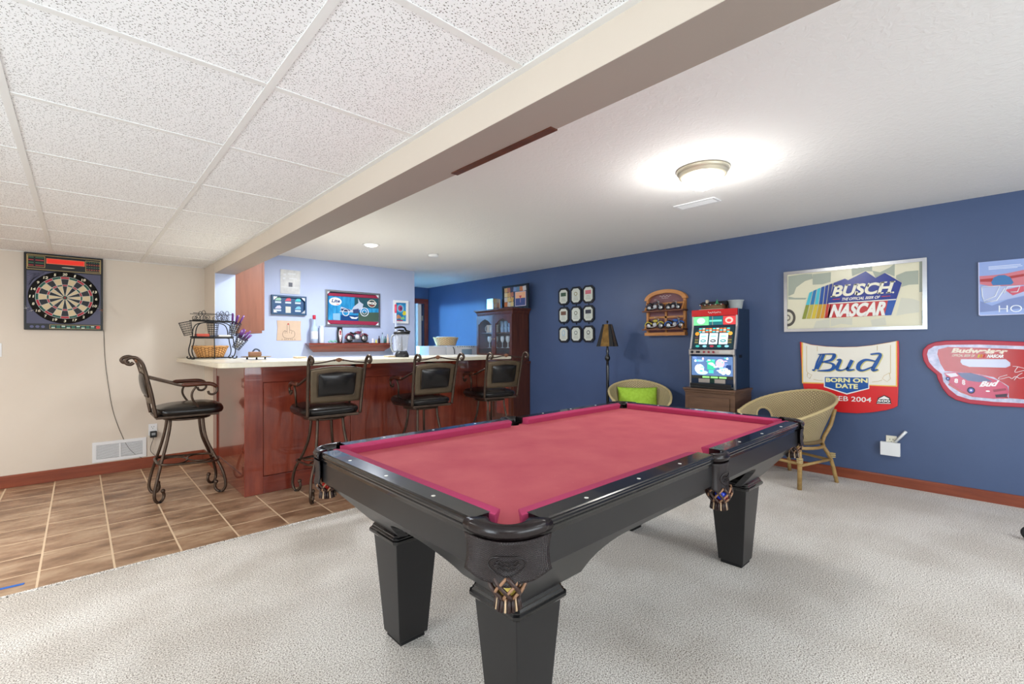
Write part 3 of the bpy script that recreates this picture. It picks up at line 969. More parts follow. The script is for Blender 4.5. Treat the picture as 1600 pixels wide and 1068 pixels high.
# ------------------------------------------------------------------ bar stools (built facing +y, swivel seats)
def make_stool(label, loc, rz):
    t = thing('bar_stool', label, 'bar stool', (0, 0, 0), 0, 'swivel bar stools around the bar')
    I = 'iron'
    def legpath(sx, fwd):
        if fwd:
            p = [(.10, .655), (.105, .57), (.125, .45), (.175, .32), (.222, .20), (.246, .10), (.245, .04), (.222, .005), (.190, .016), (.176, .05), (.184, .088)]
        else:
            p = [(-.13, .655), (-.137, .57), (-.16, .45), (-.19, .33), (-.222, .20), (-.242, .10), (-.242, .04), (-.220, .005), (-.190, .016), (-.178, .05), (-.186, .088)]
        out = []
        for y_, z_ in p:
            k = abs(y_)
            out.append((sx*min(.215, .085+.62*max(0, k-.10)+(.02 if z_ < .3 else 0)), y_, z_))
        return out
    for sx in (-1, 1):
        for fw in (0, 1):
            mb = MB(); q = smooth_path(legpath(sx, fw), 3)
            mb.tube(q, .0115, I, 10)
            e = q[-1]; mb.ball(e, .017, I, 12); 
            b_ = min(q, key=lambda v: v[2])
            mb.cyl((b_[0], b_[1], .0), (b_[0], b_[1], .012), .014, 'dark', 12)
            mb.build('leg', t)
    # footrest: ring with an inner figure of two ovals
    mb = MB()
    mb.tube(smooth_path([(-.17, -.19, .30), (-.185, 0, .285), (-.175, .18, .275), (0, .215, .272), (.175, .18, .275), (.185, 0, .285), (.17, -.19, .30), (0, -.215, .303)], 4, True), .0095, I, 8, closed=True)
    for s_ in (-1, 1):
        mb.tube([(-.0+.15*cos(2*pi*k/24), s_*.10+.098*sin(2*pi*k/24), .288) for k in range(24)], .0065, I, 8, closed=True)
    mb.build('footrest', t)
    mb = MB(); mb.lathe([(.02, .640), (.155, .640), (.17, .645), (.17, .657), (.155, .66), (.09, .672), (.02, .672)], (0, 0, 0), I, 32)
    mb.build('swivel_plate', t)
    # seat base frame
    mb = MB()
    mb.box(-.205, .205, -.235, .20, .672, .694, I, .006)
    mb.build('seat_frame', t)
    # cushion
    mb = MB()
    def cf(u, v):
        a = 2*pi*u; r = v
        sx_, sy_ = cos(a), sin(a)
        ex = .42
        X_ = (abs(sx_)**ex)*(1 if sx_ > 0 else -1); Y_ = (abs(sy_)**ex)*(1 if sy_ > 0 else -1)
        w = .235+.012*(Y_*r); 
        if v <= .72:
            k = v/.72
            return (X_*w*k*.97, Y_*.235*k*.97+.005, .782-.030*k**3+.006*Y_*k)
        k = (v-.72)/.28; an = pi/2*k*1.9
        return (X_*(w*.97+.014*sin(min(an, pi*.95))), Y_*(.235*.97+.014*sin(min(an, pi*.95)))+.005, .752-.056*k+.002*cos(an))
    mb.grid(cf, 48, 14, 'black_leather')
    mb.lathe([(.19, .694), (.20, .696)], (0, 0, 0), 'black_leather', 24)
    mb.build('seat', t)
    # back posts with scrolls
    for s_ in (-1, 1):
        mb = MB()
        pr = [(-.232, .690), (-.245, .76), (-.262, .87), (-.292, 1.01), (-.308, 1.08), (-.322, 1.125), (-.345, 1.16), (-.378, 1.174), (-.410, 1.165), (-.425, 1.146), (-.415, 1.126), (-.392, 1.120), (-.376, 1.134)]
        q = smooth_path([(s_*(.212+.018*(z_-.69)/.48), y_, z_) for y_, z_ in pr], 3)
        mb.tube(q, .0125, I, 10)
        mb.build('back_post', t)
    # back panel (metal border with padded insert)
    mb = MB()
    def bp_(u, v, off=0.0):
        z_ = .800+(1.070-.800)*v
        y_ = -.252-(.300-.252)*v+off
        arch = .022*(1-(2*u-1)**2)*v
        return Vector(((2*u-1)*(.196+.016*v), y_-.018*(1-(2*u-1)**2), z_+arch))
    def ringquad(u0, u1, v0, v1):
        return [(u0, v0), (u1, v0), (u1, v1), (u0, v1)]
    N = 16
    mi = mb.mi('iron_light')
    mb.grid(lambda u, v: bp_(u, v), 20, 14, 'iron_light', skip=lambda u, v: .14 < u < .86 and .20 < v < .82)
    bpn = mb.build('back_panel', t); solid(bpn, .012, 0)
    for sd, nm in ((-.012, 'outer'), (.012, 'inner')):
        mb = MB()
        mb.grid(lambda u, v: bp_(.13+.74*u, .18+.66*v, sd*(.4+1.9*(16*u*(1-u)*v*(1-v))**.5)), 18, 12, 'black_leather')
        mb.build('back_pad', bpn)
    mb = MB()
    mb.tube([bp_(a, b, -.010) for a, b in ((.13, .18), (.5, .165), (.87, .18), (.87, .84), (.5, .855), (.13, .84))], .004, I, 8, closed=True)
    mb.build('pad_piping', bpn)
    # wavy top rail with a centre knot
    mb = MB()
    q = smooth_path([(-.222, -.326, 1.118), (-.13, -.330, 1.126), (-.05, -.334, 1.140), (0, -.335, 1.145), (.05, -.334, 1.140), (.13, -.330, 1.126), (.222, -.326, 1.118)], 3)
    mb.tube(q, .0065, I, 8)
    mb.build('top_rail', t)
    mb = MB(); mb.lathe([(.001, -.034), (.010, -.022), (.020, 0), (.010, .022), (.001, .034)], (0, -.335, 1.145), flat((120, 78, 52), .45), 14, axis='X')
    for s_ in (-1, 1):
        mb.ball((s_*.035, -.334, 1.142), .009, I, 10)
    mb.build('rail_knot', t)
    # arms
    for s_ in (-1, 1):
        mb = MB(); ax = s_*.225
        q = smooth_path([(s_*.222, -.284, 1.012), (ax+s_*.006, -.17, .972), (ax+s_*.012, -.06, .935), (ax+s_*.014, .04, .935), (ax+s_*.014, .13, .934), (ax+s_*.014, .172, .912), (ax+s_*.014, .176, .876), (ax+s_*.014, .150, .852), (ax+s_*.014, .120, .858), (ax+s_*.014, .112, .882)], 3)
        mb.tube(q, .0095, I, 8)
        arm = mb.build('arm', t)
        mb = MB()
        mb.tube(smooth_path([(ax+s_*.013, -.07, .943), (ax+s_*.014, -.02, .944), (ax+s_*.014, .06, .945), (ax+s_*.014, .12, .943), (ax+s_*.014, .155, .93), (ax+s_*.014, .172, .912)], 2), [.010]+[.0165]*9+[.014], 'walnut', 10)
        mb.build('arm_pad', arm)
        mb = MB()
        mb.tube(smooth_path([(ax+s_*.014, .03, .925), (ax+s_*.014, .002, .88), (ax+s_*.012, .0, .83), (ax, .03, .77), (s_*.215, .075, .718), (s_*.20, .13, .690), (s_*.18, .17, .684)], 3), .0085, I, 8)
        mb.build('arm_support', arm)
    t.location = loc; t.rotation_euler = (0, 0, rz)
    WM[t] = Matrix.Translation(Vector(loc)) @ Matrix.Rotation(rz, 4, 'Z')
    return t
def smooth_path(p, n, closed=False):
    """Catmull-Rom resampling"""
    p = [Vector(q) for q in p]; m_ = len(p); out = []
    rng = range(m_) if closed else range(m_-1)
    for i in rng:
        if closed:
            a, b, c, d = p[(i-1) % m_], p[i], p[(i+1) % m_], p[(i+2) % m_]
        else:
            a, b, c, d = p[max(i-1, 0)], p[i], p[i+1], p[min(i+2, m_-1)]
        for k in range(n):
            t = k/n
            out.append(0.5*((2*b)+(c-a)*t+(2*a-5*b+4*c-d)*t*t+(3*b-a-3*c+d)*t**3))
    if not closed:
        out.append(p[-1])
    return out
st = make_stool('black leather bar stool alone at the left end of the bar, seen in profile', (.683, 4.848, 0), radians(-90))
G = 'swivel bar stools around the bar'
dup(st, (1.545, 4.015, 0), radians(-3), 'black leather bar stool in front of the bar, nearest to the left corner pocket', G)
dup(st, (2.475, 3.985, 0), radians(-4), 'black leather bar stool in front of the bar, middle one of its row of three', G)
dup(st, (3.385, 4.01, 0), radians(-8), 'black leather bar stool in front of the bar, closest to the glass-door hutch', G)


# ------------------------------------------------------------------ things on the blue wall
PW = PlX(WX)
def octo(a0, a1, b0, b1, c):
    return [(a0+c, b0), (a1-c, b0), (a1, b0+c), (a1, b1-c), (a1-c, b1), (a0+c, b1), (a0, b1-c), (a0, b0+c)]
cols = [(4.628, 4.418), (4.394, 4.184), (4.170, 3.960)]
rows = [(2.094, 1.826), (1.814, 1.556), (1.528, 1.274)]
place_r = ['top', 'middle', 'bottom']; place_c = ['left', 'centre', 'right']
looks = [['green hop picture', 'tan seal', 'pink scroll'], ['brown picture strip', 'small crest', 'script lines'], ['pale blue oval', 'round emblem', 'dark heading']]
tint = [[(70, 96, 70), (150, 140, 90), (206, 110, 120)], [(120, 84, 64), (110, 110, 84), (60, 60, 70)], [(150, 190, 210), (120, 130, 120), (70, 70, 74)]]
for ri, (z1, z0) in enumerate(rows):
    for ci, (y1, y0) in enumerate(cols):
        w, h = y1-y0, z1-z0
        y0_, y1_ = y0+.004, y1-.004; z0_, z1_ = z0+.012, z1-.004
        p = thing('label_plaque', 'black octagonal plaque with a cream label and %s, %s row, %s column' % (looks[ri][ci], place_r[ri], place_c[ci]), 'plaque', (WX, (y0+y1)/2, z0_), 0, 'nine beer label plaques on the blue wall')
        mb = MB(); plate(mb, PW, octo(y0_, y1_, z0_, z1_, .042), .002, .020, 'black_plastic')
        if ri < 2:
            mb.cyl((WX-.01, (y0+y1)/2, z0_), (WX-.01, (y0+y1)/2, z0-.012), .006, 'dark', 8)
        mb.build('frame', p)
        mb = MB(); plate(mb, PW, octo(y0_+.026, y1_-.026, z0_+.026, z1_-.026, .034), .020, .0225, flat((214, 218, 204)))
        lb = mb.build('label', p)
        mb = MB(); cy_, cz_ = (y0+y1)/2, z1-.36*h; T_ = flat(tint[ri][ci])
        if ci == 1 or (ri == 2):
            plate(mb, PW, ell(cy_, cz_-.01, .030, .028 if ci else .042), .0225, .0235, T_)
            plate(mb, PW, ell(cy_, cz_-.01, .020, .018 if ci else .032), .0235, .0242, flat((214, 218, 204)))
        else:
            plate(mb, PW, rect(cy_-.05, cz_-.03, cy_+.05, cz_+.025), .0225, .0235, T_)
        for k in range(3):
            plate(mb, PW, rect(cy_-.045+.008*k, z0+.075+.022*k, cy_+.045-.008*k, z0+.079+.022*k), .0225, .0232, flat((120, 120, 110)))
        mb.build('label_print', lb)

# curio shelf
cs = thing('curio_shelf', 'honey oak arched wall shelf with two ledges of model motorcycles', 'shelf', (WX, 2.88, 1.36))
ya, yb, zc0 = 3.135, 2.620, 1.366
mb = MB()
N = 18
arc_o = [(2.8775+.2775*cos(pi*i/N), 1.80+.125*sin(pi*i/N)) for i in range(N+1)]
arc_i = [(2.8775+.225*cos(pi*i/N), 1.80+.080*sin(pi*i/N)) for i in range(N+1)]
for i in range(N):
    plate(mb, PW, [arc_o[i], arc_o[i+1], arc_i[i+1], arc_i[i]], .002, .055, 'honey')
for y_ in (ya, yb+.028):
    plate(mb, PW, rect(y_-.028, zc0, y_, 1.80), .002, .04, 'honey')
plate(mb, PW, rect(yb-.008, zc0-.004, ya+.008, zc0+.034), .002, .075, 'honey')
plate(mb, PW, rect(yb+.02, 1.575, ya-.02, 1.600), .002, .03, 'honey'); plate(mb, PW, rect(yb+.02, 1.745, ya-.02, 1.765), .002, .03, 'honey')
plate(mb, PW, rect(yb+.02, 1.44, ya-.02, 1.455), .002, .03, 'honey')
plate(mb, PW, rect(2.865, 1.36, 2.89, 1.75), .002, .03, 'honey')
mb.build('frame', cs)
mb = MB(); plate(mb, PW, rect(yb+.02, zc0+.02, ya-.02, 1.80), .001, .012, flat((122, 78, 84)))
plate(mb, PW, [(2.8775+.23*cos(pi*i/N), 1.80+.084*sin(pi*i/N)) for i in range(N+1)], .001, .012, flat((122, 78, 84)))
bk = mb.build('back_panel', cs)
mb = MB()
q = [(2.97-.012*k, 1.845+.010*sin(k*1.7)) for k in range(14)]
mb.tube([PW.P(p_, .0125) for p_ in q], .0022, flat((230, 220, 220)), 6)
mb.tube([PW.P((2.94-.011*k, 1.822+.004*sin(k*2.3)), .0125) for k in range(9)], .0016, flat((230, 220, 220)), 6)
mb.build('script_print', bk)
for zs in (1.664, 1.438):
    mb = MB(); plate(mb, PW, rect(yb-.012, zs-.010, ya+.012, zs+.006), .002, .125, 'honey_dark')
    sh = mb.build('ledge', cs)
    for y_ in (ya-.014, yb+.014):
        mb = MB()
        mb.prism([(WX-.002, y_-.008, zs+.006), (WX-.105, y_-.008, zs+.006), (WX-.06, y_-.008, zs+.075), (WX-.06, y_-.008, zs+.10), (WX-.002, y_-.008, zs+.14)], (0, .016, 0), 'honey')
        mb.build('side_bracket', sh)

def make_motorcycle(name, label, L, body, trim=(200, 202, 206), seatc=(24, 22, 24), base=None, group=None):
    """small model motorcycle, length L, facing +x, origin at wheel contact"""
    t = thing(name, label, 'model motorcycle', (0, 0, 0), 0, group)
    s = L
    R1 = .165*s
    wx0, wx1 = -.32*s, .34*s
    b0 = 0
    if base:
        b0 = base
        mb = MB(); mb.box(-.5*s, .5*s, -.12*s, .12*s, 0, base, 'dark', .002); mb.build('display_base', t)
    for x_ in (wx0, wx1):
        mb = MB(); mb.tube([(x_+R1*.82*cos(2*pi*k/20), 0, b0+R1+R1*.82*sin(2*pi*k/20)) for k in range(20)], R1*.20, flat((26, 26, 28)), 8, closed=True)
        w = mb.build('wheel', t)
        mb = MB(); mb.lathe([(R1*.66, -.010*s), (R1*.6, -.016*s), (R1*.2, -.03*s), (.001, -.035*s), ], (x_, 0, b0+R1), 'silver', 16, axis='Y')
        mb.lathe([(R1*.66, .010*s), (R1*.6, .016*s), (R1*.2, .03*s), (.001, .035*s), ], (x_, 0, b0+R1), 'silver', 16, axis='Y')
        mb.build('hub', w)
        mb = MB(); Bm = flat(body, .25)
        a0, a1 = (radians(20), radians(190)) if x_ < 0 else (radians(30), radians(165))
        mb.tube([(x_+R1*1.12*cos(a0+(a1-a0)*k/10), 0, b0+R1+R1*1.12*sin(a0+(a1-a0)*k/10)) for k in range(11)], R1*.22, Bm, 8)
        mb.build('fender', t)
    mb = MB(); mb.lathe([(.001, -.17*s), (.05*s, -.12*s), (.075*s, 0), (.06*s, .10*s), (.001, .13*s)], (.06*s, 0, b0+.40*s), flat(body, .2), 16, axis='X', sx=.8)
    mb.build('fuel_tank', t)
    mb = MB(); mb.tube(smooth_path([(-.03*s, 0, b0+.375*s), (-.12*s, 0, b0+.345*s), (-.20*s, 0, b0+.36*s), (-.30*s, 0, b0+.40*s)], 3), .045*s, flat(seatc, .35), 8); mb.build('saddle', t)
    mb = MB(); mb.lathe([(.001, -.02*s), (.07*s, -.02*s), (.085*s, .04*s), (.085*s, .10*s), (.05*s, .16*s), (.001, .17*s)], (.02*s, 0, b0+.15*s), flat(trim, .2), 10, sx=1.25)
    mb.build('engine', t)
    mb = MB()
    for sy in (-1, 1):
        mb.tube([(wx1, sy*.04*s, b0+R1), (.19*s, sy*.045*s, b0+.48*s)], .014*s, 'silver', 6)
        mb.tube(smooth_path([(.19*s, sy*.03*s, b0+.49*s), (.17*s, sy*.10*s, b0+.56*s), (.09*s, sy*.16*s, b0+.56*s)], 3), .012*s, 'silver', 6)
    mb.ball((.235*s, 0, b0+.46*s), .045*s, 'silver', 12)
    mb.build('fork', t)
    mb = MB(); mb.tube(smooth_path([(.08*s, -.06*s, b0+.12*s), (-.1*s, -.08*s, b0+.09*s), (-.42*s, -.08*s, b0+.12*s)], 3), .02*s, 'silver', 8); mb.build('exhaust', t)
    mb = MB(); mb.tube([(.19*s, 0, b0+.45*s), (.06*s, 0, b0+.12*s), (-.10*s, 0, b0+.12*s), (-.2*s, 0, b0+.30*s), (.19*s, 0, b0+.45*s)], .014*s, flat((40, 40, 44)), 6); mb.build('chassis', t)
    return t
def put(o, loc, rz):
    o.location = loc; o.rotation_euler = (0, 0, rz)
G2 = 'model motorcycles on the curio shelf'
for (y_, zs, L, bc, lab) in ((3.005, 1.664, .235, (70, 60, 70), 'grey model motorcycle on the upper ledge of the curio shelf, left side'),
                            (2.765, 1.664, .19, (48, 50, 60), 'dark model motorcycle on the upper ledge of the curio shelf, right side'),
                            (3.01, 1.438, .25, (196, 180, 70), 'yellow and black model motorcycle on the lower ledge of the curio shelf, left side'),
                            (2.745, 1.438, .245, (60, 110, 190), 'blue and white model motorcycle on the lower ledge of the curio shelf, right side')):
    o = make_motorcycle('model_motorcycle', lab, L, bc, group=G2)
    put(o, (WX-.068, y_, zs+.006), radians(-90))

# floor lamp
lx, ly = WX-.34, 3.515
fl_ = thing('floor_lamp', 'black floor lamp with a gold panelled square shade beside the wicker chair', 'lamp', (lx, ly, 0))
mb = MB(); mb.lathe([(.13, 0), (.13, .012), (.10, .03), (.03, .05), (.018, .08)], (lx, ly, 0), 'dark', 28); mb.build('base', fl_)
mb = MB(); mb.lathe([(.016, .06), (.013, .12), (.019, .5), (.019, .98), (.016, 1.04), (.026, 1.055), (.034, 1.07), (.034, 1.09), (.022, 1.12), (.015, 1.14), (.020, 1.17), (.015, 1.20), (.012, 1.24), (.012, 1.50)], (lx, ly, 0), 'black_gloss', 20); mb.build('pole', fl_)
mb = MB(); mi = mb.mi('dark'); mg = mb.mi(mat('gold_leaf_shade', (150, 116, 62), 0.35, 0.6, rgb2=(96, 72, 34), scale=16))
zt, zb_, at, ab = 1.512, 1.232, .058, .130
rot = radians(18)
def sc(r, z, k):   # bevelled square corners
    a = rot+pi/4+pi/2*k
    return Vector((lx+r*1.2*cos(a), ly+r*1.2*sin(a), z))
tp = [sc(at, zt, k) for k in range(4)]; bt = [sc(ab, zb_, k) for k in range(4)]
for k in range(4):
    k2 = (k+1) % 4
    def P_(u, v): return (tp[k]*(1-u)+tp[k2]*u)*(1-v)+(bt[k]*(1-u)+bt[k2]*u)*v
    for u0, u1, m_ in ((0, .24, mi), (.24, .76, mg), (.76, 1, mi)):
        vs = [mb.bm.verts.new(P_(u, v)) for u, v in ((u0, 0), (u1, 0), (u1, 1), (u0, 1))]
        mb.face(vs, m_)
sh = mb.build('shade', fl_); solid(sh, .003)
mb = MB(); mb.lathe([(.004, 1.49), (.004, 1.528), (.010, 1.533), (.013, 1.545), (.010, 1.557), (.001, 1.562)], (lx, ly, 0), 'dark', 14)
for k in range(4):
    mb.tube([(lx, ly, 1.50), tuple(sc(at, zt-.004, k))], .002, 'dark', 6)
mb.build('finial', fl_)

# BUSCH sign
bq = [(1.576, 1.985), (.484, 1.985), (.484, 1.378), (1.576, 1.378)]
bs = thing('racing_sign', 'silver framed racing sign with blue mountain logo on cream checkered board', 'sign', (WX, 1.03, 1.378))
mb = MB(); inn = frame_border(mb, PW, bq, .030, .002, .030, 'chrome')
frm = mb.build('frame', bs)
mb = MB(); plate(mb, PW, [(1.55, 1.96), (.51, 1.96), (.51, 1.40), (1.55, 1.40)], .001, .012, flat((226, 222, 196), .25)); mb.build('board', bs)
SG = flat((164, 172, 158), .3); SG2 = flat((190, 192, 178), .3)
mb = MB()
for poly in ([(1.5394,1.9418),(1.3903,1.9492),(1.3286,1.9422),(1.3248,1.8947),(1.3907,1.8779),(1.4682,1.8217),(1.4900,1.7593),(1.5405,1.7391)], [(1.5406,1.7359),(1.4831,1.7186),(1.3779,1.7106),(1.3890,1.6956),(1.5407,1.7067)],
             [(1.3245,1.9386),(1.1735,1.9399),(1.1766,1.8485),(1.2421,1.8319),(1.3251,1.8352)], [(1.0123,1.9660),(0.8572,1.9686),(0.8576,1.9106),(0.9103,1.9212),(1.0067,1.8834)],
             [(0.8575,1.9179),(0.8002,1.8967),(0.7325,1.9314),(0.6970,1.9623),(0.6998,1.8498),(0.7663,1.8899),(0.8325,1.8499)], [(0.6888,1.8557),(0.6238,1.8832),(0.5396,1.8830),(0.5403,1.7639),(0.6032,1.7658),(0.6546,1.7512),(0.6479,1.7883),(0.6890,1.8275)],
             [(0.5339,1.9644),(0.5082,1.9637),(0.5098,1.6969),(0.5355,1.6963)], [(0.5210,1.5368),(0.5107,1.5362),(0.5113,1.4273),(0.5216,1.4277)]):
    plate(mb, PW, poly, .012, .0135, SG)
for poly in ([(1.2975,1.4784),(1.1852,1.4939),(1.1857,1.4051),(1.3249,1.4058)], [(1.1787,1.4967),(1.0089,1.4969),(1.0093,1.4300),(1.0961,1.4449),(1.1791,1.4202)], [(0.8718,1.4691),(0.7686,1.4934),(0.7578,1.4218),(0.8605,1.4135)], [(0.6574,1.6563),(0.5828,1.6437),(0.5359,1.6197),(0.5365,1.5240),(0.6259,1.5148),(0.6909,1.5012)]):
    plate(mb, PW, poly, .012, .0135, flat((208, 208, 192), .3))
mb.build('checker_marking', bs)
mb = MB()
c0 = [(1.5462,1.5205)][0]; c1 = [(1.4942,1.5182)][0]
yc_, zc_ = 1.545, c0[1]
def hl(r): return [(1.546-r*sin(pi*k/20), zc_+r*1.25*cos(pi*k/20)) for k in range(21)]
plate(mb, PW, hl(.070), .012, .0145, flat((80, 76, 70))); plate(mb, PW, hl(.048), .0145, .0155, flat((214, 210, 190)))
plate(mb, PW, hl(.026), .0155, .0165, flat((120, 116, 106))); plate(mb, PW, hl(.014), .0165, .0172, flat((214, 210, 190)))
mb.build('wheel_print', bs)
mb = MB(); sc_ = [(70, 190, 210), (30, 120, 180), (70, 190, 210), (14, 80, 160), (24, 60, 150), (24, 50, 130), (30, 56, 140)]
lo = [(140, 150, 60), (190, 180, 80), (214, 190, 60), (196, 160, 40), (214, 150, 40), (196, 50, 40), (186, 40, 40)]
tops = [(258, 268), (283, 256), (308, 245), (333, 234), (358, 225), (383, 216), (408, 208)]
mids = [(236, 345), (263, 343), (291, 341), (318, 340), (345, 340), (366, 339), (384, 338)]
bots = [(212, 432), (240, 431), (270, 430), (298, 429), (326, 428), (352, 427), (372, 426)]
plate(mb, PW, [(1.3528,1.7591),(1.3255,1.7719),(1.3541,1.6405),(1.3838,1.6399)], .0135, .016, flat(sc_[0], .3))
plate(mb, PW, [(1.3838,1.6399),(1.3541,1.6405),(1.3868,1.5037),(1.4180,1.5037)], .0135, .016, flat(lo[0], .3))
plate(mb, PW, [(1.3187,1.7751),(1.2916,1.7865),(1.3162,1.6412),(1.3467,1.6407)], .0135, .016, flat(sc_[1], .3))
plate(mb, PW, [(1.3467,1.6407),(1.3162,1.6412),(1.3461,1.5035),(1.3791,1.5037)], .0135, .016, flat(lo[1], .3))
plate(mb, PW, [(1.2849,1.7893),(1.2582,1.8005),(1.2796,1.6407),(1.3086,1.6413)], .0135, .016, flat(sc_[2], .3))
plate(mb, PW, [(1.3086,1.6413),(1.2796,1.6407),(1.3076,1.5034),(1.3379,1.5035)], .0135, .016, flat(lo[2], .3))
plate(mb, PW, [(1.2515,1.8033),(1.2251,1.8120),(1.2438,1.6386),(1.2724,1.6405)], .0135, .016, flat(sc_[3], .3))
plate(mb, PW, [(1.2724,1.6405),(1.2438,1.6386),(1.2700,1.5034),(1.3000,1.5034)], .0135, .016, flat(lo[3], .3))
plate(mb, PW, [(1.2185,1.8142),(1.1923,1.8227),(1.2146,1.6380),(1.2366,1.6382)], .0135, .016, flat(sc_[4], .3))
plate(mb, PW, [(1.2366,1.6382),(1.2146,1.6380),(1.2350,1.5034),(1.2626,1.5034)], .0135, .016, flat(lo[4], .3))
plate(mb, PW, [(1.1858,1.8249),(1.1599,1.8321),(1.1903,1.6379),(1.2091,1.6379)], .0135, .016, flat(sc_[5], .3))
plate(mb, PW, [(1.2091,1.6379),(1.1903,1.6379),(1.2072,1.5037),(1.2282,1.5034)], .0135, .016, flat(lo[5], .3))
plate(mb, PW, [(1.1535,1.8339),(1.1361,1.8383),(1.1732,1.6371),(1.1856,1.6379)], .0135, .016, flat(sc_[6], .3))
plate(mb, PW, [(1.1856,1.6379),(1.1732,1.6371),(1.1874,1.5044),(1.2020,1.5038)], .0135, .016, flat(lo[6], .3))
mb.build('stripes', bs)
mb = MB()
plate(mb, PW, [(1.1484,1.8365),(1.0623,1.8670),(1.0376,1.8494),(0.9044,1.9176),(0.8325,1.8485),(0.7663,1.8871),(0.6501,1.7871),(0.6868,1.6500),(1.1934,1.6476)], .0135, .017, flat((28, 52, 140), .25))
plate(mb, PW, [(0.7453,1.6402),(0.6868,1.6458),(0.7239,1.5084),(0.7708,1.5078)], .0135, .017, flat((30, 84, 170), .25))
plate(mb, PW, [(1.1753,1.6372),(0.7431,1.6400),(0.7708,1.5078),(1.2151,1.5044)], .0135, .016, flat((196, 56, 60), .3))
plate(mb, PW, [(1.1934,1.6461),(0.6900,1.6489),(0.6901,1.6404),(1.1934,1.6369)], .0165, .018, flat((236, 236, 228), .3))
lg = mb.build('logo', bs)
mb = MB()
text(mb, PW, 'BUSCH', [(1.1383,1.8112),(0.7001,1.8075),(0.7294,1.7042),(1.1672,1.7008)], .017, .021, flat((240, 236, 214), .3), .035, 0)
# slab serifs for the heavy lettering
bqd = [(1.1383,1.8112),(0.7001,1.8075),(0.7294,1.7042),(1.1672,1.7008)]
def bmap(u, v):
    tl, tr, br, bl = bqd
    return ((1-v)*((1-u)*bl[0]+u*br[0])+v*((1-u)*tl[0]+u*tr[0]), (1-v)*((1-u)*bl[1]+u*br[1])+v*((1-u)*tl[1]+u*tr[1]))
for (u, v) in ((.02, 0), (.02, 1), (.235, 1), (.385, 1), (.845, 0), (.845, 1), (.975, 0), (.975, 1)):
    s1 = .042; v0, v1 = (0, .10) if v == 0 else (.90, 1.0)
    plate(mb, PW, [bmap(u-s1, v0), bmap(u+s1, v0), bmap(u+s1, v1), bmap(u-s1, v1)], .017, .021, flat((240, 236, 214), .3))
for (u, v0, v1) in ((.590, .66, .98), (.435, .02, .34), (.790, .66, .98)):
    plate(mb, PW, [bmap(u-.012, v0), bmap(u+.012, v0), bmap(u+.012, v1), bmap(u-.012, v1)], .017, .021, flat((240, 236, 214), .3))
plate(mb, PW, ell(*[(0.7095,1.7082)][0], .007, .008), .017, .021, flat((240, 236, 214), .3))
text(mb, PW, 'THE OFFICIAL BEER OF', [(1.0833,1.6884),(0.7991,1.6871),(0.8050,1.6617),(1.0898,1.6618)], .017, .019, flat((240, 236, 226), .3), .02, .2)
text(mb, PW, 'NASCAR', [(1.1624,1.6303),(0.7431,1.6343),(0.7663,1.5076),(1.1916,1.5064)], .016, .021, flat((240, 240, 234), .3), .05, .1)
plate(mb, PW, [(1.1595,1.6820),(1.1010,1.6822),(1.1023,1.6762),(1.1609,1.6759)], .017, .018, flat((200, 50, 60)))
plate(mb, PW, [(0.7901,1.6806),(0.7284,1.6815),(0.7295,1.6759),(0.7913,1.6750)], .017, .018, flat((200, 50, 60)))
mb.build('lettering', bs)

# Bud hood sign
bd = thing('hood_sign', 'white and red beer sign shaped like a car hood, above the wicker chair', 'sign', (WX, 1.05, .61))
hood = [(1.4378,1.2779),(1.3394,1.2489),(1.2128,1.2311),(1.0911,1.2255),(0.9741,1.2286),(0.8615,1.2425),(0.7531,1.2654),(0.6745,1.2823),(0.6719,1.1891),(0.6777,0.9093),(0.6851,0.7088),(0.7144,0.6860),(0.7673,0.6632),(0.8651,0.6340),(0.9777,0.6138),(1.0947,0.6099),(1.1793,0.6185),(1.2788,0.6673),(1.3947,0.7318),(1.4200,0.9108)]
mb = MB(); plate(mb, PW, hood, .002, .022, flat((214, 36, 40), .3))
hd = mb.build('hood_panel', bd); md = hd.modifiers.new('b', 'BEVEL'); md.width = .004; md.segments = 2; md.limit_method = 'ANGLE'
mb = MB()
plate(mb, PW, [(1.4219,1.2732),(1.3394,1.2474),(1.2128,1.2297),(1.0911,1.2241),(0.9741,1.2272),(0.8615,1.2411),(0.7531,1.2640),(0.6848,1.2797),(0.6862,0.8781),(0.8637,0.8763),(1.2149,0.8718),(1.4203,0.8655)], .022, .0235, flat((236, 190, 90), .3))
plate(mb, PW, [(1.4087,1.2686),(1.3394,1.2459),(1.2128,1.2282),(1.0911,1.2227),(0.9741,1.2258),(0.8615,1.2397),(0.7532,1.2613),(0.6932,1.2771),(0.6955,0.8882),(0.8636,0.8845),(1.2148,0.8820),(1.4096,0.8782)], .0235, .0245, flat((236, 232, 220), .3))
wp = mb.build('white_panel', bd)
mb = MB()
gold = flat((206, 180, 110), .35)
for pts in ([(1.3774,1.2355),(1.3788,0.9881),(1.3685,0.9706),(1.3764,0.9508)], [(0.7294,1.2424),(0.7308,0.9978),(0.7393,0.9866)], [(1.3685,0.9706),(1.3336,0.9527),(1.3532,0.9145),(1.3765,0.9358),(1.3685,0.9706)], [(1.3209,0.9088),(1.2700,0.9012),(1.2448,0.9025)],
            [(0.7392,0.9974),(0.7755,0.9715),(0.7885,0.9437),(0.7545,0.9185),(0.7311,0.9467),(0.7392,0.9974)], [(0.8627,0.9096),(0.8189,0.9176),(0.7918,0.9300)], [(1.2871,1.2311),(1.2874,1.1838)], [(0.8225,1.2398),(0.8227,1.1947)]):
    mb.tube([PW.P(p_, .0248) for p_ in pts], .0016, gold, 5)
mb.build('gold_ornament', wp)
mb = MB()
BL = flat((24, 84, 160), .3); GO = flat((206, 200, 130), .35)
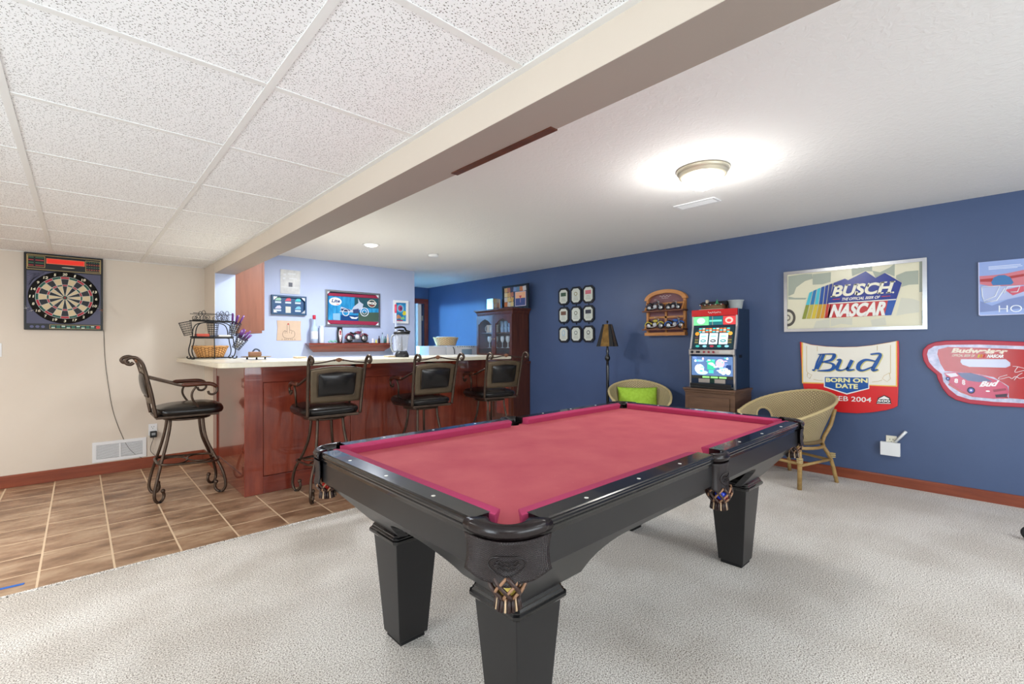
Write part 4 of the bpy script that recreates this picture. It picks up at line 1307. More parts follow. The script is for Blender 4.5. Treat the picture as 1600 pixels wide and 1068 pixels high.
def script_B(dx, w0, w1, mt_):
    # an italic capital B from strokes
    def st_(pts, r): mb.tube([PW.P((p_[0]+dx, p_[1]-abs(dx)*.5), w0) for p_ in pts], r, mt_, 8)
    return st_
def ribbon(pts, widths, w0, w1, mt_, d=(0, 0)):
    """flat brush stroke: centre line with widths, real thickness"""
    c = smooth_path([(p_[0], p_[1], 0) for p_ in pts], 5); n = len(c)
    ws = []
    for i in range(n):
        f = i/(n-1)*(len(widths)-1); k = min(int(f), len(widths)-2); t = f-k
        ws.append(widths[k]*(1-t)+widths[k+1]*t)
    L, Rr = [], []
    for i in range(n):
        t = c[min(i+1, n-1)]-c[max(i-1, 0)]; t.normalize(); nn = Vector((-t.y, t.x, 0))
        L.append(c[i]+nn*ws[i]); Rr.append(c[i]-nn*ws[i])
    for i in range(n-1):
        plate(mb, PW, [(v.x+d[0], v.y+d[1]) for v in (L[i], L[i+1], Rr[i+1], Rr[i])], w0, w1, mt_)
strokes = [
 ([(1.2798,1.1544),(1.1628,1.1588),(1.1483,1.1417),(1.1754,1.1007),(1.2524,1.0813)], [.004, .007, .016, .012, .004]),
 ([(1.2299,1.0789),(1.1694,1.0689),(1.1513,1.0376),(1.1858,1.0045),(1.2884,0.9947)], [.004, .008, .017, .012, .004]),
 ([(1.2320,1.1550),(1.2600,1.0811),(1.2908,1.0094)], [.012, .015, .013]),
 ([(1.2570,1.1547),(1.2879,1.0804),(1.3113,1.0027),(1.3293,1.0050)], [.006, .009, .006, .008]),
 ([(1.1291,1.1017),(1.1003,1.1023),(1.1198,1.0487),(1.1248,1.0126),(1.0853,1.0084),(1.0368,1.0358)], [.004, .012, .015, .012, .006, .004]),
 ([(1.0085,1.1044),(1.0297,1.0558),(1.0440,1.0128),(0.9928,1.0176)], [.014, .014, .012, .005]),
 ([(0.8374,1.0973),(0.9059,1.1095),(0.9512,1.0750),(0.9629,1.0271),(0.9290,1.0116),(0.8574,1.0474)], [.006, .010, .016, .016, .008, .006]),
 ([(0.8722,1.1598),(0.8012,1.1635),(0.8265,1.0921),(0.8576,1.0199),(0.8182,1.0241)], [.006, .010, .015, .013, .005]),
]
for pts, ws in strokes:
    ribbon(pts, [w+.003 for w in ws], .0245, .0262, GO, (-.006, -.004))
for pts, ws in strokes:
    ribbon(pts, ws, .0262, .0285, BL)
mb.build('script_lettering', bd)
mb = MB()
plate(mb, PW, [(1.2337,0.9455),(0.8826,0.9567),(0.8833,0.8476),(1.0516,0.7823),(1.2343,0.8401)], .022, .0255, flat((240, 240, 236), .3))
plate(mb, PW, [(1.2250,0.9372),(0.8893,0.9481),(0.8899,0.8541),(1.0515,0.7937),(1.2255,0.8479)], .0255, .027, BL)
bx_ = mb.build('badge', bd)
YG = flat((236, 232, 170), .3)
mb = MB()
text(mb, PW, 'BORN ON', [(1.2173,0.9303),(0.8937,0.9410),(0.8939,0.8995),(1.2176,0.8894)], .027, .029, YG, .04)
text(mb, PW, 'DATE', [(1.1379,0.8824),(0.9662,0.8841),(0.9665,0.8393),(1.1381,0.8392)], .027, .029, YG, .04)
mb.build('badge_lettering', bx_)
mb = MB()
W_ = flat((240, 238, 236), .3)
text(mb, PW, 'FEB 2004', [(1.1532,0.7631),(0.8681,0.7689),(0.8705,0.7247),(1.1534,0.7168)], .022, .0245, W_, .01)
e0 = [(0.7790,0.7572),(0.8330,0.7526),(0.7788,0.7924),(0.7262,0.7268)]
plate(mb, PW, [(0.8199,0.7715),(0.7766,0.7980),(0.7364,0.7783),(0.7262,0.7241),(0.8354,0.7141)], .022, .0235, flat((30, 30, 34)))
plate(mb, PW, [(0.8134,0.7652),(0.7767,0.7899),(0.7428,0.7710),(0.7407,0.7631),(0.8156,0.7596)], .0235, .0245, W_)
text(mb, PW, '500', [(0.8221,0.7549),(0.7386,0.7579),(0.7345,0.7368),(0.8266,0.7327)], .0235, .0255, W_, .03)
plate(mb, PW, [(0.8288,0.7243),(0.7325,0.7302),(0.7325,0.7249),(0.8289,0.7188)], .0235, .0245, W_)
mb.build('date_print', bd)

# red mirror sign with race car
ms = thing('mirror_sign', 'red rimmed beer mirror sign with a race car, right of the hood sign', 'sign', (WX, .23, .77))
out_ = [(0.5196,1.1645),(0.5145,1.2034),(0.4851,1.2447),(0.4325,1.2702),(0.3671,1.2798),(0.1804,1.2832),(-0.0644,1.2671),(-0.2076,1.2572),(-0.2047,0.7707),(-0.0615,0.7680),(0.0991,0.7643),(0.2354,0.7710),(0.3152,0.7937),(0.3606,0.8275),(0.3972,0.8878),(0.4249,0.9623),(0.4294,0.9939),(0.4863,1.0556),(0.5121,1.1129)]
mb = MB(); plate(mb, PW, out_, .002, .024, flat((176, 26, 56), .3)); rim = mb.build('rim', ms)
md = rim.modifiers.new('b', 'BEVEL'); md.width = .005; md.segments = 2; md.limit_method = 'ANGLE'
inn_ = [(0.4881,1.1650),(0.4802,1.2036),(0.4418,1.2345),(0.3670,1.2446),(0.1804,1.2468),(-0.0642,1.2348),(-0.1999,1.2259),(-0.1974,0.8040),(-0.0616,0.8007),(0.0988,0.7981),(0.2350,0.8057),(0.3058,0.8321),(0.3508,0.8786),(0.3873,0.9392),(0.3963,1.0019),(0.4429,1.0508),(0.4760,1.1010)]
mirror = mat('printed_mirror', (140, 146, 172), 0.32, 0.35, rgb2=(200, 196, 212), scale=22)
mb = MB(); plate(mb, PW, inn_, .024, .0245, mirror); mb.build('mirror', ms)
mb = MB(); RD = flat((176, 18, 24), .15)
plate(mb, PW, [(0.4184,1.2066),(0.3579,1.2270),(0.1806,1.2225),(0.0148,1.2136),(-0.1998,1.2012),(-0.1976,0.8377),(-0.0618,0.8307),(0.0171,0.8335),(0.0165,0.9250),(0.0977,0.9913),(0.2250,1.0193),(0.3776,1.0279),(0.4051,1.0901),(0.4234,1.1659)], .0245, .0255, RD)
plate(mb, PW, [(0.3598,0.9157),(0.2877,0.8582),(0.2174,0.8267),(0.0987,0.8220),(0.0171,0.8311),(0.0330,0.8651),(0.2698,0.8719),(0.3413,0.9543)], .0245, .0255, RD)
rp = mb.build('red_print', ms)
mb = MB(); LB = flat((196, 200, 224), .15)
e = [(0.2816,1.1282),(0.0314,1.1335),(0.0075,1.1070),(0.0076,1.0836),(0.0318,1.0676),(0.2334,1.0680),(0.2730,1.0839),(0.2845,1.1059)]
plate(mb, PW, e, .0255, .027, LB)
mb.build('silver_bar', rp)
mb = MB(); CR = flat((236, 222, 206), .3)
text(mb, PW, 'Budweiser', [(0.3324,1.2196),(0.0164,1.2136),(0.0231,1.1736),(0.3381,1.1795)], .0255, .029, CR, .05, .15)
text(mb, PW, 'OFFICIAL BEER OF', [(0.3309,1.1696),(0.1981,1.1677),(0.2017,1.1469),(0.3347,1.1483)], .0255, .0275, CR, .02, .2)
text(mb, PW, 'NASCAR', [(0.1283,1.1698),(0.0409,1.1687),(0.0443,1.1426),(0.1343,1.1433)], .0255, .028, flat((240, 240, 240), .3), .05, .2)
for k, c in enumerate(((210, 190, 70), (214, 130, 40), (200, 50, 40))):
    a = 1295+18*k
    q = {0: [(0.1809,1.1691),(0.1706,1.1693),(0.1776,1.1425),(0.1879,1.1423)], 1: [(0.1655,1.1693),(0.1553,1.1695),(0.1623,1.1428),(0.1725,1.1426)], 2: [(0.1502,1.1695),(0.1401,1.1697),(0.1470,1.1431),(0.1572,1.1429)]}[k]
    plate(mb, PW, q, .0255, .0275, flat(c))
sig = [[(-0.0043,1.0806),(-0.0320,1.0768),(-0.0631,1.0663)], [(-0.0320,1.0768),(-0.0160,1.0437),(-0.0223,1.0346),(-0.0553,1.0476),(-0.0939,1.0583)], [(0.0240,1.0127),(0.0647,0.9931),(0.0713,0.9786),(0.0485,0.9821),(0.0161,0.9955),(0.0002,0.9846),(-0.0197,1.0031),(-0.0393,0.9890),(-0.0627,0.9971),(-0.1241,1.0138),(-0.1766,1.0276)], [(-0.0116,0.9736),(-0.0316,1.0095),(-0.0552,1.0314)]]
for q in sig:
    mb.tube(smooth_path([PW.P(p_, .0265) for p_ in q], 4), .0022, flat((240, 230, 236), .3), 6)
mb.build('lettering', rp)
mb = MB(); CAR = flat((196, 60, 96), .2); CARD = flat((150, 40, 70), .25)
plate(mb, PW, [(0.3823,1.0126),(0.3227,1.0226),(0.2250,1.0193),(0.1563,1.0005),(0.0978,0.9770),(0.0568,0.9555),(0.0230,0.9222),(0.0168,0.8780),(0.0251,0.8422),(0.0822,0.8234),(0.1573,0.8267),(0.2087,0.8335),(0.2479,0.8550),(0.3054,0.8942),(0.3505,0.9350)], .0255, .029, CAR)
plate(mb, PW, [(0.3047,1.0159),(0.2250,1.0193),(0.1563,0.9957),(0.1045,0.9576),(0.1822,0.9484),(0.2429,0.9572),(0.2781,0.9825)], .029, .0305, flat((50, 62, 120), .15))
plate(mb, PW, [(0.3777,1.0078),(0.3137,1.0155),(0.2959,0.9915),(0.3411,0.9793)], .029, .0305, flat((220, 214, 226), .2))
plate(mb, PW, [(0.0902,0.8548),(0.0249,0.8681),(0.0283,0.8419),(0.0854,0.8326)], .029, .0305, flat((60, 40, 60), .3))
plate(mb, PW, [(0.1016,0.8933),(0.0327,0.9098),(0.0296,0.8936),(0.0984,0.8745)], .029, .0305, CARD)
car = mb.build('race_car_print', ms)
wc = [(0.2241,0.8800),(0.3595,0.9659)]
for (cy_, cz_), r in zip(wc, (.024, .014)):
    mb = MB()
    plate(mb, PW, ell(cy_, cz_, r*.95, r*1.1), .029, .031, flat((24, 30, 60), .3)); plate(mb, PW, ell(cy_, cz_, r*.6, r*.7), .031, .032, flat((90, 110, 200), .3)); plate(mb, PW, ell(cy_, cz_, r*.25, r*.3), .032, .0328, flat((230, 230, 240), .3))
    mb.build('car_wheel', car)
mb = MB()
text(mb, PW, 'Bud', [(0.1668,0.9541),(0.0649,0.9693),(0.0783,0.9210),(0.1790,0.9098)], .029, .031, flat((244, 236, 240), .3), .05, .2)
text(mb, PW, '8', [(0.3230,0.9703),(0.2996,0.9690),(0.2980,0.9294),(0.3214,0.9355)], .029, .031, flat((244, 236, 240), .3), .05, .1)
text(mb, PW, '8', [(0.2782,0.9639),(0.2587,0.9625),(0.2554,0.9159),(0.2766,0.9232)], .029, .031, flat((240, 220, 226), .3), .05, .1)
plate(mb, PW, ell(*[(0.1300,0.8794)][0], .012, .006), .029, .0305, flat((244, 236, 240), .3))
mb.build('car_lettering', car)

# blue poster panel at the right end
hp = thing('racing_poster', 'pale blue racing poster under clear acrylic, at the right edge of the wall', 'poster', (WX, .05, 1.476))
py0, py1, pz0, pz1 = .178, -.30, 1.476, 1.903
mb = MB(); plate(mb, PW, rect(py1, pz0, py0, pz1), .002, .012, flat((150, 172, 224), .2))
plate(mb, PW, rect(py1, pz0, py0, pz0+.006), .012, .018, flat((196, 204, 236), .15)); plate(mb, PW, rect(py0-.006, pz0, py0, pz1), .012, .018, flat((196, 204, 236), .15))
mb.build('panel', hp)
mb = MB()
plate(mb, PW, [(0.1713,1.7927),(0.1019,1.7914),(0.0327,1.7962),(-0.0678,1.8153),(-0.2263,1.8258),(-0.2254,1.6727),(-0.0671,1.6996),(0.1024,1.7032),(0.1681,1.7285)], .012, .0135, flat((206, 120, 132), .3))
plate(mb, PW, [(0.1687,1.7669),(0.0328,1.7714),(-0.0676,1.7849),(-0.0675,1.7666),(0.1022,1.7410),(0.1689,1.7477)], .0135, .0145, flat((170, 56, 60), .3))
plate(mb, PW, [(0.1066,1.7352),(0.0933,1.7716),(0.0671,1.7876),(0.0327,1.7863),(0.0032,1.7657),(-0.0134,1.7232),(-0.0007,1.7084),(0.0980,1.7129)], .0145, .017, flat((70, 124, 180), .15))
plate(mb, PW, [(0.1689,1.5944),(0.1033,1.5519),(0.0168,1.5961),(-0.0666,1.6143),(-0.2249,1.5902),(-0.2246,1.5372),(0.1694,1.5050)], .012, .0135, flat((120, 138, 190), .3))
plate(mb, PW, [(0.1647,1.6962),(0.1024,1.7057),(-0.0671,1.6972),(-0.2254,1.6774),(-0.2250,1.6138),(-0.0666,1.6204),(0.1032,1.5771),(0.1517,1.6059)], .012, .0135, flat((172, 184, 224), .3))
plate(mb, PW, [(0.0334,1.6719),(-0.0670,1.6935),(-0.0668,1.6509),(-0.0086,1.6250)], .0135, .0145, flat((206, 90, 110), .3))
mb.build('car_print', hp)
mb = MB(); WHT = flat((236, 242, 250), .3)
for q in ([(0.1601,1.7058),(0.0589,1.7040),(0.0854,1.6261),(0.1473,1.5927),(0.1560,1.6316),(0.1601,1.7058)], [(0.0378,1.6447),(0.0205,1.6929),(-0.0465,1.6941),(-0.0338,1.6511),(0.0038,1.6518)], [(0.1474,1.5800),(0.0769,1.5940),(0.0333,1.6842)]):
    mb.tube([PW.P(p_, .015) for p_ in q], .0035, WHT, 6)
text(mb, PW, 'HO', [(0.0667,1.5520),(-0.0563,1.5491),(-0.0560,1.4954),(0.0670,1.4995)], .012, .0145, WHT, -.01)
for k in range(4):
    a = [[(0.1208,1.8630),(-0.0516,1.8623),(-0.0516,1.8574),(0.1209,1.8579)], [(0.1209,1.8529),(-0.0598,1.8502),(-0.0597,1.8454),(0.1209,1.8478)], [(0.1209,1.8427),(-0.0349,1.8411),(-0.0349,1.8362),(0.1210,1.8377)]][min(k, 2)]
    plate(mb, PW, a, .012, .0128, flat((210, 220, 244), .3))
mb.build('lettering', hp)

# outlet with a white box and tilted stick
ol = thing('wall_outlet', 'ivory electrical outlet on the blue wall, partly behind a white box', 'outlet', (WX, .73, .37))
mb = MB(); plate(mb, PW, rect(.694, .325, .768, .440), .0005, .006, flat((228, 224, 206), .4)); mb.build('cover_plate', ol)
mb = MB()
for (a, b, w_, h_) in ((.742, .408, .004, .010), (.720, .408, .004, .010), (.731, .388, .006, .006)):
    plate(mb, PW, rect(a-w_/2, b-h_/2, a+w_/2, b+h_/2), .006, .0065, 'dark')
mb.build('slots', ol)
mb = MB(); mb.box(WX-.045, WX-.007, .668, .805, .268, .385, 'white', .004)
tag(mb.build('white_box'), 'white plastic box fixed over the lower half of the blue wall outlet', 'box')
mb = MB(); mb.tube([(WX-.022, .702, .392), (WX-.022, .628, .494)], [.012, .012], 'white', 4)
tag(mb.build('plastic_stick'), 'short white stick leaning out from behind the white outlet box', 'stick')

# ------------------------------------------------------------------ dartboard wall
PB = PlY(YW)
db = thing('dartboard', 'black electronic dartboard with red display under the tiled ceiling', 'dartboard', (-.09, YW, 1.41))
dx0, dx1, dz0, dz1 = -.366, .172, 1.413, 2.117
mb = MB(); mb.box(dx0, dx1, YW-.040, YW-.001, dz0, dz1, 'black_plastic', .006); mb.build('housing', db)
w0 = .040
mb = MB(); GR = flat((78, 78, 104), .4)
plate(mb, PB, rect(dx0+.018, dz0+.058, dx1-.018, 1.952), w0, w0+.003, GR)
for k in range(7):
    plate(mb, PB, [(dx0+.024, 1.80+.018*k), (dx0+.024, 1.806+.018*k), (dx0+.15-.016*abs(k-3), 1.944), (dx0+.14-.016*abs(k-3), 1.944)], w0+.003, w0+.005, flat((100, 100, 128), .4))
mb.build('face_plate', db)
mb = MB(); gold2 = flat((196, 172, 110), .4)
frame_border(mb, PB, [(dx0+.018, 2.100), (dx1-.016, 2.100), (dx1-.016, 1.965), (dx0+.018, 1.965)], .004, w0, w0+.003, gold2)
plate(mb, PB, rect(-.222, 2.025, .040, 2.075), w0, w0+.003, flat((226, 130, 90))); 
disp = mb.build('score_frame', db)
mb = MB(); plate(mb, PB, rect(-.217, 2.030, .035, 2.070), w0+.003, w0+.004, mat('red_display', (200, 40, 26), .3, emit=(214, 44, 26), estr=.5))
mb.build('display', disp)
mb = MB()
for i in range(4):
    for j, (a, b) in enumerate(((dx0+.030, dx0+.062), (dx0+.074, dx0+.128))):
        plate(mb, PB, rect(a, 2.078-.024*i-.008, b, 2.078-.024*i), w0, w0+.003, flat((50, 110, 80) if i % 2 == 0 else (176, 50, 56)))
for i in range(4):
    for j in range(6):
        a = .052+.017*j
        plate(mb, PB, rect(a, 2.072-.024*i-.007, a+.010, 2.072-.024*i), w0, w0+.003, flat(((60, 110, 80), (206, 80, 50), (60, 110, 80), (196, 90, 60))[i]))
frame_border(mb, PB, [(dx0+.024, 2.088), (dx0+.136, 2.088), (dx0+.136, 1.985), (dx0+.024, 1.985)], .003, w0, w0+.002, gold2)
frame_border(mb, PB, [(.045, 2.082), (dx1-.022, 2.082), (dx1-.022, 1.978), (.045, 1.978)], .003, w0, w0+.002, gold2)
plate(mb, PB, ell(-.075, 2.000, .045, .004), w0, w0+.002, flat((210, 200, 180)))
mb.build('score_lights', disp)
# round target
cx_, cz_, R_ = -.097, 1.717, .244
mb = MB(); mb.lathe([(R_, .0), (R_, -.004), (.001, -.004)], (cx_, YW-w0-.003, cz_), 'dark', 48, axis='Y'); tg = mb.build('number_ring', db)
mb = MB()
BK, CRM, RED_, GRN = flat((30, 32, 40), .5), flat((216, 196, 158), .5), flat((176, 40, 56), .5), flat((24, 84, 70), .5)
rr = [.016, .108, .122, .176, .196]
yf = YW-w0-.0072
for k in range(20):
    a0, a1 = radians(90+9-18*k), radians(90-9-18*k)
    for j in range(4):
        m_ = [(BK, RED_), (CRM, GRN)][k % 2][0 if j in (0, 2) else 1]
        n_ = 3
        pts = [(cx_+rr[j]*cos(a0+(a1-a0)*i/n_), yf, cz_+rr[j]*sin(a0+(a1-a0)*i/n_)) for i in range(n_+1)] + [(cx_+rr[j+1]*cos(a1+(a0-a1)*i/n_), yf, cz_+rr[j+1]*sin(a1+(a0-a1)*i/n_)) for i in range(n_+1)]
        mb.prism(pts, (0, .004, 0), m_)
mb.lathe([(.016, -.001), (.015, -.003), (.001, -.003)], (cx_, yf, cz_), GRN, 20, axis='Y'); mb.lathe([(.008, -.003), (.007, -.005), (.001, -.005)], (cx_, yf, cz_), RED_, 16, axis='Y')
mb.build('segments', tg)
mb = MB(); WR = flat((220, 228, 226), .3)
for r in rr[1:]:
    mb.tube([(cx_+r*cos(2*pi*k/48), yf-.0005, cz_+r*sin(2*pi*k/48)) for k in range(48)], .0014, WR, 5, closed=True)
for k in range(20):
    a = radians(90+9-18*k)
    mb.tube([(cx_+.016*cos(a), yf-.0005, cz_+.016*sin(a)), (cx_+.196*cos(a), yf-.0005, cz_+.196*sin(a))], .0013, WR, 5)
mb.build('wire_spider', tg)
mb = MB()
for k, n_ in enumerate((20, 1, 18, 4, 13, 6, 10, 15, 2, 17, 3, 19, 7, 16, 8, 11, 14, 9, 12, 5)):
    a = radians(90-18*k); c = (cx_+.219*cos(a), cz_+.219*sin(a)); hw = .016 if n_ > 9 else .008
    text(mb, PlY(YW-.047), str(n_), [(c[0]-hw, c[1]+.012), (c[0]+hw, c[1]+.012), (c[0]+hw, c[1]-.012), (c[0]-hw, c[1]-.012)], 0, .002, flat((232, 226, 200), .4), .03, .1)
mb.build('number_lettering', tg)
mb = MB()
frame_border(mb, PB, [(-.20, 1.462), (dx1-.02, 1.462), (dx1-.02, 1.424), (-.20, 1.424)], .003, w0, w0+.002, gold2)
for i in range(9):
    for j in range(2):
        plate(mb, PB, rect(-.188+.034*i, 1.430+.014*j, -.164+.034*i, 1.439+.014*j), w0, w0+.003, flat((40, 120, 100) if (i+j) % 3 else (196, 220, 210)))
plate(mb, PB, ell(.135, 1.443, .015, .014), w0, w0+.005, flat((216, 50, 50)))
for i in range(3):
    plate(mb, PB, ell(-.315+.036*i, 1.442, .013, .012), w0, w0+.004, flat((90, 92, 130)))
mb.build('control_panel', db)
def dart(x_, z_, c, lab):
    t = thing('dart', lab, 'dart', (x_, YW-w0-.02, z_), 0, 'darts kept on the dartboard')
    mb = MB(); mb.tube([(x_, YW-w0-.004, z_), (x_+.004, YW-w0-.05, z_+.002)], [.0015, .004], 'silver', 8); mb.tube([(x_+.004, YW-w0-.05, z_+.002), (x_+.008, YW-w0-.09, z_+.004)], .0025, 'black_plastic', 8); mb.build('barrel', t)
    mb = MB()
    for a in (0.4, 0.4+pi/2):
        d = Vector((cos(a), 0, sin(a)))
        c0_ = Vector((x_+.008, YW-w0-.088, z_+.004))
        mb.prism([c0_+d*.003, c0_+d*.019+Vector((0, -.008, 0)), c0_+d*.019+Vector((0, -.026, 0)), c0_+Vector((0, -.034, 0)), c0_-d*.019+Vector((0, -.026, 0)), c0_-d*.019+Vector((0, -.008, 0)), c0_-d*.003], Vector((0, 0, .0008)), flat(c, .5))
    mb.build('flight', t)
dart(-.352, 1.600, (226, 226, 226), 'dart with white flights at the left edge of the dartboard')
dart(-.318, 1.578, (216, 216, 220), 'dart with white flights just right of the leftmost dart')
dart(.150, 1.604, (206, 120, 70), 'dart with orange flights at the right edge of the dartboard')
dart(.132, 1.628, (120, 130, 110), 'dart with grey flights just above the orange one')
mb = MB()
q = [(0.1779,1.4213),(0.1875,1.1368),(0.2114,0.8825),(0.2451,0.6255),(0.2988,0.4148),(0.3633,0.2380),(0.4392,0.1347),(0.4959,0.0989)]
mb.tube(smooth_path([(a, YW-.006, b) for a, b in q], 5), .0022, flat((50, 46, 44)), 6)
q = [(0.5962,0.3094),(0.5695,0.1931),(0.5483,0.0900),(0.5855,0.0435),(0.6230,0.0034)]
mb.build('power_cord', db)
vt = thing('wall_vent', 'white louvered vent low on the beige wall', 'vent', (.30, YW, .128))
mb = MB(); frame_border(mb, PB, [(.094, .318), (.510, .318), (.510, .122), (.094, .122)], .030, .001, .009, 'white'); plate(mb, PB, rect(.296, .150, .308, .292), .001, .009, 'white'); mb.build('frame', vt)
mb = MB()
for k in range(13):
    z_ = .156+.0108*k
    for a, b in ((.124, .296), (.308, .480)):
        mb.prism([(a, YW-.001, z_+.006), (a, YW-.002, z_+.0075), (a, YW-.009, z_+.001), (a, YW-.008, z_)], (b-a, 0, 0), 'white')
mb.build('louvers', vt)
mb = MB(); plate(mb, PB, rect(.12, .15, .484, .292), .0003, .001, flat((96, 92, 92), .8)); mb.build('duct_opening', vt)
o2 = thing('wall_outlet', 'white electrical outlet on the beige wall between vent and bar', 'outlet', (.56, YW, .33))
mb = MB(); plate(mb, PB, rect(.528, .330, .600, .448), .0005, .006, 'white'); mb.build('cover_plate', o2)
mb = MB()
for a, b in ((.554, .418), (.573, .418), (.564, .402)):
    plate(mb, PB, rect(a-.002, b-.005, a+.002, b+.005), .006, .0065, 'dark')
mb.build('slots', o2)
ad = thing('power_adapter', 'black power adapter plugged into the outlet left of the bar', 'adapter', (.565, YW-.02, .31))
mb = MB(); mb.box(.538, .594, YW-.045, YW-.007, .310, .375, 'black_plastic', .005); mb.build('body', ad)
mb = MB(); plate(mb, PB, rect(.550, .335, .582, .360), .045, .0458, flat((150, 156, 160))); mb.build('sticker', ad)
mb = MB(); mb.tube(smooth_path([(.566, YW-.03, .312), (.562, YW-.03, .28), (.545, YW-.026, .22), (.545, YW-.024, .17), (.570, YW-.022, .13), (.585, YW-.022, .112)], 5), .0025, 'dark', 6); mb.build('cable', ad)
sw = thing('light_switch', 'white light switch plate at the left edge of the beige wall', 'light switch', (-.53, YW, 1.17))
mb = MB(); plate(mb, PB, rect(-.575, 1.170, -.503, 1.290), .0005, .006, 'white'); mb.build('cover_plate', sw)
mb = MB(); plate(mb, PB, rect(-.545, 1.215, -.533, 1.245), .006, .014, 'white'); mb.build('toggle', sw)
mb = MB(); a = [(-0.3033,3.6249),(-0.2132,3.5936)]
mb.prism([(-.55, 3.600, .0004), (-.215, 3.583, .0004), (-.212, 3.605, .0004), (-.55, 3.625, .0004)], (0, 0, -.0018), flat((44, 110, 200), .5))
tag(mb.build('tape_strip'), 'strip of blue painter tape stuck on the brown floor tiles', 'tape')

# ------------------------------------------------------------------ ceiling fixtures
cl = thing('ceiling_lamp', 'lit flush mount dome lamp with brushed nickel ring on the textured ceiling', 'lamp', (3.05, 1.40, CH))
mb = MB(); mb.lathe([(.02, -.001), (.165, -.001), (.168, -.012), (.160, -.022), (.152, -.026), (.150, -.045), (.138, -.050), (.130, -.048)], (3.05, 1.40, CH), 'nickel', 48); mb.build('ring', cl)
mb = MB(); mb.lathe([(.134, -.046), (.128, -.066), (.112, -.090), (.086, -.112), (.05, -.127), (.001, -.132)], (3.05, 1.40, CH), 'lamp_glass', 48); mb.build('glass_dome', cl)
mb = MB(); mb.lathe([(.001, -.146), (.008, -.143), (.010, -.136), (.006, -.130), (.001, -.130)], (3.05, 1.40, CH), 'nickel', 16); mb.build('knob', cl)
cv = thing('ceiling_vent', 'narrow white ceiling vent beside the dome lamp', 'vent', (3.75, 1.77, CH))
v = [(3.6802,1.9206),(3.8255,1.5773),(3.8454,1.9478),(3.8714,1.6275)]
A_, B_ = Vector((*v[0], 0)), Vector((*v[1], 0))
cv_y0, cv_y1 = 1.60, 1.945
mb = MB()
for (xa, xb, ya_, yb_) in ((3.68, 3.70, cv_y0, cv_y1), (3.80, 3.82, cv_y0, cv_y1), (3.70, 3.80, cv_y0, cv_y0+.02), (3.70, 3.80, cv_y1-.02, cv_y1)):
    mb.box(xa, xb, ya_, yb_, CH-.008, CH-.0005, 'white')
mb.build('frame', cv)
mb = MB()
for k in range(8):
    mb.box(3.704+.012*k, 3.709+.012*k, cv_y0+.02, cv_y1-.02, CH-.007, CH-.001, 'white')
mb.build('louvers', cv)
mb = MB(); mb.box(3.70, 3.80, cv_y0+.02, cv_y1-.02, CH-.001, CH-.0003, flat((120, 120, 120), .8)); mb.build('duct_opening', cv)
rl = thing('recessed_light', 'small lit recessed light over the bar', 'lamp', (2.484, 5.063, CH))
mb = MB(); mb.lathe([(.075, -.002), (.098, -.002), (.098, -.006), (.082, -.010), (.075, -.006)], (2.484, 5.063, CH), 'white', 32); mb.build('trim_ring', rl)
mb = MB(); mb.lathe([(.075, -.003), (.060, -.016), (.03, -.024), (.001, -.026)], (2.484, 5.063, CH), 'lamp_glass', 32); mb.build('lens', rl)
rl2 = thing('recessed_light', 'lit recessed light over the bar, close to the beam', 'lamp', (1.72, 4.75, CH))
mb = MB(); mb.lathe([(.075, -.002), (.098, -.002), (.098, -.006), (.082, -.010), (.075, -.006)], (1.72, 4.75, CH), 'white', 32); mb.build('trim_ring', rl2)
mb = MB(); mb.lathe([(.075, -.003), (.060, -.016), (.03, -.024), (.001, -.026)], (1.72, 4.75, CH), 'lamp_glass', 32); mb.build('lens', rl2)
mb = MB(); mb.lathe([(.065, -.001), (.065, -.022), (.055, -.034), (.001, -.036)], (3.341, 5.072, CH), 'white', 32)
tag(mb.build('smoke_detector'), 'round white smoke detector on the ceiling over the bar stools', 'smoke detector')


# ------------------------------------------------------------------ pale blue bar wall
PL = PlY(YL)
mb = MB(); plate(mb, PL, [(1.9103,2.2500),(2.1612,2.2470),(2.1525,1.9347),(1.9098,1.9344)], .001, .006, mat('grey_print_sheet', (176, 176, 176), .35, rgb2=(206, 206, 202), scale=14))
plate(mb, PL, [(2.0100,2.0837),(2.0578,2.0837),(2.0577,2.0289),(2.0099,2.0292)], .006, .007, flat((70, 72, 84)))
plate(mb, PL, [(1.9237,2.0263),(2.1384,2.0226),(2.1384,2.0141),(1.9237,2.0180)], .006, .0068, flat((206, 208, 208)))
for q in ([(1.9473,2.1949),(1.9786,2.1981),(1.9786,2.1730),(1.9472,2.1699)], [(2.0023,2.2088),(2.0982,2.2101),(2.0981,2.1889),(2.0023,2.1879)], [(1.9394,2.1442),(1.9707,2.1471),(1.9707,2.1221),(1.9394,2.1192)], [(2.0180,2.1432),(2.1142,2.1438),(2.1142,2.1311),(2.0180,2.1306)]):
    plate(mb, PL, q, .006, .0068, flat((206, 208, 210)))
tag(mb.build('grey_poster'), 'worn grey poster with a small dark square above the blue shadow box', 'poster')
sb = thing('shadow_box', 'blue framed shadow box with six printed cards on the pale blue wall', 'shadow box', (2.01, YL, 1.66))
q = [(1.795, 1.908), (2.225, 1.908), (2.225, 1.66), (1.795, 1.66)]
mb = MB(); i_ = frame_border(mb, PL, q, .022, .001, .045, flat((34, 74, 110), .35)); mb.build('frame', sb)
mb = MB(); plate(mb, PL, rect(1.81, 1.67, 2.21, 1.90), .001, .012, flat((16, 70, 116), .4)); mb.build('backing', sb)
cs_ = [(150, 196, 170), (206, 70, 96), (60, 190, 200), (200, 196, 220), (214, 220, 210), (110, 180, 220)]
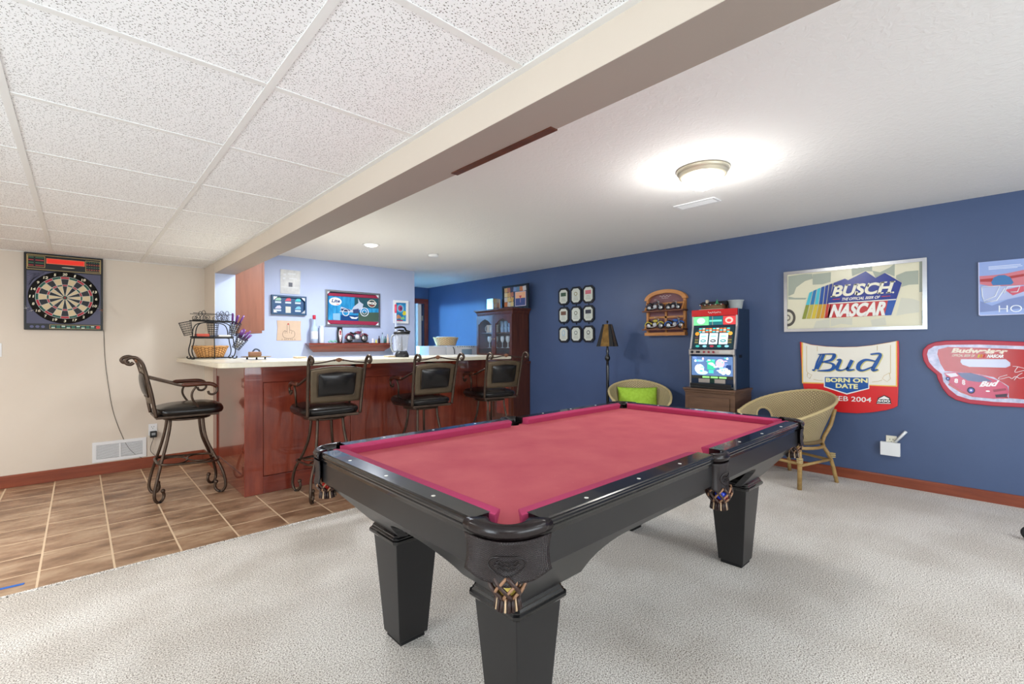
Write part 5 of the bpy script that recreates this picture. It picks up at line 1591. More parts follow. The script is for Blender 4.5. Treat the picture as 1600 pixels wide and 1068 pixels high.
for k in range(6):
    cx = 1.880+.122*(k % 3); cz = 1.862-.105*(k//3); mb = MB()
    if k == 4:
        plate(mb, PL, rect(cx-.032, cz-.075, cx+.032, cz+.01), .012, .015, flat((206, 206, 196))); mb.build('card', sb); continue
    plate(mb, PL, [(cx-.04, cz-.022), (cx-.012, cz+.014), (cx+.022, cz+.02), (cx+.038, cz-.004), (cx+.03, cz-.022)], .012, .016, flat(cs_[k]))
    plate(mb, PL, rect(cx-.036, cz-.055, cx+.036, cz-.032), .012, .014, flat((196, 210, 226)))
    mb.build('card', sb)
for (a, b, sx, sz) in ((1.817, 1.886, 1, -1), (2.203, 1.886, -1, -1), (1.817, 1.682, 1, 1), (2.203, 1.682, -1, 1)):
    mb = MB(); plate(mb, PL, [(a, b), (a+sx*.045, b), (a, b+sz*.045)], .040, .046, 'silver')
    mb.build('corner_mount', sb)
cd = thing('cardboard_sign', 'brown cardboard sheet with a hand drawn finger, below the shadow box', 'sign', (2.02, YL, 1.32))
mb = MB(); plate(mb, PL, [(1.868, 1.583), (2.165, 1.583), (2.160, 1.50), (2.168, 1.322), (1.864, 1.322), (1.874, 1.49)], .001, .006, mat('cardboard', (206, 180, 156), .8, var=.05)); sh_ = mb.build('sheet', cd)
mb = MB(); ink = flat((60, 50, 54), .6)
hand = [(1.985, 1.352), (1.95, 1.365), (1.935, 1.40), (1.945, 1.435), (1.965, 1.452), (1.985, 1.44), (1.992, 1.46), (1.993, 1.53), (2.005, 1.548), (2.018, 1.53), (2.020, 1.46), (2.035, 1.462), (2.055, 1.45), (2.075, 1.445), (2.088, 1.41), (2.075, 1.37), (2.04, 1.352), (1.985, 1.352)]
mb.tube([PL.P(p_, .0065) for p_ in smooth_path([(a, b, 0) for a, b in hand], 3) for p_ in [(p_.x, p_.y)]], .0018, ink, 5)
for a, b, c, d in ((1.965, 1.45, 1.968, 1.41), (1.99, 1.45, 1.99, 1.415), (2.02, 1.455, 2.018, 1.42), (2.05, 1.448, 2.046, 1.41)):
    mb.tube([PL.P((a, b), .0065), PL.P((c, d), .0065)], .0015, ink, 5)
plate(mb, PL, ell(2.004, 1.538, .009, .010), .006, .008, flat((190, 60, 60)))
for x_ in (1.925, 1.955, 1.975, 2.0, 2.03, 2.05, 2.08):
    mb.tube([PL.P((x_, 1.332), .0065), PL.P((x_+.004, 1.346), .0065), PL.P((x_+.012, 1.333), .0065)], .0018, ink, 5)
mb.build('drawing', sh_)

# framed motorcycle beer picture
mp_ = thing('framed_picture', 'large silver framed picture of a motorcycle with two round white badges', 'picture', (2.89, YL, 1.52))
q = [(2.482, 2.030), (3.298, 2.026), (3.296, 1.526), (2.484, 1.526)]
mb = MB(); frame_border(mb, PL, q, .026, .001, .030, 'chrome'); mb.build('frame', mp_)
mb = MB(); plate(mb, PL, rect(2.50, 1.545, 3.28, 2.01), .001, .012, flat((22, 34, 50), .15)); mb.build('backing', mp_)
mb = MB(); blu = mat('blue_picture_print', (22, 110, 170), .2, rgb2=(60, 160, 210), scale=9, stretch=(3, 1, .6))
x = [(2.5252,1.9446),(3.2846,1.9461),(3.2721,1.6013),(2.5245,1.6059)]
plate(mb, PL, [x[0], x[1], x[2], x[3]], .012, .013, blu)
plate(mb, PL, [(2.9046,1.9428),(3.2808,1.9530),(3.2726,1.8020),(2.9042,1.8046)], .013, .0138, flat((44, 84, 96), .2))
plate(mb, PL, [(2.9618,1.7311),(3.2802,1.7450),(3.2721,1.6085),(2.9615,1.5991)], .013, .0138, flat((70, 92, 80), .2))
plate(mb, PL, [(2.7003,1.6859),(2.9617,1.6894),(2.9615,1.6061),(2.7001,1.5980)], .013, .0138, flat((26, 66, 120), .2))
plate(mb, PL, [(2.5253,1.9845),(3.2848,1.9963),(3.2808,1.9530),(2.5252,1.9479)], .013, .015, flat((150, 44, 72), .25))
plate(mb, PL, [(2.5245,1.6092),(3.2721,1.6049),(3.2642,1.5545),(2.5112,1.5590)], .013, .015, flat((150, 44, 72), .25))
plate(mb, PL, [(2.5915,1.7016),(2.6900,1.7092),(2.6898,1.6112),(2.5913,1.6147)], .0138, .015, flat((130, 176, 206), .2))
pr = mb.build('print', mp_)
mb = MB(); SV = flat((220, 224, 232), .2)
def ring_(c, r, t=.006, m_=None):
    mb.tube([PL.P((c[0]+r*cos(2*pi*k/20), c[1]+r*sin(2*pi*k/20)), .0155) for k in range(20)], t, m_ or SV, 6, closed=True)
a = [(2.7731,1.7229),(3.0534,1.7421)]
ring_(a[0], .046); ring_(a[1], .060); ring_(a[1], .03, .004)
plate(mb, PL, [(2.6798,1.7290),(2.8897,1.7280),(2.9546,1.7586),(3.0203,1.7896),(3.0352,1.8533),(2.9840,1.8853),(2.9550,1.9322),(2.9621,1.8701),(2.8899,1.8108),(2.8613,1.7611),(2.7907,1.7783),(2.7074,1.8013),(2.6936,1.7735),(2.7073,1.7471)], .015, .018, flat((180, 190, 208), .2))
plate(mb, PL, [(2.7005,1.7739),(2.7907,1.7783),(2.8471,1.7536),(2.7906,1.7373),(2.7142,1.7407)], .018, .019, flat((40, 50, 90), .2))
plate(mb, PL, [(2.8756,1.7687),(2.9619,1.7867),(2.9763,1.7248),(2.8826,1.7139)], .018, .019, flat((60, 70, 110), .2))
plate(mb, PL, [(2.8257,1.6704),(2.8824,1.6622),(2.9039,1.6561),(2.9616,1.6686),(2.9326,1.6363),(2.8610,1.6373)], .015, .017, SV)
mb.build('motorcycle_print', pr)
mb = MB(); c = [(2.6256,1.8709),(3.1696,1.8714)]
plate(mb, PL, ell(c[0][0], c[0][1], .088, .056), .013, .016, flat((232, 234, 236), .2))
text(mb, PL, 'Lite', [(2.5684,1.9062),(2.6904,1.9031),(2.6903,1.8572),(2.5683,1.8555)], .016, .018, flat((30, 54, 110), .3), .03, .25)
plate(mb, PL, ell(c[0][0]+.03, c[0][1]-.038, .025, .005), .016, .018, flat((206, 50, 50)))
plate(mb, PL, ell(c[1][0], c[1][1], .066, .056), .0138, .016, flat((226, 222, 206), .2)); plate(mb, PL, ell(c[1][0], c[1][1], .056, .047), .016, .0168, flat((40, 60, 60), .2))
text(mb, PL, 'MGD', [(3.0983,1.8956),(3.2421,1.8934),(3.2420,1.8576),(3.0982,1.8582)], .0168, .019, flat((236, 232, 226), .3), .05, 0)
plate(mb, PL, ell(c[1][0], c[1][1]-.030, .035, .005), .0168, .018, flat((196, 60, 60)))
mb.build('badges', pr)
for (a, b, sx, sz) in ((2.508, 2.004, 1, -1), (3.272, 2.002, -1, -1), (2.510, 1.552, 1, 1), (3.270, 1.552, -1, 1)):
    mb = MB(); plate(mb, PL, [(a, b), (a+sx*.042, b), (a, b+sz*.042)], .013, .018, SV)
    mb.build('corner_ornament', mp_)
cm = thing('framed_picture', 'small white framed colourful picture above the blender', 'picture', (3.65, YL, 1.59))
mb = MB(); frame_border(mb, PL, [(3.522, 1.945), (3.772, 1.945), (3.772, 1.592), (3.522, 1.592)], .035, .001, .035, 'white'); mb.build('frame', cm)
mb = MB(); plate(mb, PL, rect(3.55, 1.62, 3.745, 1.915), .001, .012, flat((46, 140, 196), .3))
plate(mb, PL, ell(3.640, 1.825, .065, .062), .012, .014, flat((120, 190, 220), .3)); plate(mb, PL, ell(3.640, 1.825, .038, .045), .014, .0155, flat((190, 70, 110), .3)); plate(mb, PL, ell(3.650, 1.822, .016, .026), .0155, .017, flat((60, 50, 90), .3))
plate(mb, PL, [(3.675, 1.74), (3.70, 1.79), (3.735, 1.78), (3.735, 1.73), (3.70, 1.715)], .012, .016, flat((226, 216, 60), .3))
plate(mb, PL, [(3.560, 1.68), (3.60, 1.73), (3.65, 1.70), (3.66, 1.67), (3.56, 1.66)], .012, .015, flat((224, 160, 120), .3))
plate(mb, PL, [(3.64, 1.68), (3.70, 1.70), (3.72, 1.66), (3.65, 1.65)], .012, .0145, flat((130, 200, 140), .3))
plate(mb, PL, rect(3.557, 1.627, 3.68, 1.645), .012, .015, flat((170, 40, 90), .3))
mb.build('print', cm)

# display shelf of cherry wood with bottles and trinkets
sx0, sx1, sz0, sz1 = 2.215, 3.420, 1.168, 1.284
sf = thing('display_shelf', 'cherry crown moulding shelf under the framed motorcycle picture', 'shelf', (2.82, YL, sz0))
mb = MB()
prof = [(0, 1.0), (.165, 1.0), (.165, .86), (.150, .80), (.125, .52), (.118, .40), (.075, .12), (.070, 0), (0, 0)]
def shp(p_, end):
    ins = .165-p_[0]
    x_ = sx0+ins*.55*(1-p_[1])*1.6 if end == 0 else sx1-ins*.55*(1-p_[1])*1.6
    return Vector((x_, YL-.001-p_[0], sz0+(sz1-sz0)*p_[1]))
mi = mb.mi('cherry_h')
A = [mb.bm.verts.new(shp(p_, 0)) for p_ in prof]; B = [mb.bm.verts.new(shp(p_, 1)) for p_ in prof]
for k in range(len(prof)):
    k2 = (k+1) % len(prof); mb.face([A[k], A[k2], B[k2], B[k]], mi)
mb.face(A[::-1], mi); mb.face(B, mi)
mb.build('moulding', sf)
mb = MB(); mb.box(sx0-.004, sx1+.004, YL-.170, YL-.001, sz1-.001, sz1+.004, 'cherry', .001); mb.build('top_board', sf)
ST = sz1+.004
def bottle(name, label, x_, y_, z_, r, h, glassc, capc, cat='bottle', neck=.36, group=None, labelc=None, alpha=.55):
    t = thing(name, label, cat, (x_, y_, z_), 0, group)
    g = flat(glassc, .08); 
    mb = MB(); hb = h*(1-neck)
    mb.lathe([(r*.9, 0), (r, .01*h), (r, hb*.86), (r*.85, hb*.95), (r*.42, hb*1.08), (r*.34, h*.80), (r*.34, h*.92)], (x_, y_, z_), g, 20); mb.build('glass_body', t)
    mb = MB(); mb.lathe([(r*.36, h*.85), (r*.42, h*.86), (r*.42, h*.995), (r*.3, h), (.0005, h)], (x_, y_, z_), flat(capc, .35), 16); mb.build('cap', t)
    if labelc:
        mb = MB(); mb.lathe([(r*1.01, hb*.25), (r*1.015, hb*.7)], (x_, y_, z_), flat(labelc, .5), 12, a0=radians(200), a1=radians(340)); mb.build('label', t)
    return t
bottle('liquor_bottle', 'frosted clear bottle with a red cap at the left end of the display shelf', 2.305, YL-.095, ST, .048, .375, (176, 196, 224), (186, 30, 56), neck=.40, labelc=(214, 220, 232))
mb = MB(); x_, y_ = 2.412, YL-.07
mb.lathe([(.034, 0), (.036, .01), (.036, .17), (.030, .20), (.030, .225), (.033, .23), (.033, .235)], (x_, y_, ST), flat((206, 214, 226), .12), 20)
tag(mb.build('glass_carafe'), 'pale clear glass carafe between the red capped bottle and the tap handle', 'carafe')
tp_ = thing('tap_handle', 'black plaque shaped beer tap handle with a red and white surfboard emblem', 'tap handle', (2.665, YL-.07, ST))
mb = MB(); mb.box(2.632, 2.700, YL-.075, YL-.050, ST, ST+.222, 'black_plastic', .003); mb.build('board', tp_)
mb = MB(); c0_, pc = 2.668, PlY(YL-.075)
plate(mb, pc, ell(c0_, ST+.125, .022, .070), .0, .004, flat((226, 214, 214), .3)); plate(mb, pc, ell(c0_, ST+.155, .012, .022), .004, .006, flat((150, 26, 44), .3)); plate(mb, pc, ell(c0_, ST+.125, .014, .008), .004, .006, flat((150, 26, 44), .3))
plate(mb, pc, [(c0_-.018, ST+.065), (c0_-.004, ST+.015), (c0_+.004, ST+.015), (c0_+.018, ST+.065), (c0_+.006, ST+.06), (c0_, ST+.03), (c0_-.006, ST+.06)], .0, .005, flat((214, 180, 186), .3))
mb.build('emblem', tp_)
o = make_motorcycle('model_motorcycle', 'model motorcycle with white wall wheels on a black base on the display shelf', .33, (110, 50, 70), base=.016)
put(o, (2.905, YL-.085, ST), radians(0))
def trinket(name, label, x_, y_, h, c, cat='figurine', kind=0):
    mb = MB()
    if kind == 0:
        mb.lathe([(.016, 0), (.018, h*.2), (.012, h*.5), (.016, h*.72), (.012, h*.92), (.001, h)], (x_, y_, ST), flat(c, .4), 12)
    else:
        mb.tube(smooth_path([(x_-.05, y_, ST+.014), (x_-.02, y_, ST+.03), (x_+.01, y_, ST+.016), (x_+.04, y_, ST+.034), (x_+.06, y_, ST+.014)], 4), .012, flat(c, .5), 8)
    return tag(mb.build(name), label, cat)
trinket('figurine', 'small green and white figure left of the tap handle', 2.545, YL-.10, .03, (120, 180, 160), kind=1)
trinket('figurine', 'tiny white figure right of the model motorcycle on the display shelf', 3.145, YL-.09, .07, (226, 224, 232))
trinket('figurine', 'tiny yellow and black figure on the display shelf', 3.195, YL-.10, .05, (206, 200, 110))
G3 = 'miniature bottles on the display shelf'
for k, (x_, h, c, cc, lab) in enumerate(((3.245, .105, (60, 40, 44), (40, 34, 40), 'brown miniature bottle beside the yellow figure'), (3.300, .155, (150, 180, 196), (60, 80, 110), 'clear miniature bottle with a dark blue cap'),
                                    (3.345, .10, (40, 96, 90), (30, 60, 60), 'teal miniature bottle near the right end of the display shelf'), (3.385, .13, (216, 196, 180), (206, 186, 170), 'cream miniature bottle at the right end of the display shelf'))):
    bottle('miniature_bottle', lab, x_, YL-.09, ST, .017, h, c, cc, group=G3)
bottle('tall_bottle', 'tall slim clear bottle with a pink stopper behind the blender', 3.43, YL-.25, 1.0, .040, .86, (190, 200, 224), (206, 60, 90), neck=.5)
# sink counter behind the bar (its top is just hidden)
sk = thing('back_counter', 'low counter along the pale blue wall behind the bar', 'counter', (2.4, 6.1, 0))
mb = MB(); mb.box(1.215, 3.60, 5.86, YL-.002, .0, .96, 'cherry'); mb.build('cabinet', sk)
mb = MB(); mb.box(1.215, 3.62, 5.84, YL-.002, .961, .998, 'counter', .004); mb.build('worktop', sk)
fc = thing('faucet', 'small dark curved faucet behind the soap stand', 'faucet', (1.52, 6.0, 1.0))
mb = MB(); mb.lathe([(.022, 0), (.022, .01), (.014, .03), (.012, .16)], (1.462, 5.95, 1.0), 'silver', 14); mb.build('base', fc)
mb = MB(); mb.tube(smooth_path([(1.462, 5.95, 1.15), (1.464, 5.95, 1.19), (1.492, 5.95, 1.218), (1.527, 5.95, 1.205), (1.545, 5.95, 1.165), (1.550, 5.95, 1.15)], 4), .009, flat((70, 76, 90), .25), 8); mb.build('spout', fc)

# ------------------------------------------------------------------ things on the countertop
TZC = 1.131
ry = 5.36
rk = thing('wire_rack', 'black wrought iron two tier buffet rack at the left end of the countertop', 'rack', (.96, ry, TZC))
rx0, rx1 = .800, 1.120
KI = 'dark'
mb = MB()
for x_, s_ in ((rx0, -1), (rx1, 1)):
    for y_ in (ry-.09, ry+.09):
        mb.tube(smooth_path([(x_+s_*.010, y_, 1.346), (x_-s_*.014, y_, 1.352), (x_-s_*.016, y_, 1.335), (x_, y_, 1.332), (x_+s_*.006, y_, 1.29), (x_+s_*.020, y_, 1.22), (x_+s_*.012, y_, 1.17), (x_-s_*.004, y_, 1.143), (x_+s_*.014, y_, TZC+.004), (x_+s_*.034, y_, 1.145), (x_+s_*.028, y_, 1.158)], 4), .0048, KI, 8)
mb.tube([((rx0+rx1)/2, ry-.10, 1.34), ((rx0+rx1)/2, ry-.10, TZC+.003)], .0045, KI, 8)
mb.build('leg_frame', rk)
for z_, nm in ((1.143, 'lower_tier'), (1.340, 'upper_tier')):
    mb = MB()
    mb.tube([(rx0, ry-.09, z_), (rx1, ry-.09, z_), (rx1, ry+.09, z_), (rx0, ry+.09, z_)], .0042 if nm == 'lower_tier' else .008, KI, 8, closed=True)
    for k in range(7):
        y_ = ry-.08+.0266*k; mb.tube([(rx0, y_, z_-.002), (rx1, y_, z_-.002)], .002, KI, 6)
    mb.build(nm, rk)
mb = MB()
for y_ in (ry-.085, ry+.085):
    mb = MB(); mb.tube(smooth_path([(rx0+.01, y_, 1.345), (rx0+.015, y_, 1.42), (rx0+.05, y_, 1.475), (rx1-.16, y_, 1.492), (rx1-.05, y_, 1.475), (rx1-.015, y_, 1.42), (rx1-.01, y_, 1.345)], 4), .0045, KI, 8); mb.build('arch', rk)
mb = MB()
mb.tube([((rx0+rx1)/2, ry-.085, 1.345), ((rx0+rx1)/2, ry-.085, 1.50)], .005, KI, 8)
mb.build('centre_post', rk)
mb = MB()
for y_ in (ry-.085, ry+.085):
    mb.tube([(rx0-.015, y_, 1.505), (rx1+.015, y_, 1.500)], .006, KI, 8)
    for c in (rx0+.03, rx0+.11, rx0+.20, rx1-.05):
        mb.tube([(c+(.006+.0028*k/2.2)*cos(k*.62+2), y_, 1.534+(.006+.0028*k/2.2)*sin(k*.62+2)) for k in range(17)], .0028, KI, 6)
    for c in (rx0+.075, rx1-.095, rx1-.05):
        mb.tube([(c+.014*cos(2*pi*k/12), y_, 1.575+.024*sin(2*pi*k/12)) for k in range(12)], .0028, KI, 6, closed=True)
        mb.tube([(c, y_, 1.505), (c, y_, 1.552)], .0028, KI, 6)
mb.tube([(rx0-.01, ry-.085, 1.572), (rx1+.01, ry-.085, 1.566)], .003, KI, 6)
mb.tube([(rx0-.01, ry+.085, 1.572), (rx1+.01, ry+.085, 1.566)], .003, KI, 6)
mb.build('scroll_crest', rk)
def caddy(cx, cz, tilt, name):
    mb = MB(); R0, R1, H = .050, .036, .125
    X_ = Vector((cos(tilt), 0, -sin(tilt))); Z_ = Vector((sin(tilt), 0, cos(tilt))); Yv = Vector((0, 1, 0)); C_ = Vector((cx, ry, cz))
    for k in range(7):
        t = k/6; r = R1+(R0-R1)*t
        mb.tube([C_+Z_*(H*(t-.5))+X_*r*cos(2*pi*i/20)+Yv*r*sin(2*pi*i/20) for i in range(20)], .0022 if k < 6 else .0035, KI, 6, closed=True)
    for i in range(12):
        a = 2*pi*i/12
        mb.tube([C_-Z_*(H/2)+X_*R1*cos(a)+Yv*R1*sin(a), C_+Z_*(H/2)+X_*R0*cos(a)+Yv*R0*sin(a)], .0018, KI, 6)
    mb.build(name, rk)
    return C_, X_, Z_, H
mb = MB()
caddy(.752, 1.425, radians(-14), 'wire_basket')
ca = caddy(1.150, 1.430, radians(14), 'wire_basket')
cb = caddy(1.195, 1.285, radians(32), 'wire_basket')
caddy(.965, 1.420, 0, 'wire_basket')
mb = MB()
n_cut = 0
PUR = flat((92, 44, 110), .3)
for (C_, X_, Z_, H), nn in ((ca, 6), (cb, 7)):
    for k in range(nn):
        a = 2*pi*k/nn+.4; rr_ = .022
        p0 = C_-Z_*(H*.42)+X_*rr_*.5*cos(a)+Vector((0, 1, 0))*rr_*.5*sin(a)
        dr = (Z_+X_*.22*cos(a)+Vector((0, 1, 0))*.22*sin(a)).normalized()
        mb = MB(); mb.tube([p0, p0+dr*.10], .0042, 'silver', 6); mb.tube([p0+dr*.10, p0+dr*(.185+.012*(k % 3))], [.0075, .0095], PUR, 8)
        where = 'upper' if nn == 6 else 'lower'
        tag(mb.build('table_knife'), 'purple handled cutlery piece in the %s right wire basket of the rack' % where, 'cutlery', 'cutlery in the %s right wire basket' % where)
mb = MB(); mb.box(.82, .925, ry-.07, ry+.05, 1.350, 1.376, flat((190, 76, 56), .5), .004); tag(mb.build('napkin_pack'), 'red pack lying on the upper tier of the rack, left side', 'napkins')
mb = MB(); mb.box(1.0, 1.105, ry-.075, ry+.05, 1.350, 1.366, flat((230, 228, 222), .6), .004); tag(mb.build('napkin_pack'), 'white napkin stack lying on the upper tier of the rack, right side', 'napkins')
mb = MB(); mb.box(.93, .99, ry-.07, ry+.03, 1.350, 1.362, flat((60, 66, 84), .4), .003); tag(mb.build('coaster'), 'dark coaster on the upper tier between the red and white packs', 'coaster')
def wicker_basket(name, label, c, rx, ry_, h, taper, m_, fold=None, liner=None):
    t = thing(name, label, 'basket', c)
    mb = MB()
    def fn(u, v):
        a = 2*pi*u; k = taper+(1-taper)*v
        return (c[0]+rx*k*cos(a), c[1]+ry_*k*sin(a), c[2]+.003+h*v)
    mb.grid(fn, 48, 8, m_); o = mb.build('body', t); solid(o, .006, 0)
    mb = MB(); mb.tube([(c[0]+rx*cos(2*pi*k/32), c[1]+ry_*sin(2*pi*k/32), c[2]+h+.002+.003*sin(k*2.2)) for k in range(32)], .008, flat((190, 140, 84) if m_ == 'wicker_brown' else (226, 196, 150), .6), 8, closed=True)
    mb.build('rim', t)
    mb = MB(); mb.lathe([(.001, .003), (rx*taper, .003)], c, m_, 32, sy=ry_/rx); mb.build('bottom', t)
    return t
wicker_basket('wicker_basket', 'brown oval wicker basket on the lower tier of the rack', (.945, ry, 1.146), .150, .085, .105, .72, 'wicker_brown')
# soap stand
ss = thing('serving_stand', 'low brass coloured stand with curled feet on the countertop', 'stand', (1.20, 4.82, TZC))
mb = MB(); mb.lathe([(.11, .022), (.125, .024), (.125, .029), (.001, .030)], (1.21, 4.80, TZC), flat((128, 104, 58), .4), 32); mb.build('plate', ss)
for a in (.3, 2.4, 4.5):
    mb = MB(); x_, y_ = 1.21+.085*cos(a), 4.80+.085*sin(a)
    mb.tube([(x_, y_, TZC+.022), (x_, y_, TZC+.002)], [.006, .009], KI, 8); mb.build('foot', ss)
mb = MB(); mb.box(1.15, 1.245, 4.76, 4.84, TZC+.030, TZC+.072, flat((176, 132, 106), .6), .006); tag(mb.build('soap_block'), 'brown block resting on the brass serving stand', 'block')
for (x_, y_, lab) in ((1.62, 4.86, 'stack of cream coasters on the countertop left of the first front stool'), (2.42, 4.50, 'stack of cream coasters on the countertop beside the blender')):
    for k in range(2):
        mb = MB(); mb.box(x_-.05, x_+.05, y_-.045, y_+.045, TZC+.009*k, TZC+.009*k+.008, flat((214, 196, 168), .7), .001)
        o = mb.build('coaster'); o.rotation_euler = (0, 0, .1*k)
        tag(o, ('%s cream coaster of the pair on the countertop, %s' % (('lower', 'upper')[k], 'left of the middle of the bar' if x_ < 2 else 'beside the blender')), 'coaster', 'cream coasters on the countertop')
# blender
bx, by = 2.535, 4.46
bl = thing('blender', 'glass jar blender with black lid and base on the countertop', 'blender', (bx, by, TZC))
mb = MB(); mb.lathe([(.075, 0), (.078, .01), (.070, .035), (.056, .062), (.05, .064)], (bx, by, TZC), flat((52, 54, 60), .25), 24); mb.build('base', bl)
mb = MB(); mb.lathe([(.050, .062), (.058, .075), (.082, .245), (.079, .245), (.055, .077), (.048, .068)], (bx, by, TZC), mat('blender_jar', (206, 212, 226), .06, alpha=.26, spec=.8), 8); mb.build('jar', bl)
mb = MB(); mb.lathe([(.084, .243), (.086, .250), (.086, .268), (.07, .274), (.001, .275)], (bx, by, TZC), 'black_plastic', 24)
mb.box(bx-.04, bx+.02, by-.02, by+.02, TZC+.27, TZC+.292, 'black_plastic', .004); mb.tube(smooth_path([(bx-.08, by, TZC+.31), (bx-.03, by, TZC+.32), (bx+.03, by, TZC+.318), (bx+.055, by, TZC+.285), (bx+.10, by, TZC+.272)], 3), .010, 'black_plastic', 8)
mb.build('lid', bl)
mb = MB(); mb.tube(smooth_path([(bx-.08, by, TZC+.235), (bx-.125, by-.01, TZC+.215), (bx-.13, by-.01, TZC+.12), (bx-.10, by, TZC+.06), (bx-.055, by, TZC+.07)], 4), .009, flat((150, 156, 166), .25), 8); mb.build('handle', bl)
mb = MB(); mb.tube([(bx, by, TZC+.07), (bx, by, TZC+.22)], [.018, .007], flat((50, 54, 66), .3), 8); mb.build('blade_column', bl)

# ------------------------------------------------------------------ appliances beyond the bar
kc = thing('kitchen_cabinet', 'low white cabinet beyond the bar carrying the microwave', 'cabinet', (4.7, 6.8, 0))
mb = MB(); mb.box(4.15, 5.25, 6.50, 7.00, 0, .955, 'white_paint', .004); mb.build('body', kc)
mb = MB(); mb.box(4.13, 5.26, 6.48, 7.01, .956, .985, 'counter', .004); mb.build('worktop', kc)
mw = thing('microwave', 'white microwave oven left of the hutch beneath the pale basket', 'microwave', (4.87, 6.7, .985))
mb = MB(); mb.box(4.540, 5.215, 6.50, 6.90, .986, 1.240, 'white', .006); mb.build('body', mw)
pm = PlY(6.50)
mb = MB(); plate(mb, pm, rect(4.86, 1.03, 5.08, 1.18), 0, .004, flat((150, 176, 196), .15)); mb.build('door_window', mw)
mb = MB(); mb.tube(smooth_path([(4.665, 6.488, 1.222), (4.685, 6.480, 1.17), (4.70, 6.488, 1.10)], 4), .006, 'black_plastic', 8); mb.build('handle', mw)
mb = MB()
for k in range(8):
    plate(mb, pm, rect(4.76+.05*k, 1.218, 4.785+.05*k, 1.230), 0, .002, flat((120, 140, 156)))
mb.build('vent_slots', mw)
wb = thing('small_appliance', 'plain white box shaped appliance left of the microwave', 'appliance', (4.36, 6.7, .985))
mb = MB(); mb.box(4.195, 4.530, 6.50, 6.90, .986, 1.238, 'white', .008); mb.build('body', wb)
mb = MB(); plate(mb, pm, rect(4.21, 1.205, 4.515, 1.209), 0, .002, flat((206, 208, 214))); mb.build('seam', wb)
bk_ = wicker_basket('bread_basket', 'pale woven bread basket on top of the microwave', (4.655, 6.68, 1.242), .235, .16, .135, .76, weave_material('pale_weave', (238, 212, 168), (196, 158, 108), 22, 4))
mb = MB(); mb.lathe([(.15, .10), (.15, .145), (.13, .155), (.001, .157)], (4.655, 6.68, 1.242), flat((236, 232, 226), .8), 24, sx=1.25); tag(mb.build('napkin_cloth'), 'folded white napkins inside the pale bread basket', 'napkins')

# ------------------------------------------------------------------ hutch
HX, HY0, HY1 = 4.915, 5.262, 6.130
hu = thing('hutch', 'dark cherry hutch with two arched glass doors against the blue wall', 'hutch', (5.09, 5.69, 0))
mb = MB()
mb.box(HX, WX-.004, HY0, HY0+.02, 1.0, 1.735, 'walnut'); mb.box(HX, WX-.004, HY1-.02, HY1, 1.0, 1.735, 'walnut'); mb.box(WX-.02, WX-.004, HY0, HY1, 1.0, 1.735, 'walnut')
mb.box(HX+.02, WX-.02, HY0+.02, HY1-.02, 1.0, 1.02, 'walnut'); mb.box(HX+.02, WX-.02, HY0+.02, HY1-.02, 1.72, 1.735, 'walnut')
mb.build('upper_case', hu)
for z_ in (1.205, 1.455):
    mb = MB(); mb.box(HX+.03, WX-.02, HY0+.02, HY1-.02, z_-.012, z_, 'walnut'); mb.build('shelf', hu)
mb = MB()
lev = [(0, 1.735), (.004, 1.750), (.012, 1.768), (.014, 1.782), (.034, 1.806), (.045, 1.812), (.045, 1.832), (0, 1.833)]
mi = mb.mi('walnut')
R_ = []
for o_, z_ in lev:
    R_.append([mb.bm.verts.new(p_) for p_ in ((HX-o_, HY0-o_, z_), (HX-o_, HY1+o_, z_), (WX-.004, HY1+o_, z_), (WX-.004, HY0-o_, z_))])
for a, b in zip(R_, R_[1:]):
    for k in range(4):
        mb.face([a[k], a[(k+1) % 4], b[(k+1) % 4], b[k]], mi)
mb.face(R_[0], mi); mb.face(R_[-1][::-1], mi)
mb.build('crown', hu)
ph = PlX(HX)
def hutch_door(y0, y1, nm):
    d = MB(); z0, z1 = 1.06, 1.733; s = .048
    N = 12; w = (y1-y0)-2*s; cy = (y0+y1)/2
    arch = []
    for k in range(N+1):
        t = k/N; yy_ = y0+s+w*t; u = abs(2*t-1)
        z_ = 1.600+.075*max(0, 1-u*1.25)**.6 if u < .8 else 1.600-.018*sin((u-.8)/.2*pi)
        arch.append((yy_, z_))
    plate(d, ph, rect(y0, z0, y0+s, z1), 0, .020, 'walnut'); plate(d, ph, rect(y1-s, z0, y1, z1), 0, .020, 'walnut')
    plate(d, ph, rect(y0+s, z0, y1-s, z0+.055), 0, .020, 'walnut')
    for a, b in zip(arch, arch[1:]):
        plate(d, ph, [(a[0], a[1]), (b[0], b[1]), (b[0], z1), (a[0], z1)], 0, .020, 'walnut')
    o = d.build('door', hu)
    g = MB(); plate(g, ph, rect(y0+s-.005, z0+.05, y1-s+.005, 1.69), .006, .009, mat('door_glass', (200, 215, 225), .05, alpha=.05, spec=.4)); g.build('glass_pane', o)
    k_ = MB(); ky = y0+.03 if nm else y1-.03
    k_.ball((HX-.030, ky, 1.35), .010, 'nickel', 10); k_.build('knob', o)
mid = (HY0+HY1)/2
hutch_door(HY0, mid-.002, 0); hutch_door(mid+.002, HY1, 1)
mb = MB(); mb.box(HX-.03, WX-.004, HY0-.035, HY1+.035, .955, .995, 'walnut', .004); mb.build('waist_moulding', hu)
mb = MB(); mb.box(HX-.005, WX-.004, HY0-.015, HY1+.015, 0, .954, 'walnut', .002); mb.build('base_case', hu)
for a, b in ((HY0+.01, mid-.01), (mid+.01, HY1-.01)):
    mb = MB(); mb.box(HX-.022, HX-.006, a, b, .10, .90, 'walnut', .003); mb.box(HX-.027, HX-.021, a+.07, b-.07, .17, .83, 'cherry', .003); mb.build('base_door', hu)
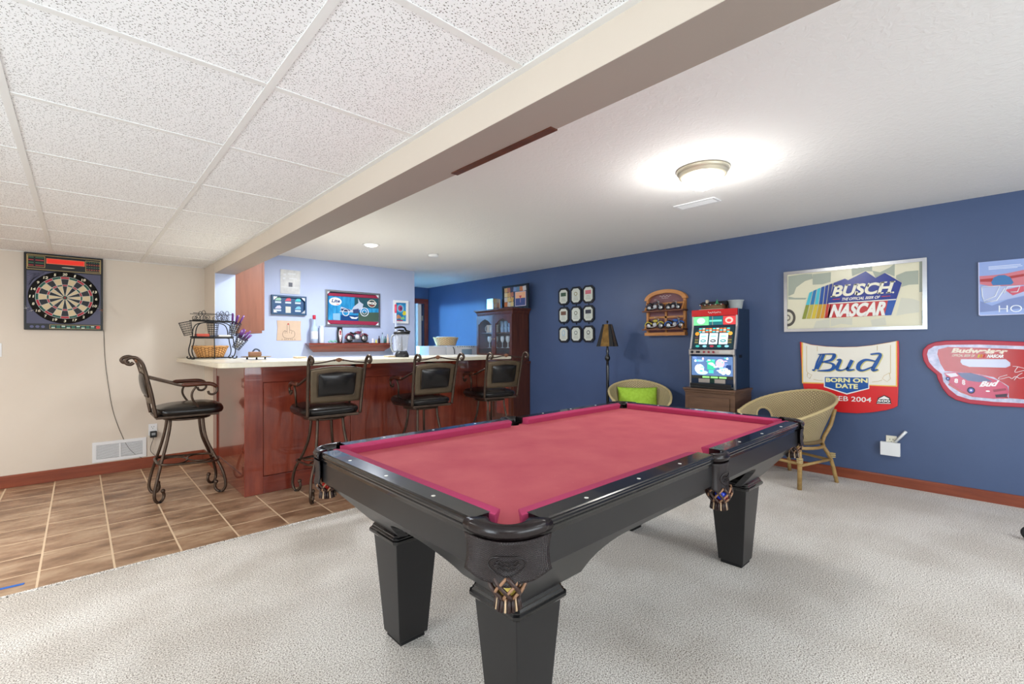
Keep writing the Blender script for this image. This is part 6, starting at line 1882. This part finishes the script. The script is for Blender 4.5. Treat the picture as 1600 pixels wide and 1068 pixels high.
def glassware(kind, x_, y_, z_, lab, grp, c=(206, 220, 232)):
    g = flat(c, .06)
    mb = MB()
    if kind == 'wine':
        mb.lathe([(.030, 0), (.030, .003), (.004, .008), (.004, .085), (.020, .098), (.032, .125), (.034, .155), (.028, .19), (.026, .19), (.031, .155), (.028, .125), (.001, .10)], (x_, y_, z_), g, 14)
        return tag(mb.build('wine_glass'), lab, 'glass', grp)
    if kind == 'stein':
        mb.lathe([(.042, 0), (.044, .01), (.040, .05), (.040, .12), (.043, .13), (.038, .13), (.001, .12)], (x_, y_, z_), g, 16)
        mb.tube(smooth_path([(x_-.04, y_, z_+.10), (x_-.07, y_, z_+.10), (x_-.07, y_, z_+.04), (x_-.04, y_, z_+.03)], 3), .006, g, 6)
        return tag(mb.build('beer_stein'), lab, 'stein', grp)
    mb.lathe([(.030, 0), (.030, .004), (.036, .09), (.033, .09), (.028, .008), (.001, .008)], (x_, y_, z_), g, 14)
    return tag(mb.build('tumbler'), lab, 'glass', grp)
ORD = ['rightmost', 'second from the right', 'third from the right', 'fourth from the right', 'leftmost']
k = 0
for nn_, y_, x_ in (('rightmost', 5.80, 5.05), ('middle', 5.91, 5.05), ('leftmost', 6.01, 5.06)):
    glassware('stein', x_, y_, 1.455, nn_+' cream stein on the upper shelf behind the left glass door', 'steins in the hutch', (206, 204, 196))
for nn_, y_ in zip(('rightmost', 'second from right', 'third from right', 'leftmost'), (5.36, 5.45, 5.54, 5.63)):
    for lv, z_ in (('lower', 1.455), ('upper', 1.546)):
        glassware('tumbler', 5.03, y_, z_, 'blue tumbler, %s of its stack, %s stack behind the right glass door' % (lv, nn_), 'tumblers in the hutch', (130, 166, 206))
for nn_, y_, x_ in (('rightmost', 5.79, 5.04), ('second from right', 5.87, 5.08), ('third from right', 5.95, 5.03), ('leftmost', 6.02, 5.08)):
    glassware('wine', x_, y_, 1.205, nn_+' stemmed wine glass on the lower shelf behind the left glass door', 'wine glasses behind the left door')
for nn_, y_, x_ in (('rightmost', 5.35, 5.03), ('second from right', 5.42, 5.08), ('middle', 5.49, 5.03), ('second from left', 5.56, 5.08), ('leftmost', 5.63, 5.03)):
    glassware('wine', x_, y_, 1.205, nn_+' stemmed wine glass on the lower shelf behind the right glass door', 'wine glasses behind the right door')
tn = thing('tin_box', 'small shiny silver tin standing on the hutch left of the collage', 'tin', (5.02, 5.80, 1.834))
mb = MB(); mb.box(4.93, 5.06, 5.745, 5.905, 1.834, 2.010, 'chrome', .004); mb.build('body', tn)
mb = MB(); mb.box(5.061, 5.09, 5.745, 5.905, 1.834, 2.008, flat((206, 190, 170), .5), .003); mb.build('back_card', tn)
pf = thing('picture_frame', 'black framed collage leaning on the wall on top of the hutch', 'picture', (5.15, 5.38, 1.834))
pp = PlX(5.14)
fy1, fy0, fz0, fz1 = 5.735, 5.125, 1.834, 2.215
pq = [(fy1, fz1), (fy0+.0, fz1), (fy0, fz0), (fy1, fz0)]
mb = MB(); frame_border(mb, pp, pq, .03, 0, .022, 'black_plastic'); mb.build('frame', pf)
mb = MB(); plate(mb, pp, rect(fy0+.02, fz0+.02, fy1-.02, fz1-.02), 0, .010, flat((60, 60, 76))); mb.build('backing', pf)
mb = MB()
pal = [(206, 160, 90), (120, 140, 180), (210, 206, 200), (180, 110, 80), (96, 130, 150), (220, 196, 130), (70, 70, 90), (200, 120, 70)]
random.seed(3)
for i in range(7):
    for j in range(4):
        a = fy1-.055-.072*i; b = fz1-.07-.078*j
        if a-.06 < fy0+.03: continue
        if i >= 3 and j >= 1: continue
        an = random.uniform(-.2, .2)
        cs_i, sn = cos(an), sin(an)
        rp_ = [(-.036, -.036), (.036, -.036), (.036, .036), (-.036, .036)]
        plate(mb, pp, [(a-.03+p_[0]*cs_i-p_[1]*sn, b+p_[0]*sn+p_[1]*cs_i) for p_ in rp_], .010, .012+.0005*((i+j) % 4), flat(pal[(i*3+j*5) % 8], .4))
plate(mb, pp, rect(fy0+.06, fz0+.035, fy0+.30, fz1-.115), .010, .016, flat((214, 190, 200), .4))
plate(mb, pp, rect(fy0+.07, fz0+.045, fy0+.29, fz0+.16), .016, .0168, flat((66, 70, 120), .4)); plate(mb, pp, rect(fy0+.07, fz0+.16, fy0+.29, fz1-.125), .016, .0168, flat((236, 176, 130), .4))
plate(mb, pp, [(fy0+.15, fz0+.20), (fy0+.21, fz0+.20), (fy0+.18, fz0+.15)], .0168, .018, flat((206, 70, 66), .4)); plate(mb, pp, rect(fy0+.177, fz0+.09, fy0+.183, fz0+.16), .0168, .018, flat((226, 160, 180), .4))
mb.build('collage_prints', pf)

# ------------------------------------------------------------------ slot machine on its stand
SY0, SY1 = 1.905, 2.385
sd = thing('cabinet_stand', 'brown wooden cabinet carrying the slot machine', 'cabinet', (5.03, 2.16, 0))
mb = MB(); mb.box(4.83, WX-.016, SY0-.005, SY1+.04, 0, .745, 'oak_stand', .003); mb.build('body', sd)
mb = MB(); mb.box(4.80, WX-.016, SY0-.022, SY1+.052, .770, .790, 'oak_stand', .004); mb.box(4.815, WX-.016, SY0-.012, SY1+.045, .745, .770, 'oak_stand', .006); mb.build('top', sd)
mb = MB(); mb.box(4.818, 4.829, SY0+.045, SY1-.01, .08, .70, 'oak_stand', .004); mb.build('door', sd)
sm = thing('slot_machine', 'lit three reel slot machine with a red header on the wooden stand', 'slot machine', (5.05, 2.145, .79))
DB = flat((24, 44, 70), .3)
prof = [(WX-.012, .791), (4.865, .791), (4.862, 1.130), (4.850, 1.148), (4.850, 1.200), (4.870, 1.206), (4.930, 1.440), (4.935, 1.625), (WX-.012, 1.625)]
mb = MB(); mb.prism([(x_, SY0+.012, z_) for x_, z_ in prof], (0, SY1-SY0-.024, 0), DB); mb.build('cabinet', sm)
mb = MB()
for y_ in (SY0, SY1-.018):
    ins = [(x_-.010 if i in (1, 2, 3, 4, 5, 6, 7) else x_, z_) for i, (x_, z_) in enumerate(prof)]
    fr_ = [ins[1], ins[2], ins[3], ins[4], ins[5], ins[6], ins[7]]
    back = [(x_+.03, z_) for x_, z_ in fr_[::-1]]
    mb.prism([(x_, y_, z_) for x_, z_ in fr_+back], (0, .018, 0), 'silver')
mb.build('chrome_trim', sm)
class Pslant:
    right = -1
    def __init__(s, x0, z0, x1, z1):
        s.a = Vector((x0, 0, z0)); s.d = Vector((x1-x0, 0, z1-z0)); s.L = s.d.length; s.d.normalize(); s.N = Vector((-s.d.z, 0, s.d.x))
    def P(s, p, w=0.0): return s.a+s.d*p[1]+Vector((0, p[0], 0))+s.N*w
def em(rgb, st):
    k_ = 'e_%d_%d_%d' % rgb
    if k_ not in M: M[k_] = mat('lit_%d_%d_%d' % rgb, rgb, .2, emit=rgb, estr=st)
    return M[k_]
ya_, yb_ = SY0+.02, SY1-.02
p1 = Pslant(4.930, 1.450, 4.935, 1.625)
mb = MB(); plate(mb, p1, rect(ya_-.02, .105, yb_+.02, .174), 0, .022, flat((210, 34, 40), .25)); hh = mb.build('header', sm)
mb = MB(); mb.tube([p1.P((2.205-.0062*k, .140+.009*sin(k*1.9)+.003*cos(k*.7)), .023) for k in range(23)], .0022, flat((246, 240, 236), .3), 6); mb.build('header_lettering', hh)
mb = MB()
plate(mb, p1, rect(yb_-.16, .01, yb_, .100), .0, .012, em((110, 226, 140), .8)); plate(mb, p1, ell(yb_-.08, .055, .045, .034), .012, .014, em((190, 250, 200), .8))
plate(mb, p1, rect(ya_+.13, .01, yb_-.165, .100), .0, .010, em((30, 110, 120), .5)); plate(mb, p1, rect(ya_+.14, .045, yb_-.17, .062), .010, .012, em((100, 230, 180), .9))
plate(mb, p1, rect(ya_, .01, ya_+.125, .100), .0, .012, em((206, 60, 64), .6)); plate(mb, p1, ell(ya_+.063, .055, .04, .033), .012, .014, em((246, 180, 170), .7)); plate(mb, p1, ell(ya_+.063, .052, .022, .016), .014, .0155, em((214, 70, 70), .6))
plate(mb, p1, rect(ya_+.232, .01, ya_+.238, .100), .012, .014, 'silver')
mb.build('top_display', sm)
p2 = Pslant(4.870, 1.206, 4.930, 1.440)
mb = MB(); plate(mb, p2, rect(ya_+.01, .005, yb_-.01, .236), 0, .006, flat((34, 66, 76), .2)); rg = mb.build('reel_glass', sm)
mb = MB()
for k in range(3):
    c = SY0+.13+.105*k
    plate(mb, p2, rect(c-.044, .050, c+.044, .170), .006, .010, em((214, 226, 230), .8))
    cc = [(60, 190, 190), (60, 60, 70), (60, 190, 190)][k]
    plate(mb, p2, ell(c, .085, .030, .016), .010, .012, flat(cc)); plate(mb, p2, ell(c, .135, .032, .010), .010, .012, em((160, 220, 226), .5)); plate(mb, p2, ell(c, .085, .018, .006), .012, .013, em((214, 226, 230), .8))
mb.build('reels', rg)
mb = MB()
for i in range(9):
    for j in range(3):
        c_ = [(90, 220, 220), (236, 150, 80), (236, 110, 70), (230, 230, 220)][(i+j*2) % 4]
        plate(mb, p2, rect(ya_+.055+.037*i, .180+.017*j, ya_+.083+.037*i, .192+.017*j), .006, .009, em(c_, .6))
for y_, c_ in ((yb_-.045, (226, 150, 50)), (ya_+.045, (226, 170, 70))):
    plate(mb, p2, ell(y_, .165, .022, .020), .006, .010, em(c_, .6))
    for j in range(3):
        plate(mb, p2, rect(y_-.018, .060+.028*j, y_+.018, .078+.028*j), .006, .009, flat((150, 140, 80) if j < 2 else (110, 60, 60)))
for k in range(5):
    plate(mb, p2, ell(ya_+.07+.077*k, .028, .022, .012), .006, .009, em(((150, 220, 240), (60, 180, 170), (170, 60, 80))[k % 3], .5))
mb.build('paytable_lights', rg)
p3_ = Pslant(4.850, 1.148, 4.850, 1.200)
mb = MB(); plate(mb, p3_, rect(ya_-.01, .002, yb_+.01, .050), 0, .014, 'silver'); dk = mb.build('button_deck', sm)
for k, y_ in enumerate((yb_-.02, yb_-.075, yb_-.095, yb_-.15, yb_-.20, yb_-.25)):
    mb = MB(); r_ = .011 if k != 0 else .014
    mb.tube([p3_.P((y_, .026), .013), p3_.P((y_, .026), .024)], r_, flat((150, 40, 60) if k >= 3 else (30, 32, 40), .3), 12); mb.build('button', dk)
mb = MB(); plate(mb, p3_, rect(ya_+.02, .012, ya_+.13, .040), .014, .016, flat((206, 208, 206))); mb.build('label_plate', dk)
p4_ = Pslant(4.865, .791, 4.862, 1.130)
mb = MB(); plate(mb, p4_, rect(ya_+.005, .135, yb_-.005, .335), 0, .008, em((96, 128, 176), .55)); bg = mb.build('belly_glass', sm)
mb = MB()
plate(mb, p4_, rect(yb_-.255, .20, yb_-.175, .305), .008, .012, em((60, 190, 150), .8)); plate(mb, p4_, ell(yb_-.215, .262, .030, .012), .012, .014, em((190, 240, 230), .9))
plate(mb, p4_, rect(yb_-.24, .160, yb_-.19, .195), .008, .012, em((70, 196, 180), .8))
for (y_, z_, a, b, c_) in ((yb_-.09, .205, .05, .05, (216, 232, 240)), (yb_-.31, .265, .045, .045, (226, 190, 200)), (yb_-.34, .185, .05, .028, (216, 236, 226)), (yb_-.12, .165, .06, .022, (196, 226, 240)), (yb_-.09, .29, .05, .012, (150, 190, 230)), (yb_-.39, .18, .025, .03, (226, 226, 206))):
    plate(mb, p4_, ell(y_, z_, a, b), .008, .011, em(c_, .7))
plate(mb, p4_, rect(ya_+.02, .20, ya_+.07, .25), .008, .011, em((40, 70, 130), .4))
random.seed(11)
for k in range(34):
    a_, b_ = random.uniform(ya_+.04, yb_-.04), random.uniform(.152, .322)
    plate(mb, p4_, ell(a_, b_, random.uniform(.008, .024), random.uniform(.005, .014), 12), .0122+.0002*k, .0135+.0002*k, em([(236, 246, 250), (150, 220, 236), (90, 200, 190), (236, 200, 214), (120, 150, 210)][k % 5], .7))
mb.build('belly_print', bg)
mb = MB()
for k in range(3):
    c = yb_-.16-.088*k
    plate(mb, p4_, rect(c-.036, .110, c+.036, .127), 0, .014, em((150, 226, 130), .7))
plate(mb, p4_, rect(ya_, .104, yb_, .132), -.004, .005, flat((54, 56, 50), .4))
mb.build('light_strip', sm)
mb = MB(); plate(mb, p4_, rect(ya_+.08, .058, yb_-.08, .100), 0, .010, 'silver'); plate(mb, p4_, rect(yb_-.25, .058, yb_-.20, .100), .010, .012, flat((20, 60, 50)))
mb.build('coin_plate', sm)
mb = MB(); mb.box(4.800, 4.864, ya_, yb_-.01, .793, .815, 'black_plastic', .006); mb.box(4.800, 4.812, ya_, yb_-.01, .815, .845, 'black_plastic', .004); mb.build('coin_tray', sm)
mb = MB(); plate(mb, PlY(SY0+.012), rect(4.985, 1.115, 5.055, 1.145), 0, .004, 'dark'); mb.build('side_latch', sm)
# log cabin ornament and plastic tub on top of the machine
lc = thing('cabin_ornament', 'miniature log cabin ornament with snowy roof on the slot machine', 'ornament', (5.07, 2.22, 1.625))
mb = MB(); mb.box(4.975, 5.175, 2.075, 2.335, 1.626, 1.634, flat((206, 200, 186), .7), .002)
for k in range(4):
    z_ = 1.640+.012*k
    for x_ in (5.0, 5.15):
        mb.tube([(x_, 2.09, z_), (x_, 2.32, z_)], .006, flat((150, 120, 84), .7), 6)
    for y_ in (2.10, 2.31):
        mb.tube([(4.99, y_, z_+.004), (5.16, y_, z_+.004)], .006, flat((130, 96, 66), .7), 6)
mb.build('log_walls', lc)
mb = MB(); mb.prism([(4.975, 2.07, 1.682), (5.075, 2.07, 1.722), (5.175, 2.07, 1.682), (5.165, 2.07, 1.680), (4.985, 2.07, 1.680)], (0, .27, 0), flat((44, 42, 44), .7)); mb.build('roof', lc)
mb = MB()
for k in range(14):
    mb.ball((4.972+.004*(k % 2), 2.075+.019*k, 1.676+.004*(k % 3)), .007, flat(((150, 60, 60), (214, 210, 200), (70, 96, 70))[k % 3], .7), 8)
mb.build('eave_garland', lc)
mb = MB(); mb.lathe([(.022, 0), (.001, .055)], (4.985, 2.14, 1.682), flat((60, 140, 100), .7), 8); mb.build('tiny_tree', lc)
mb = MB(); mb.box(5.03, 5.06, 2.26, 2.285, 1.70, 1.738, flat((196, 186, 166), .7), .002); mb.build('chimney', lc)
tb = thing('plastic_tub', 'translucent plastic tub on the right side of the slot machine top', 'tub', (5.12, 1.985, 1.625))
mb = MB(); mb.lathe([(.058, .001), (.060, .004), (.074, .088), (.080, .090), (.080, .096), (.072, .096), (.057, .006), (.001, .006)], (5.11, 1.995, 1.626), mat('frosted_plastic', (206, 214, 214), .25, alpha=.65), 32); mb.build('tub_body', tb)

# ------------------------------------------------------------------ wicker chairs
def make_chair(label, loc, rz, group):
    t = thing('wicker_chair', label, 'chair', (0, 0, 0), 0, group)
    AM = radians(138)
    def rimh(f): 
        k = abs(f)/AM
        return .812-.195*k**1.35
    def rimr(f):
        k = abs(f)/AM
        return .375
    def fn(u, v):
        f = -AM+2*AM*u
        z1 = rimh(f); r1 = rimr(f)
        z = .40+(z1-.40)*v
        r = .235+(r1-.235)*v**1.1
        yo = .04
        if abs(f) <= pi/2:
            return (r*(1 if f > 0 else -1)*abs(sin(f))**.85*.92, yo-r*cos(f), z)
        t = (abs(f)-pi/2)/(AM-pi/2)
        return (r*(1 if f > 0 else -1)*.92*(1-.16*t*t), yo+(r*.84)*t*(.72+.28*v), z)
    def hole(u, v):
        f = -AM+2*AM*u
        if ((f-radians(88))/radians(18))**2+((v-.46)/.28)**2 < 1: return True
        return False
    mb = MB(); mb.grid(fn, 96, 26, 'wicker', skip=hole); o = mb.build('wicker_shell', t); solid(o, .012, 0)
    W = flat((196, 176, 130), .6)
    for s_ in (1,):
        mb = MB(); q = []
        for k in range(24):
            a = 2*pi*k/24; f = s_*radians(88)+radians(19)*cos(a); v = .46+.29*sin(a)
            q.append(fn((f+AM)/(2*AM), v))
        mb.tube(q, .011, W, 8, closed=True); mb.build('arm_opening_trim', t)
    mb = MB(); q = [fn(u/60, 1.0) for u in range(61)]
    first = [fn(0, v) for v in (0, .25, .5, .75)]; last = [fn(1, v) for v in (.75, .5, .25, 0)]
    q = first+q+last
    qs = smooth_path(q, 2)
    rr_ = [.011+.003*abs(sin(i*.9)) for i in range(len(qs))]
    mb.tube(qs, rr_, W, 10); mb.build('braided_rim', t)
    mb = MB(); mb.lathe([(.001, .405), (.21, .405), (.238, .395), (.238, .375), (.22, .365), (.001, .365)], (0, .02, 0), 'wicker', 36); mb.build('seat', t)
    B_ = 'bamboo'
    legs = [((-.225, .235), (-.20, .20)), ((.225, .235), (.20, .20)), ((-.225, -.275), (-.16, -.16)), ((.225, -.275), (.16, -.16))]
    for (a, b) in legs:
        mb = MB()
        if a[1] > 0:
            mb.tube([(a[0], a[1], 0), (a[0], a[1]-.005, .24), (b[0], b[1], .40)], [.019, .019, .017], B_, 10)
        else:
            mb.tube(smooth_path([(a[0], a[1], 0), (a[0]*.9, a[1]*.82, .22), (b[0], b[1]*1.1, .36), (b[0]*1.25, b[1]*1.45, .52), (b[0]*1.3, b[1]*1.75, .66)], 3), .017, B_, 10)
        for z_ in (.235, .25, .265):
            mb.tube([(a[0]*(.95 if a[1] < 0 else 1)+.022*cos(2*pi*k/12), (a[1]*.84 if a[1] < 0 else a[1]-.005)+.022*sin(2*pi*k/12), z_) for k in range(12)], .005, W, 6, closed=True)
        mb.build('leg', t)
    mb = MB()
    for (a, b) in (((-.215, .23), (-.205, -.235)), ((.215, .23), (.205, -.235)), ((-.2, -.235), (.2, -.235)), ((-.22, .225), (.22, .225))):
        mb.tube([(a[0], a[1], .20 if a != (-.22, .225) else .22), (b[0], b[1], .21)], .013, B_, 8)
    mb.tube([(.25*cos(2*pi*k/24), .02+.25*sin(2*pi*k/24), .345) for k in range(24)], .014, B_, 8, closed=True)
    mb.build('stretchers', t)
    t.location = loc; t.rotation_euler = (0, 0, rz)
    WM[t] = Matrix.Translation(Vector(loc)) @ Matrix.Rotation(rz, 4, 'Z')
    return t
GC = 'wicker tub chairs along the blue wall'
wc2 = make_chair('wicker tub chair on bamboo legs standing before the white and red hood sign', (4.845, 1.39, 0), radians(71), GC)
wc1 = dup(wc2, (4.80, 2.98, 0), radians(128), 'wicker tub chair holding the green pillow, between floor lamp and slot machine', GC)
# lilac pad under the near chair's seat edge
mb = MB(); mb.lathe([(.001, 0), (.18, 0), (.20, .012), (.20, .03), (.17, .045), (.001, .05)], (4.83, 1.40, .408), flat((190, 160, 196), .8), 32)
tag(mb.build('seat_pad'), 'lilac round seat pad lying in the wicker chair below the hood sign', 'cushion')
# green pillow
mb = MB()
a1 = radians(128)
fwd = Vector((-sin(a1), cos(a1), 0)); rt_ = Vector((cos(a1), sin(a1), 0))
pc_ = Vector((4.80, 2.98, 0))-fwd*.13+Vector((0, 0, .60))
up_ = (Vector((0, 0, 1))-fwd*.35).normalized(); nn_ = up_.cross(rt_).normalized()
def pf_(sgn):
    def f(u, v):
        a, b = 2*u-1, 2*v-1
        th = .075*((1-a*a)*(1-b*b))**.42
        pin = 1-.06*(1-abs(a))*0-.05*(1-abs(b)**2)*abs(a)
        return pc_+rt_*a*.235*(1-.05*(1-b*b))+up_*b*.15*(1-.07*(1-a*a))+nn_*(sgn*th)
    return f
gm = mat('green_chenille', (150, 190, 50), .85, rgb2=(176, 214, 74), scale=30, bump=.5, bscale=120)
mb.grid(pf_(1), 24, 20, gm); mb.grid(pf_(-1), 24, 20, gm)
tag(mb.build('pillow'), 'lime green chenille pillow leaning in the wicker chair beside the floor lamp', 'pillow')
# caster wheel at the right edge
cw = thing('caster_wheel', 'black caster wheel on the carpet at the right edge of the picture', 'wheel', (4.42, -.078, 0))
mb = MB(); mb.tube([(4.42+.002*0, -.078+.036*cos(2*pi*k/24), .05+.036*sin(2*pi*k/24)) for k in range(24)], .012, 'black_plastic', 10, closed=True); mb.build('tyre', cw)
mb = MB(); mb.lathe([(.001, -.012), (.026, -.012), (.028, -.004), (.028, .004), (.026, .012), (.001, .012)], (4.42, -.078, .05), flat((96, 96, 96), .35), 20, axis='X'); mb.build('hub', cw)
